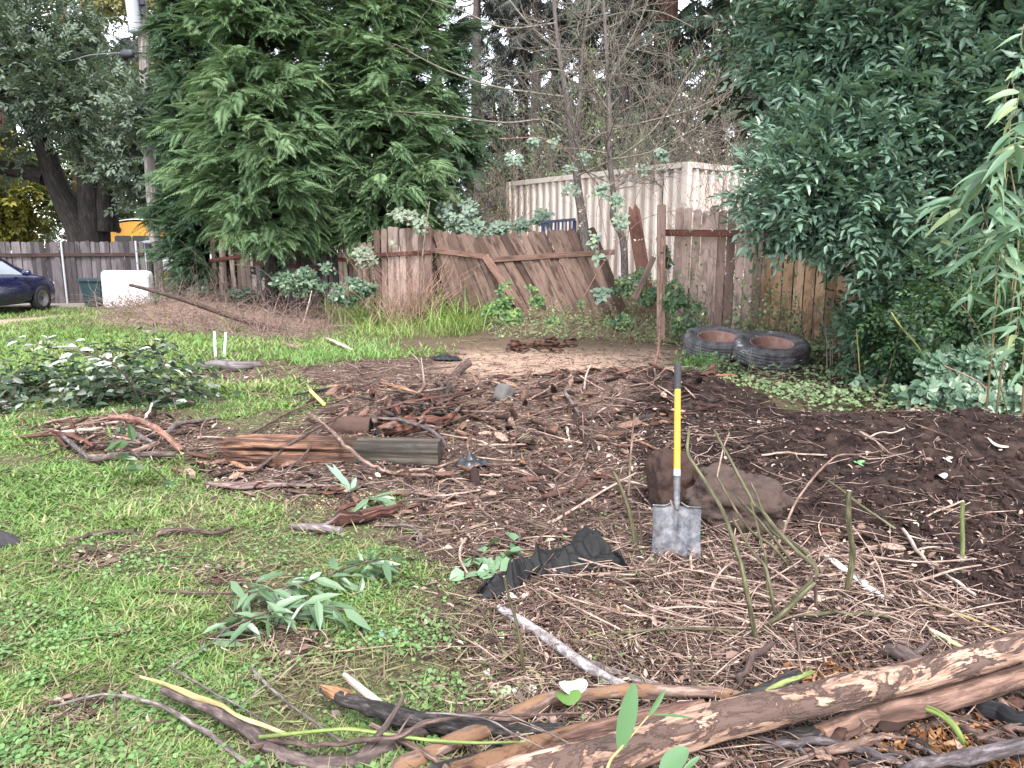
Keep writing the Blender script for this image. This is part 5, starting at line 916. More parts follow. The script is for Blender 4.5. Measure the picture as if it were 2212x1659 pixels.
    # dry bramble canes over the fence corner
    m = MB(); n = 170; x0 = 885+RS.randn(n)*30; P = np.array([HZ(PD(x, 650, 15.2+RS.randn()*.15)) for x in x0]); thin(m, P, .7+1.3*RS.rand(n), np.column_stack([RS.randn(n)*.28+.1, RS.randn(n)*.05, np.ones(n)]), np.full(n, .0075), .35, 7, sag=.1)
    t = thing('dry_brambles', 'bundle of dry tan bramble canes over the upright tan boards', 'bramble', P[0]); m.build('canes', barkM('dry_bramble', (.18, .10, .07), (.36, .23, .175), (.52, .37, .3), sc=60, stretch=.2, bump=.1, dist=.002), t)
    m = MB(); tube(m, V3([(905, 700), (910, 600), (915, 530), (928, 435)], 15.0), .013, 7, wob=.05); tag(m.build('tall_stem', pt, org=PD(905, 700, 15)), 'tall pale stem standing before the upright tan boards', 'stem')
    # tall grass by the panel, tuft by the tyre
    def tuft(poly, n, L, mat, name, wd=.02, den=1.0):
        m = MB(); rnx = .16; Pn = polyXY(poly); lo, hi = Pn.min(0), Pn.max(0); x = lo[0]+(hi[0]-lo[0])*RS.rand(n); y = lo[1]+(hi[1]-lo[1])*RS.rand(n); s = sdpoly(x, y, Pn)+wob(x, y)*.5; k = (s > 0); x, y = x[k], y[k]; N = len(x)
        az = RS.rand(N)*2*pi; ln = .15+1.3*RS.rand(N)**1.3; D = np.column_stack([np.cos(az)*ln, np.sin(az)*ln, np.ones(N)]); l = L[0]+(L[1]-L[0])*RS.rand(N); T = bladeT(wd, .55)
        V = np.array([[-wd/2, 0, 0], [wd/2, 0, 0], [wd*.45, .4, -.06], [-wd*.45, .4, -.06], [wd*.3, .75, -.27], [-wd*.3, .75, -.27], [0, 1, -.55]]); T = (V, [np.array([[0, 1, 2, 3], [3, 2, 4, 5]]), np.array([[5, 4, 6]])])
        scatter(m, T, frames(D, np.column_stack([-np.cos(az), -np.sin(az), np.full(N, .9)])), onground(x, y, -.01), l*np.clip(.75+fbm(x*2, y*2, o=2)*1.2, .35, 1.4), np.where(RS.rand(N) < rnx, 1.0, RS.rand(N)*.8)); return m.build(name, mat)
    tg = leafM('tall_grass_blades', (.12, .22, .045), (.27, .40, .11), (.5, .46, .25), rough=.5, transl=.3, spec=.3)
    tag(tuft([(700, 690), (780, 640), (860, 640), (1000, 660), (1060, 690), (1050, 725), (960, 735), (860, 735), (760, 720)], 15000, (.2, .95), tg, 'tall_grass', .022), kind='stuff')
    tag(tuft([(1468, 805), (1470, 785), (1540, 785), (1545, 803), (1500, 812)], 900, (.15, .34), leafM('bright_grass', (.07, .2, .03), (.15, .34, .07), rough=.5, transl=.3), 'grass_tuft', .03), 'bright green grass tuft before the nearer side of the two tyres', 'grass tuft')
    tag(tuft([(380, 745), (480, 705), (700, 745), (830, 740), (880, 770), (700, 800), (520, 770), (430, 765)], 12000, (.06, .2), leafM('weed_blades', (.12, .24, .06), (.24, .40, .13), rough=.5, transl=.3), 'weeds', .07), kind='stuff')
    # bare brush heaped left of the leaning pole
    m = MB(); x, y = spread(30000, 10, 22, 0.5, 1.2); w = sstep(-.5, .5, sdpoly(x, y, Z_BRUSH)+wob(x, y)*.6); k = RS.rand(len(x)) < w*.9; x, y = x[k], y[k]; N = len(x)
    thin(m, onground(x, y, 0), .25+.95*RS.rand(N), np.column_stack([RS.randn(N), RS.randn(N), .12+.9*RS.rand(N)]), .004+.004*RS.rand(N), .45, 5, sag=.25, tip=.5)
    tag(m.build('brush_litter', barkM('pink_brush', (.08, .05, .043), (.22, .145, .122), (.40, .30, .26), sc=60, stretch=.2, bump=.1, dist=.002)), kind='stuff')
right()
# ------------------------------------------------------------ objects lying and standing on the ground
K0 = [(0, 0), (620, 0), (1240, 0), (1860, 0), (0, 460), (620, 460), (1240, 460), (1860, 460), (0, 920), (620, 920), (1240, 920), (1860, 920), (0, 1395), (620, 1395), (1240, 1395), (1860, 1395)]
def K(i, x, y): return ((K0[i][0]+x/3.4563)/1.13020, (K0[i][1]+y/3.4563)/1.13020)     # from an enlarged photo tile to the frame
CH = barkM('charred_wood', (.010, .009, .009), (.03, .026, .025), (.10, .085, .08), sc=55, stretch=.3, bump=.8, dist=.008)
BB = barkM('brown_bark', (.028, .018, .016), (.08, .053, .045), (.18, .125, .107), sc=70, stretch=.2, bump=.5, dist=.004)
TB = barkM('tan_bark', (.06, .038, .03), (.165, .105, .082), (.32, .23, .19), sc=70, stretch=.2, bump=.4, dist=.003)
PEEL = barkM('peeling_bark', (.085, .046, .035), (.25, .152, .11), (.44, .31, .235), sc=38, stretch=.14, bump=.9, dist=.008, patch=(.062, .04, .033))
ORW = barkM('orange_wood', (.07, .03, .016), (.23, .115, .056), (.42, .26, .155), sc=60, stretch=.1, bump=.5, dist=.004)
REDW = barkM('rotten_red_wood', (.02, .010, .008), (.085, .034, .026), (.22, .105, .075), sc=50, stretch=.08, bump=.9, dist=.012)
SILV = barkM('silver_bark', (.10, .085, .083), (.255, .225, .225), (.46, .43, .44), sc=50, stretch=.6, bump=.2, dist=.002)
PALE = barkM('stripped_wood', (.18, .14, .11), (.42, .345, .29), (.62, .55, .49), sc=60, stretch=.06, bump=.2, dist=.002)
YELW = barkM('split_yellow_wood', (.15, .11, .045), (.36, .29, .13), (.52, .45, .25), sc=60, stretch=.05, bump=.2, dist=.002)
GCANE = barkM('green_brown_cane', (.028, .026, .014), (.072, .066, .032), (.15, .14, .08), sc=80, stretch=.1, bump=.3, dist=.002, rough=.6)
GREEN = barkM('fresh_green_stem', (.06, .09, .02), (.16, .22, .055), (.32, .38, .15), sc=60, stretch=.06, bump=.15, dist=.001, rough=.5)
DRK = barkM('damp_twig', (), (), ()); CANE = barkM('dry_cane', (), (), ()); GREYB = bark('grey')
def lay(P): return np.array([PG(x, y, (d[0] if d else 0)) for x, y, *d in P])
def log(name, label, cat, P, R, mat, n=14, wob=.10, rough=.05, per=8, ends=None, group=None, seed=None, pts=None, flatten=1.0):
    P = lay(P) if pts is None else np.asarray(pts); m = MB(); R = np.full(len(P), R, float) if np.isscalar(R) else np.asarray(R, float)
    if len(P) > 2 and max(R) < .05 and name not in ('green_stalk', 'green_cane', 'yellow_shoot', 'green_shoot', 'birch_pole'):
        P2 = catmull(P, 3); R2 = np.interp(np.linspace(0, len(P)-1, len(P2)), np.arange(len(P)), R); P2[1:-1] += RS.randn(len(P2)-2, 3)*(R2[1:-1]*np.where(R2[1:-1] > .013, .13, .28))[:, None]; R2 = R2*(1+.10*RS.randn(len(R2))); P, R, per = P2, R2, max(3, per//2)
        if flatten == 1.0 and max(R) < .032 and True:
            for _ in range(RS.randint(0, 4)):
                i = RS.randint(1, len(P)-1); d = nrm(nrm(P[i+1]-P[i])*(.9+RS.rand())+RS.randn(3)*[.7, .7, .5]+[0, 0, .25]); l = R[i]*(2+9*RS.rand()**2); tube(m, [P[i], P[i]+d*l*.5, P[i]+d*l+RS.randn(3)*l*.12], [R[i]*.6, R[i]*.42, R[i]*.25], 7, wob=.1, rough=.05, per=3, seed=RS.rand()*50)
    tube(m, P, R, n, wob=wob, rough=rough, per=per, seed=RS.rand()*50 if seed is None else seed, capmi=1 if ends else None, flatten=flatten, rn=RS.rand())
    return tag(m.build(name, [mat, ends] if ends else mat, org=P[0]), label, cat, group)
def stub(o, P, r, mat, name='side_shoot'):
    m = MB(); tube(m, P, r, 8, wob=.06, rough=.05, seed=RS.rand()*9); return m.build(name, mat, o)
def cane(label, P, r, mat=GCANE, dY=0.0, tip=.6, name='cut_cane', ends=None, group=None):
    """a standing cane: first pixel is its foot on the ground, the rest rise from there at the depth of the foot plus dY"""
    b = PG(*P[0]); Q = [b-[0, 0, .03]]+[PD(x, y, b[1]+dY*(i+1)/(len(P)-1)) for i, (x, y) in enumerate(P[1:])]
    m = MB(); tube(m, Q, np.linspace(r, r*tip, len(Q)), 8, wob=.06, rough=.03, per=6, seed=RS.rand()*30, capmi=1); return tag(m.build(name, [mat, ends or PALE], org=b), label, 'cane', group)
def logs():
    # the heap of logs across the foot of the picture
    log('peeling_log', 'long thick log with peeling reddish bark lying across the lower right corner', 'log', [(960, 1740, .075), (1150, 1672, .085), (1330, 1628, .10), (1560, 1556, .13), (1800, 1502, .17), (2020, 1448, .20), (2330, 1362, .27)], [.059, .061, .061, .057, .053, .049, .046], PEEL, 32, .09, .085, 16, ends=TB, seed=3)
    o = log('brown_log', 'brown log tucked under the long peeling log at the right edge', 'log', [(1770, 1590, .05), (1860, 1556, .06), (2000, 1515, .09), (2330, 1440, .16)], [.03, .044, .045, .043], barkM('red_brown_bark', (.04, .023, .018), (.12, .07, .054), (.25, .155, .12), sc=40, stretch=.12, bump=.6, dist=.006), 22, .09, .06, 12, ends=ORW, seed=8)
    log('orange_ended_log', 'dark log with torn orange wood, lying behind the peeling log', 'log', [(980, 1690, .03), (1120, 1640, .04), (1250, 1598, .055), (1420, 1556, .07), (1520, 1530, .06)], [.05, .052, .05, .045, .03], barkM('torn_bark', (.03, .016, .013), (.10, .055, .042), (.22, .13, .10), sc=34, stretch=.12, bump=.8, dist=.008, patch=(.10, .055, .032)), 22, .10, .07, 12, ends=ORW, seed=12)
    log('charred_log', 'charred black half-log with a jagged upper edge behind the peeling log', 'log', [(1330, 1612, .04), (1440, 1580, .06), (1560, 1545, .07), (1660, 1495, .09), (1725, 1452, .11)], [.035, .045, .05, .042, .02], CH, 18, .12, .10, 10, seed=5, flatten=.7)
    log('brown_branch', 'long smooth brown branch sloping down left to a cut pale end', 'branch', [(846, 1672, .02), (900, 1640, .035), (1010, 1590, .05), (1110, 1545, .06), (1240, 1502, .06), (1400, 1492, .05), (1560, 1500, .04), (1720, 1512, .02)], [.024, .028, .028, .027, .026, .024, .021, .016], barkM('patchy_tan_bark', (.055, .034, .027), (.15, .098, .078), (.28, .20, .165), sc=40, stretch=.2, bump=.5, dist=.004, patch=(.12, .068, .04)), 16, .07, .04, 10, ends=PALE, seed=2)
    o = log('broken_branch', 'snapped dark branch with torn orange tip and a forked stub', 'branch', [(697, 1487, .10), (740, 1505, .10), (800, 1527, .085), (880, 1552, .07), (980, 1566, .06), (1110, 1574, .04), (1250, 1580, .02)], [.016, .024, .028, .030, .031, .028, .02], CH, 16, .08, .05, 8, ends=ORW, seed=6)
    m = MB(); tube(m, lay([(694, 1484, .102), (720, 1496, .104), (752, 1509, .10)]), [.012, .024, .027], 12, wob=.12, rough=.22, seed=4); m.build('torn_tip', ORW, o)
    stub(o, lay([(828, 1530, .085), (790, 1497, .11), (760, 1472, .13), (744, 1456, .14)]), [.016, .014, .012, .007], PALE, 'forked_stub')
    o = log('bowed_branch', 'bowed dark branch with a raised cut end, sagging along the bottom edge', 'branch', [(354, 1488, .09), (440, 1523, .075), (520, 1565, .055), (580, 1610, .04), (640, 1640, .03), (720, 1652, .03), (800, 1632, .03), (890, 1585, .04), (980, 1556, .04), (1060, 1545, .03)], [.017, .019, .021, .022, .024, .025, .026, .024, .022, .018], barkM('dark_brown_bark', (.03, .021, .02), (.075, .054, .05), (.16, .12, .11), sc=60, stretch=.25, bump=.4, dist=.003), 16, .07, .04, 8, ends=TB, seed=7)
    stub(o, lay([(575, 1605, .05), (555, 1612, .055), (540, 1612, .06)]), [.011, .009, .006], BB)
    log('split_branch', 'pale yellow split branch pointing up left over the grass', 'branch', [(303, 1462, .13), (370, 1482, .12), (450, 1515, .10), (540, 1556, .085), (630, 1590, .07)], [.006, .008, .009, .008, .005], YELW, 10, .06, .05, 8, seed=9)
    log('green_shoot', 'thin yellow-green thorny shoot lying across the bowed branch', 'shoot', [(560, 1592, .08), (700, 1578, .09), (760, 1575, .09), (850, 1588, .09), (940, 1600, .08), (1050, 1605, .09), (1180, 1598, .09)], [.006, .006, .006, .006, .006, .005, .003], GREEN, 8, .05, .03, 6)
    log('brown_twig', 'thin brown twig arching from the bowed branch to the snapped branch', 'twig', [(560, 1590, .06), (640, 1606, .08), (740, 1605, .09), (860, 1590, .10), (920, 1560, .12), (1010, 1545, .12), (1130, 1545, .10), (1260, 1540, .08)], [.007, .008, .009, .009, .008, .006, .005, .004], BB, 8, .06, .03, 6)
    log('grey_twig', 'long grey twig rising from the grass then falling along the bottom left', 'twig', [(66, 1545, .01), (160, 1512, .05), (255, 1500, .07), (340, 1522, .07), (400, 1553, .06), (480, 1605, .03), (560, 1672, .0)], [.003, .005, .006, .008, .009, .010, .010], GREYB, 8, .06, .03, 6)
    for lab, P, r in (('thin grey twig leaning up from the bowed branch into the grass', [(540, 1440, .06), (600, 1500, .05), (680, 1560, .04), (760, 1620, .03), (820, 1668, .01)], .006), ('thin grey twig crossing behind the split yellow branch', [(375, 1445, .07), (470, 1500, .06), (560, 1550, .05), (680, 1630, .03)], .005),
                      ('fine dark twig sticking up beyond the split yellow branch', [(333, 1462, .12), (400, 1420, .12), (460, 1385, .12), (490, 1355, .13)], .0035), ('fine dark twig sticking up near the snapped branch tip', [(520, 1520, .09), (580, 1475, .10), (640, 1430, .10)], .003), ('long thin grey twig lying over the brown branch', [(920, 1540, .14), (1040, 1550, .14), (1120, 1590, .13), (1200, 1630, .12), (1290, 1690, .1)], .0035),
                      ('fine dark twig lying over the orange-ended log', [(1100, 1545, .14), (1200, 1590, .13), (1290, 1640, .12), (1340, 1690, .11)], .003)):
        log('thin_twig', lab, 'twig', P, np.linspace(r, r*.6, len(P)), GREYB, 6, .05, .02, 5)
    log('bare_side_branch', 'smooth dark branch running along the bottom edge at right', 'branch', [(1640, 1615, .04), (1720, 1602, .06), (1800, 1604, .06), (1880, 1625, .05), (1950, 1656, .04)], [.010, .012, .013, .014, .015], barkM('slate_bark', (.03, .024, .025), (.078, .063, .065), (.165, .14, .143), sc=60, stretch=.3, bump=.3, dist=.002), 12, .05, .03, 8)
    log('thick_dark_branch', 'thick dark smooth branch entering at the bottom right corner', 'branch', [(1905, 1690, .06), (1990, 1655, .08), (2080, 1634, .10), (2280, 1600, .14)], [.018, .021, .022, .022], barkM('slate_bark', (), (), ()), 14, .05, .03, 8)
    log('black_log', 'smooth black log end poking out under the brown log at right', 'log', [(2060, 1508, .03), (2130, 1528, .05), (2230, 1565, .07), (2330, 1590, .07)], [.03, .035, .036, .036], barkM('black_wet_bark', (.007, .007, .008), (.017, .017, .019), (.05, .05, .057), sc=40, stretch=.15, bump=.6, dist=.006, rough=.65, spec=.3), 18, .07, .09, 10)
    log('dark_stub', 'short dark log stub behind the peeling log at right', 'log', [K(15, 1060, 660)+(.05,), K(15, 1180, 700)+(.05,), K(15, 1340, 760)+(.03,)], [.026, .03, .028], barkM('dark_brown_bark', (), (), ()), 14, .08, .08, 8, ends=CH)
    log('bark_slab', 'dark curled bark slab in the hollow below the peeling log', 'bark', [K(15, 150, 1400)+(.03,), K(15, 400, 1370)+(.05,), K(15, 700, 1330)+(.06,)], [.02, .04, .018], CH, 14, .2, .12, 8, flatten=.35)
    log('birch_pole', 'silver-barked pole lying from the clearing to the brown branch', 'log', [(1078, 1313, .03), (1130, 1345, .03), (1190, 1385, .03), (1260, 1435, .03), (1320, 1472, .025), (1390, 1505, .02)], [.018, .022, .023, .023, .023, .022], SILV, 16, .05, .03, 10, ends=PALE)
    log('grey_pole', 'duller grey pole lying alongside the silver-barked pole', 'log', [(1205, 1408, .015), (1290, 1440, .02), (1380, 1472, .02), (1480, 1500, .02)], [.014, .018, .018, .016], GREYB, 12, .06, .04, 8)
    log('curled_bark_strip', 'curled brown bark strip in the pale chips beyond the silver-barked pole', 'bark', [K(14, 680, 220)+(.03,), K(14, 620, 290)+(.02,), K(14, 605, 370)+(.01,), K(14, 620, 430)+(.01,)], [.008, .012, .012, .007], TB, 8, .1, .05, 6, flatten=.4)
    log('split_lath', 'pale split lath lying in the clover near the round leaf', 'lath', [K(13, 1215, 905)+(.01,), K(13, 1460, 965)+(.015,), K(13, 1700, 950)+(.015,), K(13, 1950, 930)+(.01,)], [.007, .009, .009, .006], TB, 8, .05, .05, 6, flatten=.5)
    log('green_stalk', 'bright green ribbed stalk arching down over orange chips at the bottom right', 'stalk', [K(15, 1185, 1185)+(.06,), K(15, 1340, 1150)+(.09,), K(15, 1480, 1190)+(.10,), K(15, 1600, 1280)+(.09,), K(15, 1680, 1400)+(.06,), K(15, 1725, 1510)+(.02,)], [.010, .011, .011, .011, .010, .009], GREEN, 10, .04, .05, 8)
    log('green_cane', 'thick green cane leaning on the charred half-log', 'cane', [K(15, -20, 1060)+(.10,), K(15, 150, 960)+(.11,), K(15, 420, 850)+(.10,)], [.012, .012, .009], GREEN, 10, .04, .05, 8, ends=PALE)
    log('yellow_shoot', 'long yellow shoot lying on the dark earth above the log heap', 'shoot', [K(15, 1310, 235)+(.03,), K(15, 1480, 290)+(.03,), K(15, 1740, 390)+(.04,), K(15, 2060, 525)+(.03,)], [.005, .006, .006, .005], YELW, 8, .04, .02, 6)
    log('split_green_stick', 'pale split green stick beyond the peeling log', 'stick', [K(15, 1420, 495)+(.03,), K(15, 1560, 570)+(.03,), K(15, 1700, 655)+(.02,)], [.009, .010, .008], barkM('split_green', (.22, .25, .1), (.42, .44, .24), (.7, .68, .55), sc=40, stretch=.1, bump=.3, dist=.002), 8, .06, .08, 6)
    log('mossy_cane', 'mossy grey-green cane lying across the mown stems', 'cane', [K(15, 200, 390)+(.05,), K(15, 450, 365)+(.05,), K(15, 750, 350)+(.05,), K(15, 1000, 375)+(.05,), K(15, 1120, 390)+(.04,)], [.008, .009, .009, .008, .007], GCANE, 10, .05, .05, 6)
    log('bent_green_cane', 'thin green cane lying bowed over the pale chips', 'cane', [K(14, 740, 560)+(.02,), K(14, 1050, 510)+(.04,), K(14, 1400, 480)+(.05,), K(14, 1750, 490)+(.05,), K(14, 2090, 540)+(.04,)], [.006, .007, .007, .007, .006], GCANE, 8, .04, .03, 6)
    log('leaning_cane', 'stout mossy cane leaning up out of the mown stems', 'cane', [K(15, 0, 520)+(.02,), K(15, 150, 370)+(.08,), K(15, 440, 100)+(.16,)], [.012, .012, .010], GCANE, 10, .05, .05, 6, ends=PALE)
    log('pale_stem', 'pale stripped stem slanting down the dark earth', 'stem', [K(11, 1190, 1285)+(.05,), K(11, 1310, 1460)+(.03,), K(11, 1420, 1590)+(.03,), K(11, 1560, 1670)+(.02,), K(15, 1800, 195)+(.03,)], [.008, .009, .009, .009, .008], PALE, 8, .05, .03, 6) if False else log('pale_stick', 'pale stripped stick slanting down the dark earth', 'stick', [K(11, 1190, 1285)+(.05,), K(11, 1310, 1460)+(.03,), K(11, 1420, 1590)+(.03,), K(15, 1600, 60)+(.02,), K(15, 1800, 195)+(.03,)], [.008, .009, .009, .009, .008], PALE, 8, .05, .03, 6)
    log('white_board', 'flaking white strip lying between mown stems and dark earth', 'board', [K(11, 540, 1500)+(.02,), K(11, 640, 1580)+(.025,), K(15, 800, 50)+(.025,), K(15, 930, 150)+(.025,), K(15, 1020, 215)+(.02,), K(15, 1110, 270)+(.015,)], [.016, .022, .022, .022, .020, .014], barkM('flaking_white', (.45, .42, .4), (.75, .74, .73), (.85, .85, .85), sc=40, stretch=.2, bump=.3, dist=.002), 10, .08, .08, 6, flatten=.4)
    log('dark_bark_strip', 'dark bark strip lying in the mown stems below the white strip', 'bark', [K(15, 640, 850)+(.02,), K(15, 780, 770)+(.03,), K(15, 900, 690)+(.02,)], [.006, .012, .005], BB, 8, .1, .1, 6, flatten=.4)
    log('mottled_branch', 'dark knotty branch rising behind the charred half-log', 'branch', [K(14, 1960, 960)+(.03,), K(14, 1990, 860)+(.06,), K(14, 2080, 720)+(.09,), K(14, 2230, 610)+(.12,)], [.012, .012, .012, .010], BB, 10, .1, .08, 8)
    for i in range(22):
        x, y = (900+RS.rand()*900, 1600+RS.rand()*70) if i < 12 else (1600+RS.rand()*620, 1560+RS.rand()*110); l = 120+RS.rand()*260; a = -.15-.35*RS.rand() if RS.rand() < .7 else .2+.4*RS.rand(); h = .01+.05*RS.rand(); r = .006+.013*RS.rand()**1.5
        log('branch', 'dark branch in the tangle under the peeling log', 'branch', [(x-cos(a)*l*.5, y-sin(a)*l*.5, h), (x, y+RS.randn()*8, h+.015), (x+cos(a)*l*.3, y+sin(a)*l*.3+RS.randn()*6, h+.01), (x+cos(a)*l*.55, y+sin(a)*l*.55, h)], [r, r, r*.9, r*.6], [BB, CH, BB, barkM('slate_bark', (), (), ()), DRK, TB][i % 6], 10, .08, .07, 6, group='dark branches in the tangle under the peeling log')
    # the big weathered beam and the rotten wood round it
    def beam(name, label, cat, A, B, w, h, mats, yaw_in=0, rot=(.34, .05), seed=0):
        m = MB(); n, k = 90, 40; th = np.linspace(0, 2*pi, k, endpoint=False); p = 7; q = (np.abs(np.cos(th))**p+np.abs(np.sin(th))**p)**(-1/p); cs = np.column_stack([np.cos(th)*q, np.sin(th)*q])
        ax = nrm(B-A); sd = nrm(np.cross([0, 0, 1.0], ax)); up = np.cross(ax, sd); L = np.linalg.norm(B-A); t = np.linspace(0, 1, n); amp = rot[0]+(rot[1]-rot[0])*sstep(.2, .75, t)
        g = fbm(np.repeat(t[:, None]*L*2.2, k, 1)+seed, np.tile(cs[:, 0]*3, (n, 1)), np.tile(cs[:, 1]*9, (n, 1)), o=4); s = 1+amp[:, None]*2.2*np.minimum(g, .12); e = 1-.25*sstep(.06, 0, t)
        V = (A+ax*(t*L)[:, None])[:, None]+sd*(cs[:, 0]*w/2*s*e[:, None])[..., None]+up*(cs[:, 1]*h/2*s*e[:, None])[..., None]; V[0] += ax*(fbm(cs[:, 0]*4, cs[:, 1]*4, o=3)*.10)[:, None]
        tc = np.stack([np.tile(cs[:, 0]*w/2, (n, 1))+seed, np.tile(cs[:, 1]*h/2, (n, 1)), np.repeat((t*L)[:, None], k, 1)], -1)
        i = np.arange(n-1)[:, None]*k; j = np.arange(k)[None]; j2 = (j+1) % k; Fq = np.stack([i+j, i+j2, i+k+j2, i+k+j], -1); half = int(n*.62)
        m.add(V.reshape(-1, 3), Fq[:half].reshape(-1, 4), tc.reshape(-1, 3)); m.add(V.reshape(-1, 3), Fq[half:].reshape(-1, 4), tc.reshape(-1, 3), mi=1)
        for row, tr, fl in ((V[0], tc[0], 1), (V[-1], tc[-1], 0)):
            j = np.arange(k); F3 = np.stack([j, (j+1) % k, np.full(k, k)], -1); m.add(np.vstack([row, row.mean(0)]), F3[:, ::-1] if fl else F3, np.vstack([tr, tr.mean(0)]), mi=0 if fl else 1)
        return tag(m.build(name, mats, org=(A+B)/2, smooth=False), label, cat)
    rw = barkM('rotten_beam', (.016, .010, .009), (.085, .042, .03), (.27, .15, .095), sc=24, stretch=.06, bump=1.0, dist=.03); ow = barkM('old_beam', (.02, .017, .015), (.05, .042, .034), (.10, .083, .066), sc=26, stretch=.05, bump=.5, dist=.006)
    A = PG(478, 1005, 0); B = PG(948, 1013, 0); up = np.array([0, .11, .09]); beam('timber_beam', 'heavy squared beam, rotten orange-brown at one end and sound grey at the other', 'beam', A+up, B+up, .23, .19, [rw, ow], seed=2.0)
    log('rotten_log', 'crumbling reddish rotten log behind the squared beam', 'log', [K(9, 1050, 470)+(.05,), K(9, 1250, 430)+(.06,), K(9, 1450, 400)+(.07,), K(9, 1700, 350)+(.05,)], [.05, .075, .07, .05], REDW, 22, .15, .16, 12, ends=CH)
    log('hollow_stump', 'low soil-covered stump with a black hollow behind the squared beam', 'stump', [K(9, 600, 430)+(.03,), K(9, 800, 420)+(.05,), K(9, 985, 425)+(.05,)], [.06, .095, .085], plainM('soil_crust', (.10, .063, .052), .95, var=.4, sc=40, spec=.1, bump=.6), 22, .12, .10, 10, ends=CH)
    log('splintered_board', 'long splintered reddish board lying on the rotten log', 'board', [K(9, 1040, 275)+(.10,), K(9, 1300, 215)+(.13,), K(9, 1560, 170)+(.13,), K(9, 1800, 130)+(.12,)], [.03, .035, .03, .014], REDW, 12, .1, .10, 10, flatten=.35)
    log('orange_splinter', 'bright orange wood splinter topping the rotten wood heap', 'wood', [K(9, 1080, 55)+(.12,), K(9, 1250, 95)+(.14,), K(9, 1430, 150)+(.12,)], [.02, .03, .01], ORW, 10, .15, .12, 8, flatten=.4)
    log('tan_splinter', 'tan flat splinter propped at the right of the rotten heap', 'wood', [K(9, 1590, 235)+(.10,), K(9, 1680, 290)+(.07,), K(9, 1745, 340)+(.04,)], [.016, .022, .015], TB, 8, .08, .06, 6, flatten=.35)
    log('black_root', 'thick black root bowed over behind the sound end of the beam', 'root', [K(9, 1050, 355)+(.12,), K(9, 1200, 360)+(.14,), K(9, 1350, 400)+(.14,), K(9, 1480, 445)+(.13,), K(9, 1570, 520)+(.10,), K(9, 1640, 610)+(.02,)], [.022, .018, .016, .016, .016, .018], barkM('slate_bark', (), (), ()), 12, .06, .05, 8)
    for i in range(44):
        x, y = K(9, 960+RS.rand()*760, 100+RS.rand()*360); a = RS.rand()*pi; l = 30+RS.rand()*50
        log('rotten_chunk', 'splintered chunk in the reddish rotten wood heap behind the beam', 'wood', [(x, y, .05+.05*RS.rand()), (x+cos(a)*l*.5, y-sin(a)*l*.25, .07+.10*RS.rand()), (x+cos(a)*l, y-sin(a)*l*.5, .04+.05*RS.rand())], [.012, .018+.016*RS.rand(), .008], [REDW, BB, TB, CH][i % 4], 9, .15, .15, 6, flatten=.5, group='splintered chunks of the rotten heap')
    for i in range(34):
        x, y = K(9, -150+RS.rand()*1000, 790+RS.rand()*200) if i < 22 else K(9, 1100+RS.rand()*900, 880+RS.rand()*330); a = RS.rand()*.9-.3; l = 25+RS.rand()*60
        log('bark_chip', 'flat bark chip strewn before the squared beam' if i < 22 else 'flat bark chip on the ground between the red rotten chunk and the shovel', 'bark', [(x, y, .01), (x+cos(a)*l*.5, y-sin(a)*l*.4, .02+.02*RS.rand()), (x+cos(a)*l, y-sin(a)*l*.8, .01)], [.010, .016+.02*RS.rand(), .008], [REDW, BB, TB, BB][i % 4], 8, .1, .08, 5, flatten=.3, group='bark chips before the beam' if i < 22 else 'bark chips on the trodden ground')
    log('pale_bark_slab', 'pale pinkish bark slab below the rotten end of the beam', 'bark', [K(8, 1720, 890)+(.01,), K(8, 1900, 910)+(.03,), K(8, 2120, 920)+(.03,), K(9, 250, 910)+(.03,), K(9, 800, 920)+(.015,)], [.02, .05, .055, .03, .018], barkM('pink_bark', (.06, .038, .035), (.16, .108, .098), (.33, .24, .22), sc=50, stretch=.15, bump=.5, dist=.005), 12, .12, .10, 10, flatten=.35)
    log('red_chunk', 'knobbly dark red rotten chunk lying on the grass edge', 'wood', [K(9, 650, 1210)+(.02,), K(9, 760, 1200)+(.04,), K(9, 900, 1190)+(.04,), K(9, 1050, 1150)+(.05,), K(9, 1250, 1110)+(.02,)], [.03, .042, .036, .036, .025], REDW, 20, .2, .2, 10)
    log('hollow_bark', 'hollow curl of red bark resting on the dark red chunk', 'bark', [K(9, 690, 1165)+(.07,), K(9, 760, 1110)+(.10,), K(9, 850, 1080)+(.10,)], [.016, .03, .02], REDW, 14, .25, .2, 8, flatten=.6)
    log('grey_billet', 'smooth grey tapered billet of wood on the grass beside the red chunk', 'wood', [K(9, 300, 1255)+(.02,), K(9, 400, 1265)+(.03,), K(9, 560, 1280)+(.032,), K(9, 740, 1295)+(.03,)], [.008, .022, .027, .024], barkM('grey_billet_bark', (.06, .048, .048), (.155, .125, .125), (.29, .25, .255), sc=70, stretch=.25, bump=.4, dist=.003), 14, .06, .05, 8)
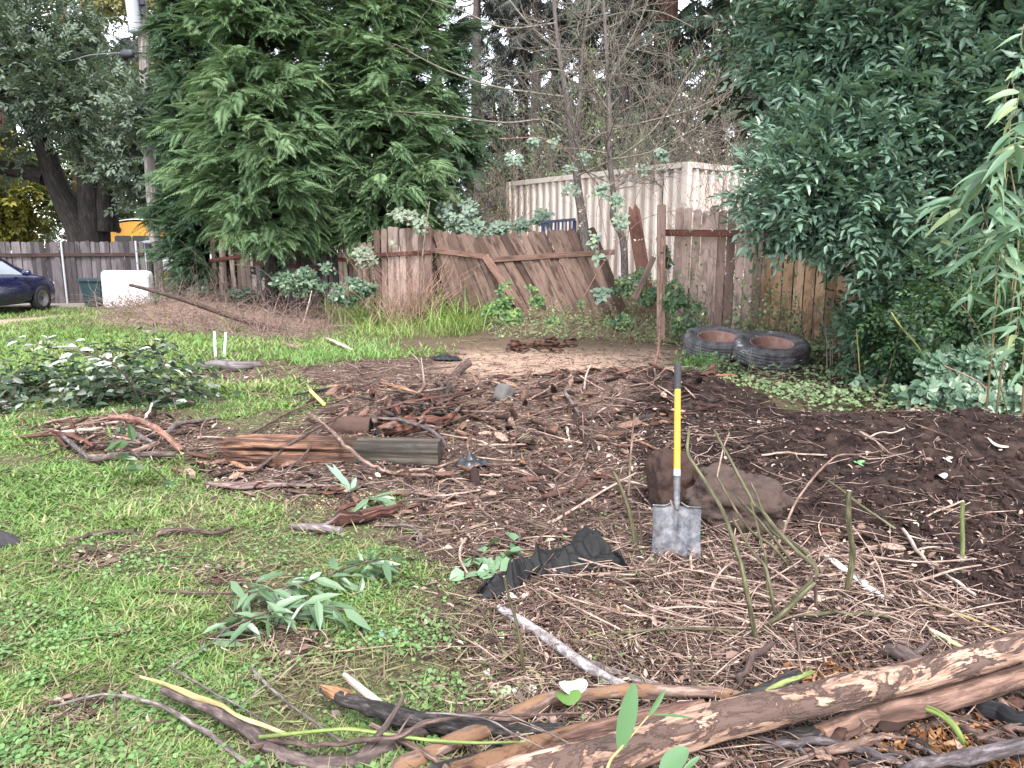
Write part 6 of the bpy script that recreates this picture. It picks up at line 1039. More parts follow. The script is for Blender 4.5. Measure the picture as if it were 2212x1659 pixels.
    for lab, t, P, r, mt in (('long pale branch arching over the beam toward the shovel', 9, [(470, 305, .16), (620, 430, .16), (720, 530, .18), (800, 610, .17), (960, 730, .10), (1080, 785, .05), (1200, 820, .03), (1450, 830, .03), (1650, 830, .03), (1900, 740, .05)], .014, TB), ('dark stick leaning across the rotten end of the beam', 9, [(0, 800, .02), (190, 660, .10), (380, 520, .20), (580, 410, .16), (780, 295, .10)], .013, BB),
                             ('slim forked stick leaning on the beam beside the dark stick', 9, [(230, 820, .02), (370, 710, .07), (470, 600, .14), (555, 460, .17)], .008, BB), ('long dark stick lying in the grass toward the rake', 9, [(-40, 480, .03), (130, 395, .04), (250, 320, .04), (450, 235, .05), (650, 150, .05)], .013, DRK),
                             ('dark stick lying beside the black root', 9, [(1300, 500, .04), (1520, 440, .05), (1760, 340, .05), (1960, 270, .05), (2110, 205, .06)], .011, BB), ('brown stick along the front of the beam toward the cloth', 9, [(1180, 815, .02), (1350, 790, .03), (1500, 770, .04), (1680, 720, .05), (1820, 675, .05)], .011, TB),
                             ('long brown stick on the trodden ground below the pale leaves', 9, [(890, 1140, .03), (1100, 1085, .04), (1250, 1050, .05), (1450, 1030, .05), (1620, 1020, .04)], .010, BB), ('stout brown stick lying below the beam end', 9, [(1390, 970, .02), (1550, 985, .03), (1700, 1010, .03), (1860, 1010, .02)], .013, TB),
                             ('brown stick slanting down from the beam end', 9, [(1680, 860, .03), (1760, 920, .03), (1830, 990, .03), (1900, 1070, .02)], .011, TB), ('gnarled grey stick with an elbow on the grass edge', 9, [(1060, 1245, .02), (1200, 1250, .03), (1320, 1260, .04), (1390, 1310, .04), (1410, 1360, .03), (1380, 1410, .02)], .012, GREYB),
                             ('long dark stick joining the gnarled grey stick', 9, [(1060, 1420, .02), (1100, 1395, .03), (1250, 1360, .03), (1400, 1345, .03), (1600, 1330, .03), (1830, 1290, .03)], .009, DRK), ('brown stick on the grass nearest the grey rock', 8, [(570, 1390, .02), (690, 1355, .03), (800, 1322, .03), (1000, 1310, .03), (1220, 1320, .02)], .014, BB),
                             ('brown stick with a pale broken end on the grass', 8, [(1320, 1330, .02), (1420, 1300, .03), (1600, 1298, .03), (1770, 1320, .03), (1890, 1300, .03), (1965, 1270, .03)], .014, BB), ('thin pale stick leaning over the grass patch by the beam', 8, [(1620, 680, .03), (1740, 630, .06), (1860, 590, .1)], .006, TB),
                             ('curved red-brown branch topping the wood pile at left', 8, [(930, 345, .10), (1050, 350, .12), (1170, 370, .14), (1290, 420, .15), (1390, 490, .13), (1470, 560, .08), (1520, 625, .03)], .027, barkM('salmon_bark', (.085, .04, .03), (.22, .112, .085), (.37, .22, .175), sc=60, stretch=.2, bump=.4, dist=.003)),
                             ('thick branch with charred end along the front of the wood pile at left', 8, [(765, 690, .04), (870, 690, .05), (1000, 672, .05), (1150, 655, .05), (1300, 655, .05), (1480, 655, .04)], .028, barkM('dark_brown_bark', (), (), ())), ('grey branch forking out behind the wood pile at left', 8, [(1395, 490, .03), (1470, 430, .06), (1540, 395, .07), (1660, 375, .06), (1850, 345, .03)], .022, GREYB),
                             ('white stripped stick in the wood pile at left', 8, [(520, 470, .08), (600, 462, .09), (700, 450, .09), (860, 430, .08)], .015, PALE), ('grey branch slanting inside the wood pile at left', 8, [(1080, 445, .10), (1180, 500, .10), (1290, 550, .08)], .020, GREYB), ('brown branch under the curved red-brown branch', 8, [(1120, 635, .03), (1220, 600, .05), (1350, 555, .07)], .020, TB),
                             ('dark branch lying down the near side of the wood pile at left', 8, [(530, 495, .09), (600, 560, .08), (700, 650, .04), (760, 700, .02)], .018, barkM('slate_bark', (), (), ())), ('red splintered branch in the wood pile at left', 8, [(460, 480, .08), (600, 500, .09), (700, 540, .08), (790, 590, .05)], .022, REDW), ('second red splintered branch at the far end of the wood pile', 8, [(110, 520, .03), (250, 500, .06), (400, 490, .07), (500, 480, .07)], .018, REDW),
                             ('long brown branch inside the wood pile at left', 8, [(780, 560, .07), (950, 550, .09), (1150, 555, .08), (1260, 560, .06)], .013, BB), ('white forked branch standing behind the wood pile at left', 8, [(1230, 380, .06), (1230, 330, .12), (1270, 270, .18), (1280, 225, .22)], .013, PALE),
                             ('straight pale cane lying on the dark earth by the shovel', 11, [(0, 630, .02), (170, 642, .03), (350, 655, .03), (545, 665, .02)], .008, CANE), ('thin brown root looping on the dark earth', 11, [(820, 465, .04), (890, 500, .05), (960, 555, .04), (1080, 640, .01)], .007, TB), ('pale twig on top of the dark earth bank', 11, [(870, 520, .02), (1000, 485, .05), (1100, 465, .05), (1200, 478, .03)], .006, PALE),
                             ('pale cane lying beside the upright green cane', 11, [(1390, 1180, .01), (1540, 1110, .03), (1700, 1045, .04)], .007, CANE), ('orange wood sliver on the soil behind the rock pair', 10, [(1060, 520, .02), (1150, 565, .02), (1260, 610, .01)], .012, ORW), ('long pale cane along the soil left of the shovel blade', 10, [(910, 865, .02), (1050, 890, .03), (1240, 935, .02)], .006, PALE),
                             ('thick brown stick lying left of the leaning canes', 10, [(400, 1080, .02), (560, 1040, .04), (760, 980, .04), (890, 910, .03)], .015, BB), ('short brown stick by the foot of the pale straight cane', 10, [(800, 1145, .02), (870, 1110, .03), (960, 1075, .02)], .016, BB), ('pale stick near the top of the trodden slope', 10, [(270, 720, .02), (400, 790, .03), (560, 850, .02)], .010, TB), ('curved pale cane on the trodden slope', 10, [(0, 750, .03), (150, 810, .03), (300, 880, .03), (400, 915, .02)], .007, CANE),
                             ('dark log piece on the soil mound behind the pale straight cane', 10, [(1060, 365, .03), (1160, 345, .04), (1280, 330, .03)], .026, CH), ('dark stick crossing the soil behind the shovel', 10, [(1270, 640, .02), (1330, 600, .03), (1390, 560, .03)], .010, DRK), ('grey dead branch on the debris hump', 10, [(480, 130, .05), (540, 220, .05), (600, 310, .03)], .02, GREYB),
                             ('long pale cane lying over the debris hump', 10, [(610, 0, .06), (720, 50, .06), (810, 110, .03)], .007, CANE), ('white chip standing in the debris hump', 10, [(495, 430, .03), (505, 480, .03), (515, 540, .01)], .012, PALE)):
        P = [K(t, x, y)+(d,) for x, y, d in P]; nm = 'stick' if r < .015 else 'branch'; R = np.full(len(P), r)*np.linspace(1.0, .75, len(P)); log(nm, lab, nm, P, R, mt, 12, .08, .06, 7)
    # a leaning dead pole over the brush heap; splintered stakes; chunk of log; white stakes
    p = [PD(*K(4, x, y), Y) for x, y, Y in ((1088, 812, 13.4), (1300, 866, 13.6), (1600, 958, 13.9), (1900, 1060, 14.2), (2212, 1160, 14.4))]; p.append(PG(*K(5, 270, 1195), .0))
    o = log('dead_pole', 'long dead dark pole propped up over the brush before the white mattress', 'pole', None, [.028, .035, .045, .055, .06, .06], BB, 14, .07, .05, 8, pts=p, ends=DRK)
    for i, (a, b) in enumerate((((280, 1060), (400, 860)), ((410, 1140), (490, 860)), ((400, 1060), (360, 985)))):
        q = PG(*K(5, *a)); m = MB(); tube(m, [q-[0, 0, .05], PD(*K(5, (a[0]+b[0])/2+6, (a[1]+b[1])/2), q[1]), PD(*K(5, *b), q[1]+.05)], [.035, .03, .018], 8, wob=.1, rough=.08, flatten=.5); tag(m.build('splintered_stake', TB if i != 1 else PALE, org=q), ('tan splintered stake leaning beside the foot of the dead pole', 'pale splintered stake standing behind the foot of the dead pole', 'short tan splinter between the two stakes by the dead pole')[i], 'stake')
    log('log_chunk', 'short dark log chunk tilted up beside the black plastic scrap', 'log', [K(5, 1690, 1580)+(.02,), K(5, 1760, 1510)+(.10,), K(5, 1815, 1470)+(.14,)], [.05, .055, .05], BB, 14, .06, .05, 6, ends=TB)
    log('grey_log', 'flat grey weathered log lying in the weeds below the white stakes', 'log', [K(4, 1700, 1510)+(.03,), K(4, 1850, 1490)+(.06,), K(4, 2000, 1500)+(.07,), K(4, 2180, 1490)+(.04,)], [.05, .075, .07, .05], barkM('grey_log_bark', (.05, .042, .043), (.13, .11, .112), (.26, .23, .235), sc=30, stretch=.08, bump=.7, dist=.012), 16, .1, .08, 8)
    log('white_splinter', 'white split wood piece lying in the weeds below the tall grass', 'wood', [K(5, 610, 1260)+(.08,), K(5, 720, 1310)+(.07,), K(5, 840, 1370)+(.03,)], [.02, .045, .04], PALE, 10, .1, .1, 6, flatten=.5)
    log('brown_offcut', 'brown offcut of wood in the weeds below the dead pole', 'wood', [K(5, 250, 1310)+(.04,), K(5, 340, 1335)+(.05,), K(5, 400, 1350)+(.04,)], [.04, .055, .05], TB, 10, .08, .06, 6, flatten=.6)
    for i, (a, b) in enumerate((((1818, 1420), (1808, 1205)), ((1890, 1420), (1905, 1215)))):
        q = PG(*K(4, *a)); m = MB(); tube(m, [q-[0, 0, .05], PD(*K(4, *b), q[1])], [.022, .018], 8, wob=.03); tag(m.build('white_stake', plainM('stake_white', (.66, .72, .74), .5), org=q), ('thicker of the two white stakes standing in the weeds', 'thinner of the two white stakes standing in the weeds')[i], 'stake')
    q = PG(*K(5, 1440, 1640)); m = MB(); tube(m, [q-[0, 0, .03], PD(*K(5, 1425, 1540), q[1]), PD(*K(5, 1412, 1430), q[1])], [.022, .02, .012], 8, wob=.1, rough=.1, flatten=.5); tag(m.build('pale_splinter', PALE, org=q), 'pale upright splinter left of the short dark log chunk', 'stake')
    log('dark_stump', 'wet black stump end at the right edge below the bamboo', 'stump', [K(11, 1930, 440)+(.04,), K(11, 2080, 440)+(.06,), K(11, 2230, 460)+(.06,), K(11, 2400, 470)+(.05,)], [.03, .06, .075, .08], CH, 20, .2, .25, 10)
    for i, (P, lab) in enumerate(((((1910, 410), (1960, 480), (2020, 560)), 'longer pale split chip beside the black stump end'), (((1900, 540), (1980, 555), (2080, 580)), 'flat pale split chip lying before the black stump end'))): log('split_chip', lab, 'wood', [K(11, x, y)+(.05-.015*j,) for j, (x, y) in enumerate(P)], [.008, .02, .012], PALE, 8, .06, .06, 5, flatten=.4)
    log('brick_red_board', 'short orange-red board lying in the grass before the tyres', 'board', [K(6, 1650, 1560)+(.03,), K(6, 1770, 1580)+(.04,), K(6, 1900, 1575)+(.04,)], [.03, .045, .045], barkM('brick_red', (.2, .07, .04), (.42, .17, .10), (.5, .25, .16), sc=30, stretch=.2, bump=.3, dist=.003), 8, .06, .06, 6, flatten=.35)
    for i in range(26):
        x, y = K(6, -20+RS.rand()*520, 1275+RS.rand()*75); a = RS.rand()*1.2-.6; l = 12+RS.rand()*26
        log('red_bark_piece', 'dark red bark piece in the strip below the tipped fence panel', 'bark', [(x, y, .02), (x+cos(a)*l*.5, y-sin(a)*l*.25, .05+.04*RS.rand()), (x+cos(a)*l, y-sin(a)*l*.5, .02)], [.02, .035, .015], REDW, 8, .15, .12, 4, flatten=.5, group='dark red bark pieces below the tipped panel')
    # loose sticks over the cleared ground, the largest of them as objects of their own
    hump = polyXY([(1050, 830), (1350, 810), (1560, 850), (1560, 930), (1350, 1020), (1020, 960)])
    zonesT = ((polyXY([(1000, 830), (1450, 815), (1480, 930), (1330, 1000), (1000, 980)]), 70, 'loose brown stick on the debris hump behind the shovel', 'loose sticks on the debris hump', .010, (.25, .8)), (polyXY([(880, 990), (1330, 1000), (1380, 1180), (1000, 1190), (900, 1110)]), 60, 'loose brown stick on the trodden ground between beam and shovel', 'loose sticks between beam and shovel', .008, (.2, .6)),
              (polyXY([(1380, 1210), (1800, 1180), (2100, 1330), (1700, 1440), (1300, 1400)]), 60, 'loose mown cane on the pale stem litter below the shovel', 'loose canes below the shovel', .006, (.25, .7)), (polyXY([(620, 800), (900, 770), (1000, 850), (700, 900), (600, 860)]), 36, 'loose stick in the weedy debris around the rake', 'loose sticks around the rake', .009, (.25, .7)),
              (polyXY([(60, 930), (330, 905), (470, 960), (380, 1000), (90, 985)]), 44, 'loose stick in the wood pile at left', 'loose sticks of the wood pile', .011, (.2, .6)))
    for Pn, n, lab, grp, r, (l0, l1) in zonesT:
        lo, hi = Pn.min(0), Pn.max(0); k = 0
        while k < n:
            p = lo+(hi-lo)*RS.rand(2)
            if sdpoly(p[0], p[1], Pn) < 0: continue
            k += 1; a = RS.rand()*2*pi; l = l0+(l1-l0)*RS.rand()**1.6; d = np.array([cos(a), sin(a)]); s = np.array([-d[1], d[0]]); w = RS.randn()*.08*l; rr = r*(.6+.8*RS.rand()); tip = abs(RS.randn())*.05
            Q = [HZ(np.append(p+d*l*t+s*w*sin(pi*t), 0), rr+.008+tip*t) for t in (0, .33, .66, 1)]; m = MB(); tube(m, Q, np.linspace(rr, rr*.6, 4), 7, wob=.08, rough=.04, per=4, seed=RS.rand()*40, rn=RS.rand())
            tag(m.build('loose_stick', [BB, DRK, TB, CANE][RS.randint(4)] if r != .006 else CANE, org=Q[0]), lab, 'stick', grp)
logs()
def things():
    # shovel leaning back on the rock
    b = PG(1460, 1205); top = PD(1463, 785, b[1]+.40); ax = nrm(top-b); sd = np.array([1.0, 0, 0]); sd = nrm(sd-ax*np.dot(sd, ax)); nz = np.cross(sd, ax); nz = nz if nz[1] < 0 else -nz   # nz faces the camera
    sv = thing('shovel', 'square-mouthed shovel with yellow handle and black grip, leaning on a rock', 'shovel', b); L = np.linalg.norm(top-b); S = L/422.0   # metres per photo pixel along the shovel
    steel = NT('shovel_steel'); g = steel.new('TexCoord').outputs['Object']; a = steel.noise(g, 18, 5, .7); c = steel.noise(steel.map(g, (3, 3, .5)), 12, 4, .6)
    col = steel.ramp(a, [(.38, (.045, .047, .056)), (.52, (.105, .107, .12)), (.66, (.19, .18, .185))]); col = steel.mix(steel.ramp(c, [(.55, 0.0), (.7, .6)]), col, (.13, .095, .08)); stm = steel.done(col, .5, steel.bump(a, .2, .003), .4, .35)
    nu, nv = 34, 40; u = np.linspace(-1, 1, nu); v = np.linspace(0, 1, nv); U, Vv = np.meshgrid(u, v)
    halfw = .5*S*(103-4*np.sin(pi*Vv)+3*(1-Vv)); X = U*halfw; Yh = Vv*108*S-.012
    Yh = Yh+np.where(Vv > .9, (1-np.abs(U)**2)*S*6*(Vv-.9)/.1, 0)
    dish = .030*np.abs(U)**5*(.4+.6*Vv)+.002; rib = .011*np.exp(-(U*halfw/.009)**2)*sstep(.42, .62, Vv)+.008*np.exp(-(U*halfw/.02)**2)*sstep(.5, .95, Vv); D = dish+rib-.018*sstep(.75, 1, Vv)*np.exp(-(U/.9)**8)*0
    fr = b+sd*X[..., None]+ax*Yh[..., None]+nz*(D-.01)[..., None]; bk = fr-nz*.004; i = np.arange(nv-1)[:, None]*nu; j = np.arange(nu-1)[None]; Fq = np.stack([i+j, i+j+1, i+nu+j+1, i+nu+j], -1).reshape(-1, 4)
    m = MB(); m.add(fr.reshape(-1, 3), Fq); m.add(bk.reshape(-1, 3), Fq[:, ::-1])
    rim = np.concatenate([np.arange(nu), np.arange(1, nv)*nu+nu-1, (nv-1)*nu+np.arange(nu-2, -1, -1), np.arange(nv-2, 0, -1)*nu]); n = len(rim); ed = np.vstack([fr.reshape(-1, 3)[rim], bk.reshape(-1, 3)[rim]]); q = np.arange(n); m.add(ed, np.stack([q, q+n, (q+1) % n+n, (q+1) % n], -1)); blade = m.build('blade', stm, sv)
    m = MB()
    for s in (-1, 1): tube(m, [b+ax*107*S+sd*s*51*S+nz*.012, b+ax*108*S+sd*s*24*S+nz*.006, b+ax*116*S+sd*s*9*S+nz*.008], .0045, 8, wob=0, per=6)
    m.build('tread', stm, blade)
    P = lambda t: b+ax*t*S+nz*.012
    m = MB(); tube(m, [P(100), P(112), P(135), P(160), P(178)], [.010, .017, .018, .0185, .019], 16, wob=0, per=5); m.build('socket', stm, sv)
    m = MB(); tube(m, [P(172), P(186)], .0195, 16, wob=0, per=3); m.build('ferrule', plainM('pale_steel', (.48, .48, .50), .4, .5), sv)
    m = MB(); tube(m, [P(180), P(270), P(372)], [.0182, .0178, .0172], 16, wob=0, per=4); m.build('handle', plainM('yellow_fibreglass', (.50, .285, .015), .4, var=.2, sc=30, dirt=(.33, .22, .075)), sv)
    m = MB(); tube(m, [P(362), P(366), P(390), P(415), P(421)], [.0185, .0195, .0195, .0195, .016], 16, wob=.01, per=4); m.build('grip', plainM('black_rubber', (.028, .028, .032), .75, bump=.2), sv)
    # rocks
    rk = plainM('soiled_rock', (.062, .04, .034), .95, var=.5, sc=34, spec=.1, bump=1.0, dirt=(.05, .032, .027)); lg = plainM('pale_soiled_rock', (.088, .063, .055), .95, var=.5, sc=30, spec=.1, bump=1.0, dirt=(.06, .04, .034))
    q = PG(1458, 1118); m = MB(); rock(m, q+[.005, .16, .145], (.125, .12, .20), rotz(.25)@rotx(-.08), 4, 4.5, .16, nu=90, nv=60, fr=3.2); tag(m.build('rock', rk, org=q), 'upright blocky brown rock the shovel leans on', 'rock')
    q = PG(1605, 1158); m = MB(); rock(m, q+[.02, .20, .12], (.27, .20, .18), rotz(-.2)@roty(.12), 9, 3.0, .23, nu=100, nv=64, fr=3.0); tag(m.build('rock', lg, org=q), 'large rough boulder right of the shovel, above a dark hole', 'rock')
    q = PG(1800, 935); m = MB(); rock(m, q+[.02, .10, .04], (.15, .12, .10), rotz(.5), 13, 3.0, .2, nu=60, nv=40, fr=2.4); tag(m.build('rock', lg, org=q), 'brown rock on top of the dark earth bank under the ivy', 'rock')
    q = PG(*K(8, 40, 1480)); m = MB(); rock(m, q+[-.07, .06, .02], (.10, .07, .055), rotz(.3)@roty(.25), 17, 2.6, .22, nu=60, nv=36); tag(m.build('rock', plainM('slate_rock', (.055, .05, .055), .9, var=.4, sc=40, spec=.15, bump=.8), org=q), 'dark slate-grey rock on the grass at the left edge', 'rock')
    q = PG(*K(9, 2110, 200)); m = MB(); rock(m, q+[0, .06, .06], (.09, .08, .10), rotz(.8)@roty(.5), 21, 4.5, .06); tag(m.build('rock', plainM('grey_rock', (.11, .10, .095), .85, var=.3, bump=.4), org=q), 'small grey wedge-shaped rock in the debris behind the beam', 'rock')
    # black landscape cloth in folds
    cl = [K(10, x, y) for x, y in ()] or [(1032, 1292), (1068, 1280), (1110, 1264), (1160, 1243), (1210, 1226), (1255, 1213), (1300, 1212), (1336, 1232)]; hw = [.03, .06, .055, .07, .09, .12, .135, .11]
    C = catmull([PG(x, y) for x, y in cl], 24); n = len(C); w = np.interp(np.linspace(0, 7, n), np.arange(8), hw); T = nrm(C[-1]-C[0]); N = np.array([-T[1], T[0], 0]); k = 44; v = np.linspace(-1, 1, k); s = np.linspace(0, 1, n)
    wv = w[:, None]*(1+.35*fbm(np.repeat(s[:, None]*9, k, 1), np.sign(v)[None]*3*np.ones((n, 1)), o=3)); XY = C[:, None]+N*(v[None]*wv)[..., None]; fold = np.abs(fbm(XY[..., 0]*7+XY[..., 1]*16, XY[..., 1]*9-XY[..., 0]*4, o=3)); fine = np.abs(fbm(XY[..., 0]*15+XY[..., 1]*30, XY[..., 1]*16, o=2))
    hump = np.interp(s, [0, .15, .4, .65, .85, 1], [.012, .03, .04, .06, .10, .04])[:, None]*(1-v[None]**2)**.7
    Z = H(XY[..., 0], XY[..., 1])+.012+hump*(.75+.5*fbm(XY[..., 0]*6, XY[..., 1]*6))+(fold*.10+fine*.04)*(1-.75*np.abs(v[None])); ph = v[None]*4.5-s[:, None]*13+3.6*fbm(s[:, None]*4*np.ones((1, k)), v[None]*np.ones((n, 1))*1.6+3, o=3); pl = 1-np.abs(((ph/pi) % 2)-1)
    Z = Z+(pl**1.4-.35)*.06*sstep(0, .25, s)[:, None]*(1-.5*np.abs(v[None])**3); Z = np.maximum(Z, H(XY[..., 0], XY[..., 1])+.004); XY[..., 0] += .05*fbm(XY[..., 0]*11, XY[..., 1]*14+5, o=2); XY[..., 1] += (pl-.5)*.05+.05*fbm(XY[..., 0]*12+9, XY[..., 1]*12, o=2); Z = Z+np.maximum(0, fbm(XY[..., 0]*9+2, XY[..., 1]*17, o=3))*.11*(1-v[None]**4); V = np.dstack([XY[..., 0], XY[..., 1], Z]); i = np.arange(n-1)[:, None]*k; j = np.arange(k-1)[None]
    m = MB(); m.add(V.reshape(-1, 3), np.stack([i+j, i+j+1, i+k+j+1, i+k+j], -1).reshape(-1, 4)); tag(m.build('landscape_cloth', plainM('black_cloth', (.008, .008, .009), .7, var=.3, sc=40, spec=.3), org=C[n//2]), 'crumpled black landscape cloth lying left of the shovel blade', 'cloth')
    q = PG(*K(9, 1850, 770)); V = []
    for (nm, lab, ctr, rx, ry) in (('plastic_scrap', 'torn black plastic scrap right of the beam end', K(9, 1850, 770), .14, .09), ('plastic_scrap', 'black plastic scrap in the debris near the short dark log chunk', K(5, 1620, 1450), .22, .18)):
        q = PG(*ctr); a, r = np.meshgrid(np.linspace(0, 2*pi, 40), np.linspace(0, 1, 14)); e = 1+.3*fbm(np.cos(a)*2+q[0], np.sin(a)*2, o=3); X, Y = q[0]+np.cos(a)*r*rx*e, q[1]+np.sin(a)*r*ry*e; Z = H(X, Y)+.02+np.abs(fbm(X*16, Y*16, o=3))*.11*(1-.5*r)+.05*(1-r**2)
        m = MB(); i = np.arange(13)[:, None]*40; j = np.arange(39)[None]; m.add(np.dstack([X, Y, Z]).reshape(-1, 3), np.stack([i+j, i+j+1, i+41+j, i+40+j], -1).reshape(-1, 4)); tag(m.build(nm, plainM('black_plastic', (.02, .021, .026), .35, var=.2, spec=.5), org=q), lab, 'scrap')
    # rake lying behind the beam
    q = PG(*K(9, 400, 170)); A, B = PG(*K(9, 330, 155), .09), PG(*K(9, 640, 98), .07); rk_ = thing('rake', 'dark rake head with yellow handle stub in the grass behind the beam', 'rake', q); stl = plainM('rake_steel', (.035, .035, .04), .5, .4)
    m = MB(); tube(m, [A, B], .010, 8, wob=0, per=3); m.build('bar', stl, rk_)
    for i in range(11):
        p = A+(B-A)*(i+.3)/11; m = MB(); tube(m, [p, p-[0, .02, .03], p-[.0, .03, .075]], .005, 6, wob=0, per=3); m.build('tine', stl, rk_)
    hA, hB = PG(*K(9, 480, 122), .10), PG(*K(9, 590, 230), .03); m = MB(); tube(m, [hA, hB], .019, 12, wob=0, per=3); m.build('handle', plainM('yellow_handle', (.72, .60, .16), .4), rk_)
    # truck tyres lying by the ivy
    for lab, (cx, cy), Y, tilt, yaw, w in (('nearer rim-side scuffed truck tyre lying flat beside the laurel', (1666, 752), 10.2, -.20, .3, True), ('truck tyre lying flat against the grass tuft, left of the scuffed one', (1549, 738), 10.95, -.20, -.1, False)):
        q = HZ(PD(cx, cy, Y)); R = rotz(yaw)@rotx(-tilt*-1) if False else rotx(-tilt*-1*-1)@rotz(yaw); t = thing('truck_tyre', lab, 'tyre', q); ro, ri, hh = (.505 if w else .485), .285, .15; c = q+[0, 0, hh+.07]
        rub = NT('tyre_rubber_pale' if w else 'tyre_rubber'); g = rub.new('TexCoord').outputs['Object']; nz_ = rub.noise(g, 7, 5, .7); col = rub.ramp(nz_, [(.38, (.035, .034, .038)), (.62, (.115, .11, .118))])
        if w: col = rub.mix(rub.ramp(rub.noise(rub.map(g, (1, 1, 3)), 3.5, 5, .7, .5), [(.60, 0.0), (.68, .85)]), col, (.40, .39, .42))
        rm = rub.done(col, .75, rub.bump(nz_, .25, .01), .3)
        prof = [(ri, -hh*.55), (ri+.02, -hh*.8), (ri+.07, -hh*.97), (ro-.06, -hh), (ro-.015, -hh*.86), (ro, -hh*.6)]+[z for zz in (-.45, -.15, .15, .45) for z in ((ro+.002, hh*(zz-.10)), (ro-.008, hh*(zz-.03)), (ro-.008, hh*(zz+.03)), (ro+.002, hh*(zz+.10)))]+[(ro, hh*.6), (ro-.015, hh*.86), (ro-.06, hh), (ro-.10, hh*1.02), (ro-.105, hh*.99), (ri+.07, hh*.97), (ri+.03, hh*.82), (ri+.008, hh*.72), (ri, hh*.55)]
        m = MB(); lathe(m, prof, c, 72, R); m.build('tyre', rm, t)
        m = MB(); lathe(m, [(ri+.006, hh*.60), (ri+.012, hh*.78), (ri, hh*.80), (ri-.012, hh*.62), (ri-.012, -hh*.1), (ri-.05, -hh*.35), (.13, -hh*.5), (.125, -hh*.62), (ri-.05, -hh*.55), (ri-.004, -hh*.45), (ri-.004, hh*.5)], c, 56, R); m.build('rim', plainM('rusty_rim', (.24, .13, .105), .8, 0, .35, 30, dirt=(.27, .19, .165)), t)
    # standing canes
    for lab, P, r, mt, dy in (('straight pale bare cane standing behind the shovel', [(1357, 1078), (1362, 990), (1370, 893)], .009, TB, .06), ('thick mossy cane leaning left, standing before the pale straight cane', [(1378, 1192), (1360, 1110), (1340, 1050), (1324, 1018)], .014, GCANE, .1), ('thin brown cane close beside the thick mossy cane', [(1388, 1190), (1384, 1140), (1377, 1092)], .008, BB, .05),
                              ('brown cane standing left of the thick mossy cane', [(1224, 1150), (1214, 1090), (1199, 1038)], .009, BB, .05), ('brown cane poking out of the black cloth', [(1266, 1180), (1250, 1140), (1232, 1102)], .008, BB, .03), ('short thin brown cane farthest left on the trodden slope', [(1147, 1154), (1135, 1120), (1122, 1085)], .006, BB, .03), ('twiggy thin cane standing in the debris behind the white chip', [K(10, 770, 690), K(10, 705, 560), K(10, 710, 380), K(10, 715, 240)], .006, BB, .05), ('thin pale cane standing beside the white chip', [K(10, 640, 560), K(10, 635, 430), K(10, 628, 290)], .007, TB, .05)):
        cane(lab, P, r, mt, dy)
    cane('long bowed green-brown cane rising toward the shovel handle', [K(14, 2120, 640), K(10, 1985, 1659), K(10, 1940, 1500), K(10, 1840, 1200), K(10, 1740, 1000), K(10, 1610, 800), K(10, 1520, 640), K(10, 1530, 450)], .011, GCANE, .5)
    cane('tallest green-brown cane sweeping up over the boulder', [K(15, 150, 280), K(11, 460, 1659), K(11, 300, 1480), K(11, 140, 1310), K(11, 0, 1130), K(10, 2080, 1080), K(10, 1960, 860), K(10, 1850, 650), K(10, 1740, 450)], .012, GCANE, .7)
    cane('straight thin pale cane crossing the tallest cane', [K(10, 1700, 1310), K(10, 1720, 1100), K(10, 1770, 820), K(10, 1820, 600), K(10, 1870, 470)], .006, CANE, .1)
    cane('forked brown cane leaning left before the boulder', [K(11, 300, 1659), K(11, 100, 1440), K(10, 2060, 1310), K(10, 1940, 1150), K(10, 1860, 1010), K(10, 1760, 840)], .009, GCANE, .3)
    cane('stout dark upright cane standing in the mown stems', [K(15, 690, 250), K(11, 750, 1640), K(11, 765, 1460), K(11, 735, 1250), K(11, 730, 1050), K(11, 738, 960)], .014, GCANE, .02, .85)
    cane('short straight green cane with a pale cut tip on the dark earth', [K(11, 1690, 1560), K(11, 1695, 1400), K(11, 1690, 1200), K(11, 1697, 1050)], .011, barkM('green_cane_skin', (.07, .085, .03), (.15, .175, .07), (.24, .26, .12), sc=60, stretch=.06, bump=.2, dist=.001, rough=.5), .02, .9)
    cane('long pale stem arching over from the canes to the dark earth', [K(11, 20, 1600), K(11, 120, 1450), K(11, 200, 1260), K(11, 280, 1070), K(11, 390, 910), K(11, 500, 780), K(11, 640, 665), K(11, 800, 655), K(11, 975, 635)], .009, TB, .6, .4)
    cane('green-brown cane slanting from the boulder down to the pale stripped stick', [K(11, 1190, 1285), K(11, 1000, 1200), K(11, 800, 1060), K(11, 680, 960), K(11, 560, 880)], .011, GCANE, .3)
    cane('thin bent brown cane at the grass edge before the black cloth', [K(14, 150, 890), K(14, 110, 650), K(14, 60, 380), K(13, 2160, 250), K(13, 2110, 40)], .008, GCANE, .05)
    cane('thin brown cane in the clover left of the bent one', [K(13, 2115, 760), K(13, 2090, 640), K(13, 1980, 440), K(13, 1870, 240)], .005, GCANE, .15)
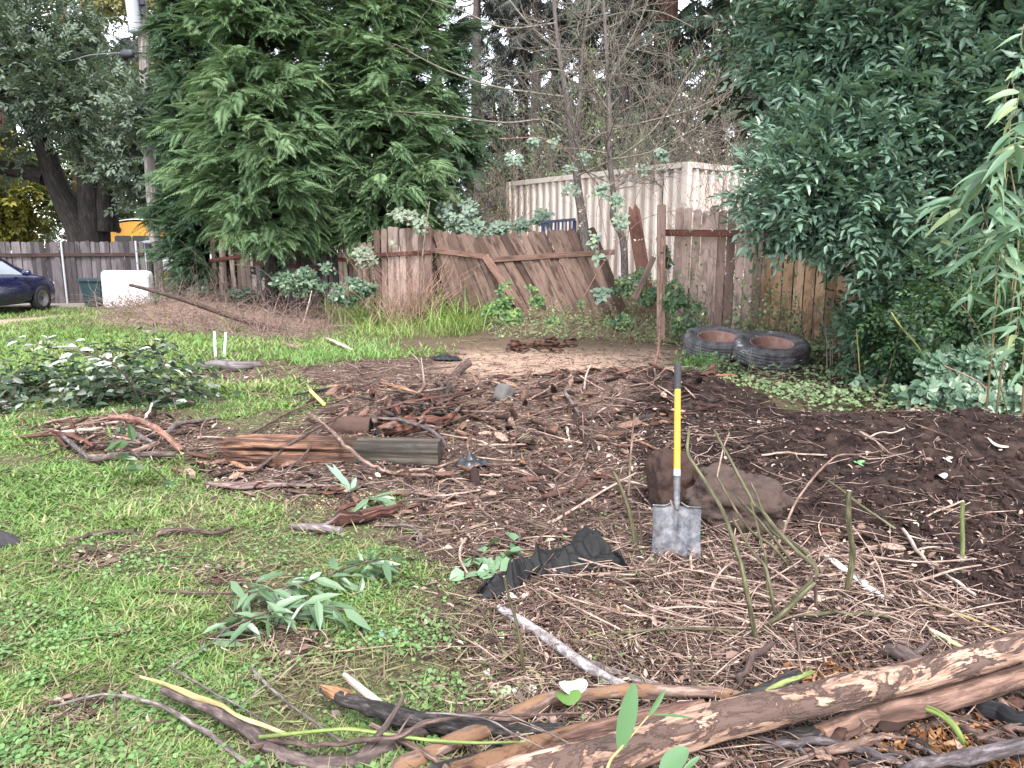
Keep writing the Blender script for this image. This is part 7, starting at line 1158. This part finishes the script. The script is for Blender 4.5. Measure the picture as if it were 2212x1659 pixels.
    for lab, P, r in (('bowed mossy cane second in the fan of canes before the boulder', [K(11, 360, 1659), K(11, 210, 1500), K(11, 40, 1290), K(10, 2100, 1190), K(10, 2000, 1080), K(10, 1930, 1010)], .009), ('cane in the fan of canes with a split yellow tip', [K(15, 60, 250), K(11, 30, 1500), K(10, 2150, 1450), K(10, 2090, 1200), K(10, 2050, 1060)], .008), ('low mossy cane curving right across the fan of canes', [K(11, 560, 1659), K(11, 430, 1560), K(11, 260, 1420), K(11, 100, 1320), K(10, 2180, 1250)], .011), ('outermost mossy cane leaning furthest left in the fan of canes', [K(15, 130, 420), K(11, 40, 1640), K(10, 2080, 1500), K(10, 1960, 1300), K(10, 1900, 1200)], .008), ('upper mossy cane in the fan crossing above the dark hole', [K(11, 520, 1659), K(11, 380, 1500), K(11, 170, 1330), K(11, 30, 1180), K(10, 2100, 1000), K(10, 2050, 900)], .010)):
        cane(lab, P, r, GCANE, .25)
    cane('dark cane stub rising from the charred half-log', [K(14, 1570, 1100), K(14, 1555, 900), K(14, 1570, 700), K(14, 1760, 460)], .006, BB, .1)
    cane('dark thin cane before the orange chips', [K(15, 330, 800), K(15, 310, 650), K(15, 270, 400)], .009, BB, .02)
    cane('short dark cane left of the stout upright cane', [K(15, 455, 340), K(15, 455, 220), K(15, 440, 40)], .010, BB, .02)
    # the big green leaf shoot in the foreground
    Y = 1.86; q = HZ(PD(1290, 1720, Y)); fs = thing('leafy_shoot', 'green shoot with one big upright leaf in the near foreground', 'shoot', q); pm = leafM('shoot_leaf', (.09, .19, .08), (.13, .25, .12), rough=.38, transl=.3, spec=.4)
    def blade(base, tip, w, face=(0, -1, .2), curl=.06):
        n = 12; y = np.linspace(0, 1, n+1); wd = w*np.sin(pi*np.clip(y*.93+.04, 0, 1))**.62*.5; d = tip-base; L = np.linalg.norm(d); Fm = frames(np.array([d]), np.array([face], float))[0]; V = []
        for i in range(n+1):
            for x in (-1, -.5, 0, .5, 1): V.append((x*wd[i], y[i]*L, abs(x)*wd[i]*.22-curl*L*y[i]**2+curl*L*y[i]))
        i = np.arange(n)[:, None]*5; j = np.arange(4)[None]; m = MB(); m.add(np.array(V)@Fm.T+base, np.stack([i+j, i+j+1, i+6+j, i+5+j], -1).reshape(-1, 4)); m.build('leaf', pm, fs)
    blade(PD(*K(14, 945, 1500), Y), PD(*K(14, 1062, 945), Y+.03), .052); blade(PD(*K(14, 1180, 1225), Y+.02), PD(*K(14, 1325, 995), Y+.06), .020, (.6, -1, .3)); blade(PD(*K(14, 1225, 1210), Y+.02), PD(*K(14, 1560, 1240), Y+.12), .012, (0, -.3, 1))
    blade(PD(*K(14, 1290, 1700), Y+.02), PD(*K(14, 1520, 1500), Y+.03), .06, (-.3, -.6, 1)); blade(PD(*K(14, 1480, 1680), Y+.02), PD(*K(14, 1620, 1560), Y+.05), .016, (-.3, -.6, 1))
    m = MB(); tube(m, [q, PD(*K(14, 840, 1659), Y), PD(*K(14, 945, 1500), Y), PD(*K(14, 1040, 1390), Y+.01), PD(*K(14, 1185, 1220), Y+.02)], [.005, .005, .004, .003, .002], 8, wob=.04); m.build('stem', YELW, fs)
    # leafy cut branches in the grass
    wl = leafM('willow_leaf', (.075, .14, .07), (.17, .26, .15), (.42, .50, .40), rough=.4, transl=.2, spec=.5); LT = leafT(.24, .22, .10)
    def leafbranch(label, P, r, n, L, spread_, hang, mat, T=LT, name='cut_branch', t0=.25, extra=0.0):
        Q = lay(P); o = thing(name, label, 'cut branch', Q[0]); m = MB(); C, Tn = tube(m, Q, np.linspace(r, r*.35, len(Q)), 8, wob=.06); m.build('stem', BB, o)
        k = (np.linspace(t0, 1, n)*(len(C)-1)).astype(int); az = RS.randn(n); p = C[k]+RS.randn(n, 3)*extra; D = Tn[k]*.8+np.column_stack([RS.randn(n)*spread_, RS.randn(n)*spread_-.2, RS.randn(n)*.25-hang]); p[:, 2] = np.maximum(p[:, 2], H(p[:, 0], p[:, 1])+.03)
        m = MB(); scatter(m, T, frames(D, np.column_stack([RS.randn(n)*.6, RS.randn(n)*.6-.3, np.ones(n)])), p, L*(.65+.6*RS.rand(n)), RS.rand(n)*.99); m.build('leaves', mat, o, smooth=False); return o
    leafbranch('long-leaved green branch lying across the grass, nearer the cloth', [(335, 1277, .02), (470, 1281, .05), (560, 1280, .08), (650, 1262, .11), (740, 1230, .12), (800, 1212, .12), (850, 1205, .10)], .008, 64, .15, .75, .25, wl, extra=.035)
    leafbranch('shorter long-leaved green branch below the first in the grass', [(428, 1388, .02), (520, 1345, .07), (590, 1320, .09), (680, 1310, .10), (750, 1318, .08)], .006, 44, .15, .7, .3, wl, t0=.05, extra=.03)
    leafbranch('three long pale leaves on a shoot before the beam', [K(9, 700, 1150)+(.02,), K(9, 770, 1030)+(.06,), K(9, 830, 950)+(.10,)], .004, 6, .22, .8, -.15, leafM('pale_long_leaf', (.22, .33, .25), (.38, .48, .4), rough=.4, transl=.25), leafT(.17, .1), t0=.85)
    leafbranch('tuft of drooping green leaves beside the red chunk', [K(9, 900, 1040)+(.02,), K(9, 1010, 1020)+(.07,), K(9, 1120, 1030)+(.05,)], .004, 14, .16, .6, .1, wl, leafT(.2, .15), t0=.3)
    bt = leafM('brush_leaf', (.014, .028, .015), (.05, .078, .042), (.33, .36, .32), rough=.65, transl=.05, spec=.15); BT = leafT(.42, .15)
    for i, (lab, P, n) in enumerate((('leafy cut branch at the left edge of the brush pile', [(-80, 860, .10), (20, 830, .25), (110, 800, .30)], 110), ('leafy cut branch along the top of the brush pile', [(60, 850, .10), (160, 800, .30), (300, 770, .32), (380, 790, .2)], 150), ('leafy cut branch at the near side of the brush pile', [(420, 870, .08), (320, 850, .20), (220, 830, .28), (120, 850, .15)], 150), ('leafy cut branch at the right end of the brush pile', [(200, 860, .12), (300, 820, .30), (390, 830, .22), (440, 850, .1)], 140), ('leafy cut branch drooping at the left front of the brush pile', [(40, 800, .3), (30, 850, .16), (-20, 890, .06), (-90, 900, .05)], 100), ('leafy cut branch bunched in the middle of the brush pile', [(280, 790, .3), (200, 840, .2), (150, 880, .08)], 120))):
        leafbranch(lab, [(x, y, z*.62) for x, y, z in P], .014, int(n*2.1), .115, 1.0, -.0, bt, BT, t0=.08, extra=.14)
    leafbranch('branch with white leaf undersides standing out behind the brush pile', [(300, 860, .1), (250, 790, .45), (150, 755, .62), (60, 740, .6)], .010, 34, .14, .9, .1, leafM('white_leaf', (.5, .54, .5), (.7, .72, .7), (.05, .1, .04), rough=.5, transl=.2), leafT(.38, .15), t0=.35, extra=.06)
    leafbranch('thin bare-stemmed shoot with few pale leaves right of the brush pile', [(385, 900, .0), (345, 760, .45), (300, 700, .55)], .006, 10, .13, .9, .1, leafM('white_leaf', (), ()), leafT(.42, .15), t0=.3, extra=.05)
    leafbranch('dark green leaf sprig hanging before the wood pile at left', [K(8, 1400, 860)+(.05,), K(8, 1200, 700)+(.2,), K(8, 1050, 560)+(.28,), K(8, 1030, 440)+(.34,)], .005, 16, .13, .8, .1, leafM('dark_sprig', (.025, .06, .02), (.06, .12, .04), rough=.35, transl=.2), leafT(.42, .1), t0=.1, extra=.04)
    for lab, c, n in (('pale ivy leaves strewn just left of the black cloth', [(1010, 1215), (1050, 1200), (1095, 1190), (1070, 1225), (1030, 1240), (1110, 1212)], 2), ):
        o = thing('ivy_sprig', lab, 'ivy', PG(*c[0])); m = MB(); p = np.array([PG(x+RS.randn()*12, y+RS.randn()*8, .03+.03*RS.rand()) for x, y in c for _ in range(4)]); scatter(m, leafT(.85, .12), frames(np.column_stack([RS.randn(len(p)), RS.randn(len(p)), RS.randn(len(p))*.2]), np.column_stack([RS.randn(len(p))*.4, RS.randn(len(p))*.4-.3, np.ones(len(p))])), p, .07+.04*RS.rand(len(p)), RS.rand(len(p))); m.build('leaves', leafM('pale_ivy', (.10, .19, .10), (.22, .34, .20), rough=.45, transl=.2), o)
    for lab, (x, y), L, c in (('round pale green leaf lying in the clover', K(13, 2070, 1010), .075, (.33, .40, .24)), ('pale leaf cluster lying by the silver-barked pole', K(14, 130, 1010), .085, (.45, .5, .42)), ('white folded leaf pair on the logs', K(14, 540, 1180), .09, (.62, .68, .62)), ('green leaf lying among the logs under the white leaf pair', K(14, 500, 1270), .08, (.09, .17, .04)), ('bluish green leaf lying in the clover below the cloth', K(13, 1130, 520), .075, (.16, .28, .22)), ('star-shaped green ivy leaf on the dark earth', K(11, 810, 720), .07, (.13, .3, .13)),
                              ('pale green leaf at the mouth of the dark hole', K(11, 160, 1180), .075, (.40, .5, .33)), ('pale green leaf on the tip of the pale stripped stick', K(11, 1250, 1250), .08, (.36, .46, .28)), ('white leaf scrap on the dark earth right of the star-shaped leaf', K(11, 1560, 660), .06, (.62, .6, .56)), ('pinkish white leaf scrap beside the white leaf scrap', K(11, 1510, 830), .07, (.55, .47, .43)), ('white leaf on top of the dark earth bank', K(11, 1290, 290), .07, (.65, .65, .6)), ('white leaf scrap behind the black cloth', K(13, 2100, 180), .05, (.66, .64, .6))):
        q = PG(x, y, .02); an = np.linspace(0, 2*pi, 25)[:-1]; star = 'star' in lab; rr = (.5+.22*np.cos(5*an)) if star else (.5+.06*np.cos(2*an)+.04*np.cos(3*an)); dz = -PG(x, y)[2]
        P = np.column_stack([q[0]+np.cos(an)*rr*L, q[1]+np.sin(an)*rr*L*1.1, q[2]+.012*np.sin(2*an+1)+(.10 if 'logs' in lab or 'log' in lab else .0)]); m = MB(); m.add(np.vstack([P, P.mean(0)-[0, 0, .006]]), np.stack([np.arange(24), (np.arange(24)+1) % 24, np.full(24, 24)], -1)); tag(m.build('fallen_leaf', plainM('leaf_'+str(int(c[0]*100))+str(int(c[2]*100)), c, .5, var=.2, sc=30), org=q), lab, 'leaf')
    # orange rotten chips spilling among the logs
    m = MB(); N = 2600; u = RS.rand(N); c = np.array([flat(x, y)[:2] for x, y in ((1800, 1470), (1740, 1500), (2010, 1600), (2080, 1640), (2120, 1600), (1980, 1640), (1690, 1530), (2040, 1620), (2170, 1650))]); k = RS.randint(0, len(c), N); XY = c[k]+RS.randn(N, 2)*[.075, .045]
    scatter(m, leafT(.6, .2, .3), frames(np.column_stack([RS.randn(N), RS.randn(N), RS.randn(N)*.5]), rdir(N, 1.2)), onground(XY[:, 0], XY[:, 1], .01)+np.column_stack([0*u, 0*u, .03*RS.rand(N)]), .008+.035*RS.rand(N)**2, RS.rand(N)); cm = NT('orange_chips'); col = cm.ramp(cm.attr('rnd', 'Fac'), [(0, (.06, .026, .014)), (.4, (.19, .085, .035)), (.8, (.36, .19, .085)), (1, (.5, .32, .18))]); tag(m.build('wood_chips', cm.done(col, .85, spec=.15)), kind='stuff')
    m = MB(); N = 1500; c = np.array([flat(x, y)[:2] for x, y in ((1290, 1345), (1340, 1370), (1240, 1360), (760, 1075), (690, 1085), (1270, 1330))]); k = RS.randint(0, len(c), N); XY = c[k]+RS.randn(N, 2)*[.10, .05]; scatter(m, leafT(.6, .2, .3), frames(np.column_stack([RS.randn(N), RS.randn(N), RS.randn(N)*.4]), rdir(N, 1.5)), onground(XY[:, 0], XY[:, 1], .006), .005+.014*RS.rand(N)**2, RS.rand(N)); cm = NT('pale_sawdust'); col = cm.ramp(cm.attr('rnd', 'Fac'), [(0, (.26, .2, .11)), (1, (.56, .46, .30))]); tag(m.build('sawdust', cm.done(col, .9, spec=.1)), kind='stuff')
things()
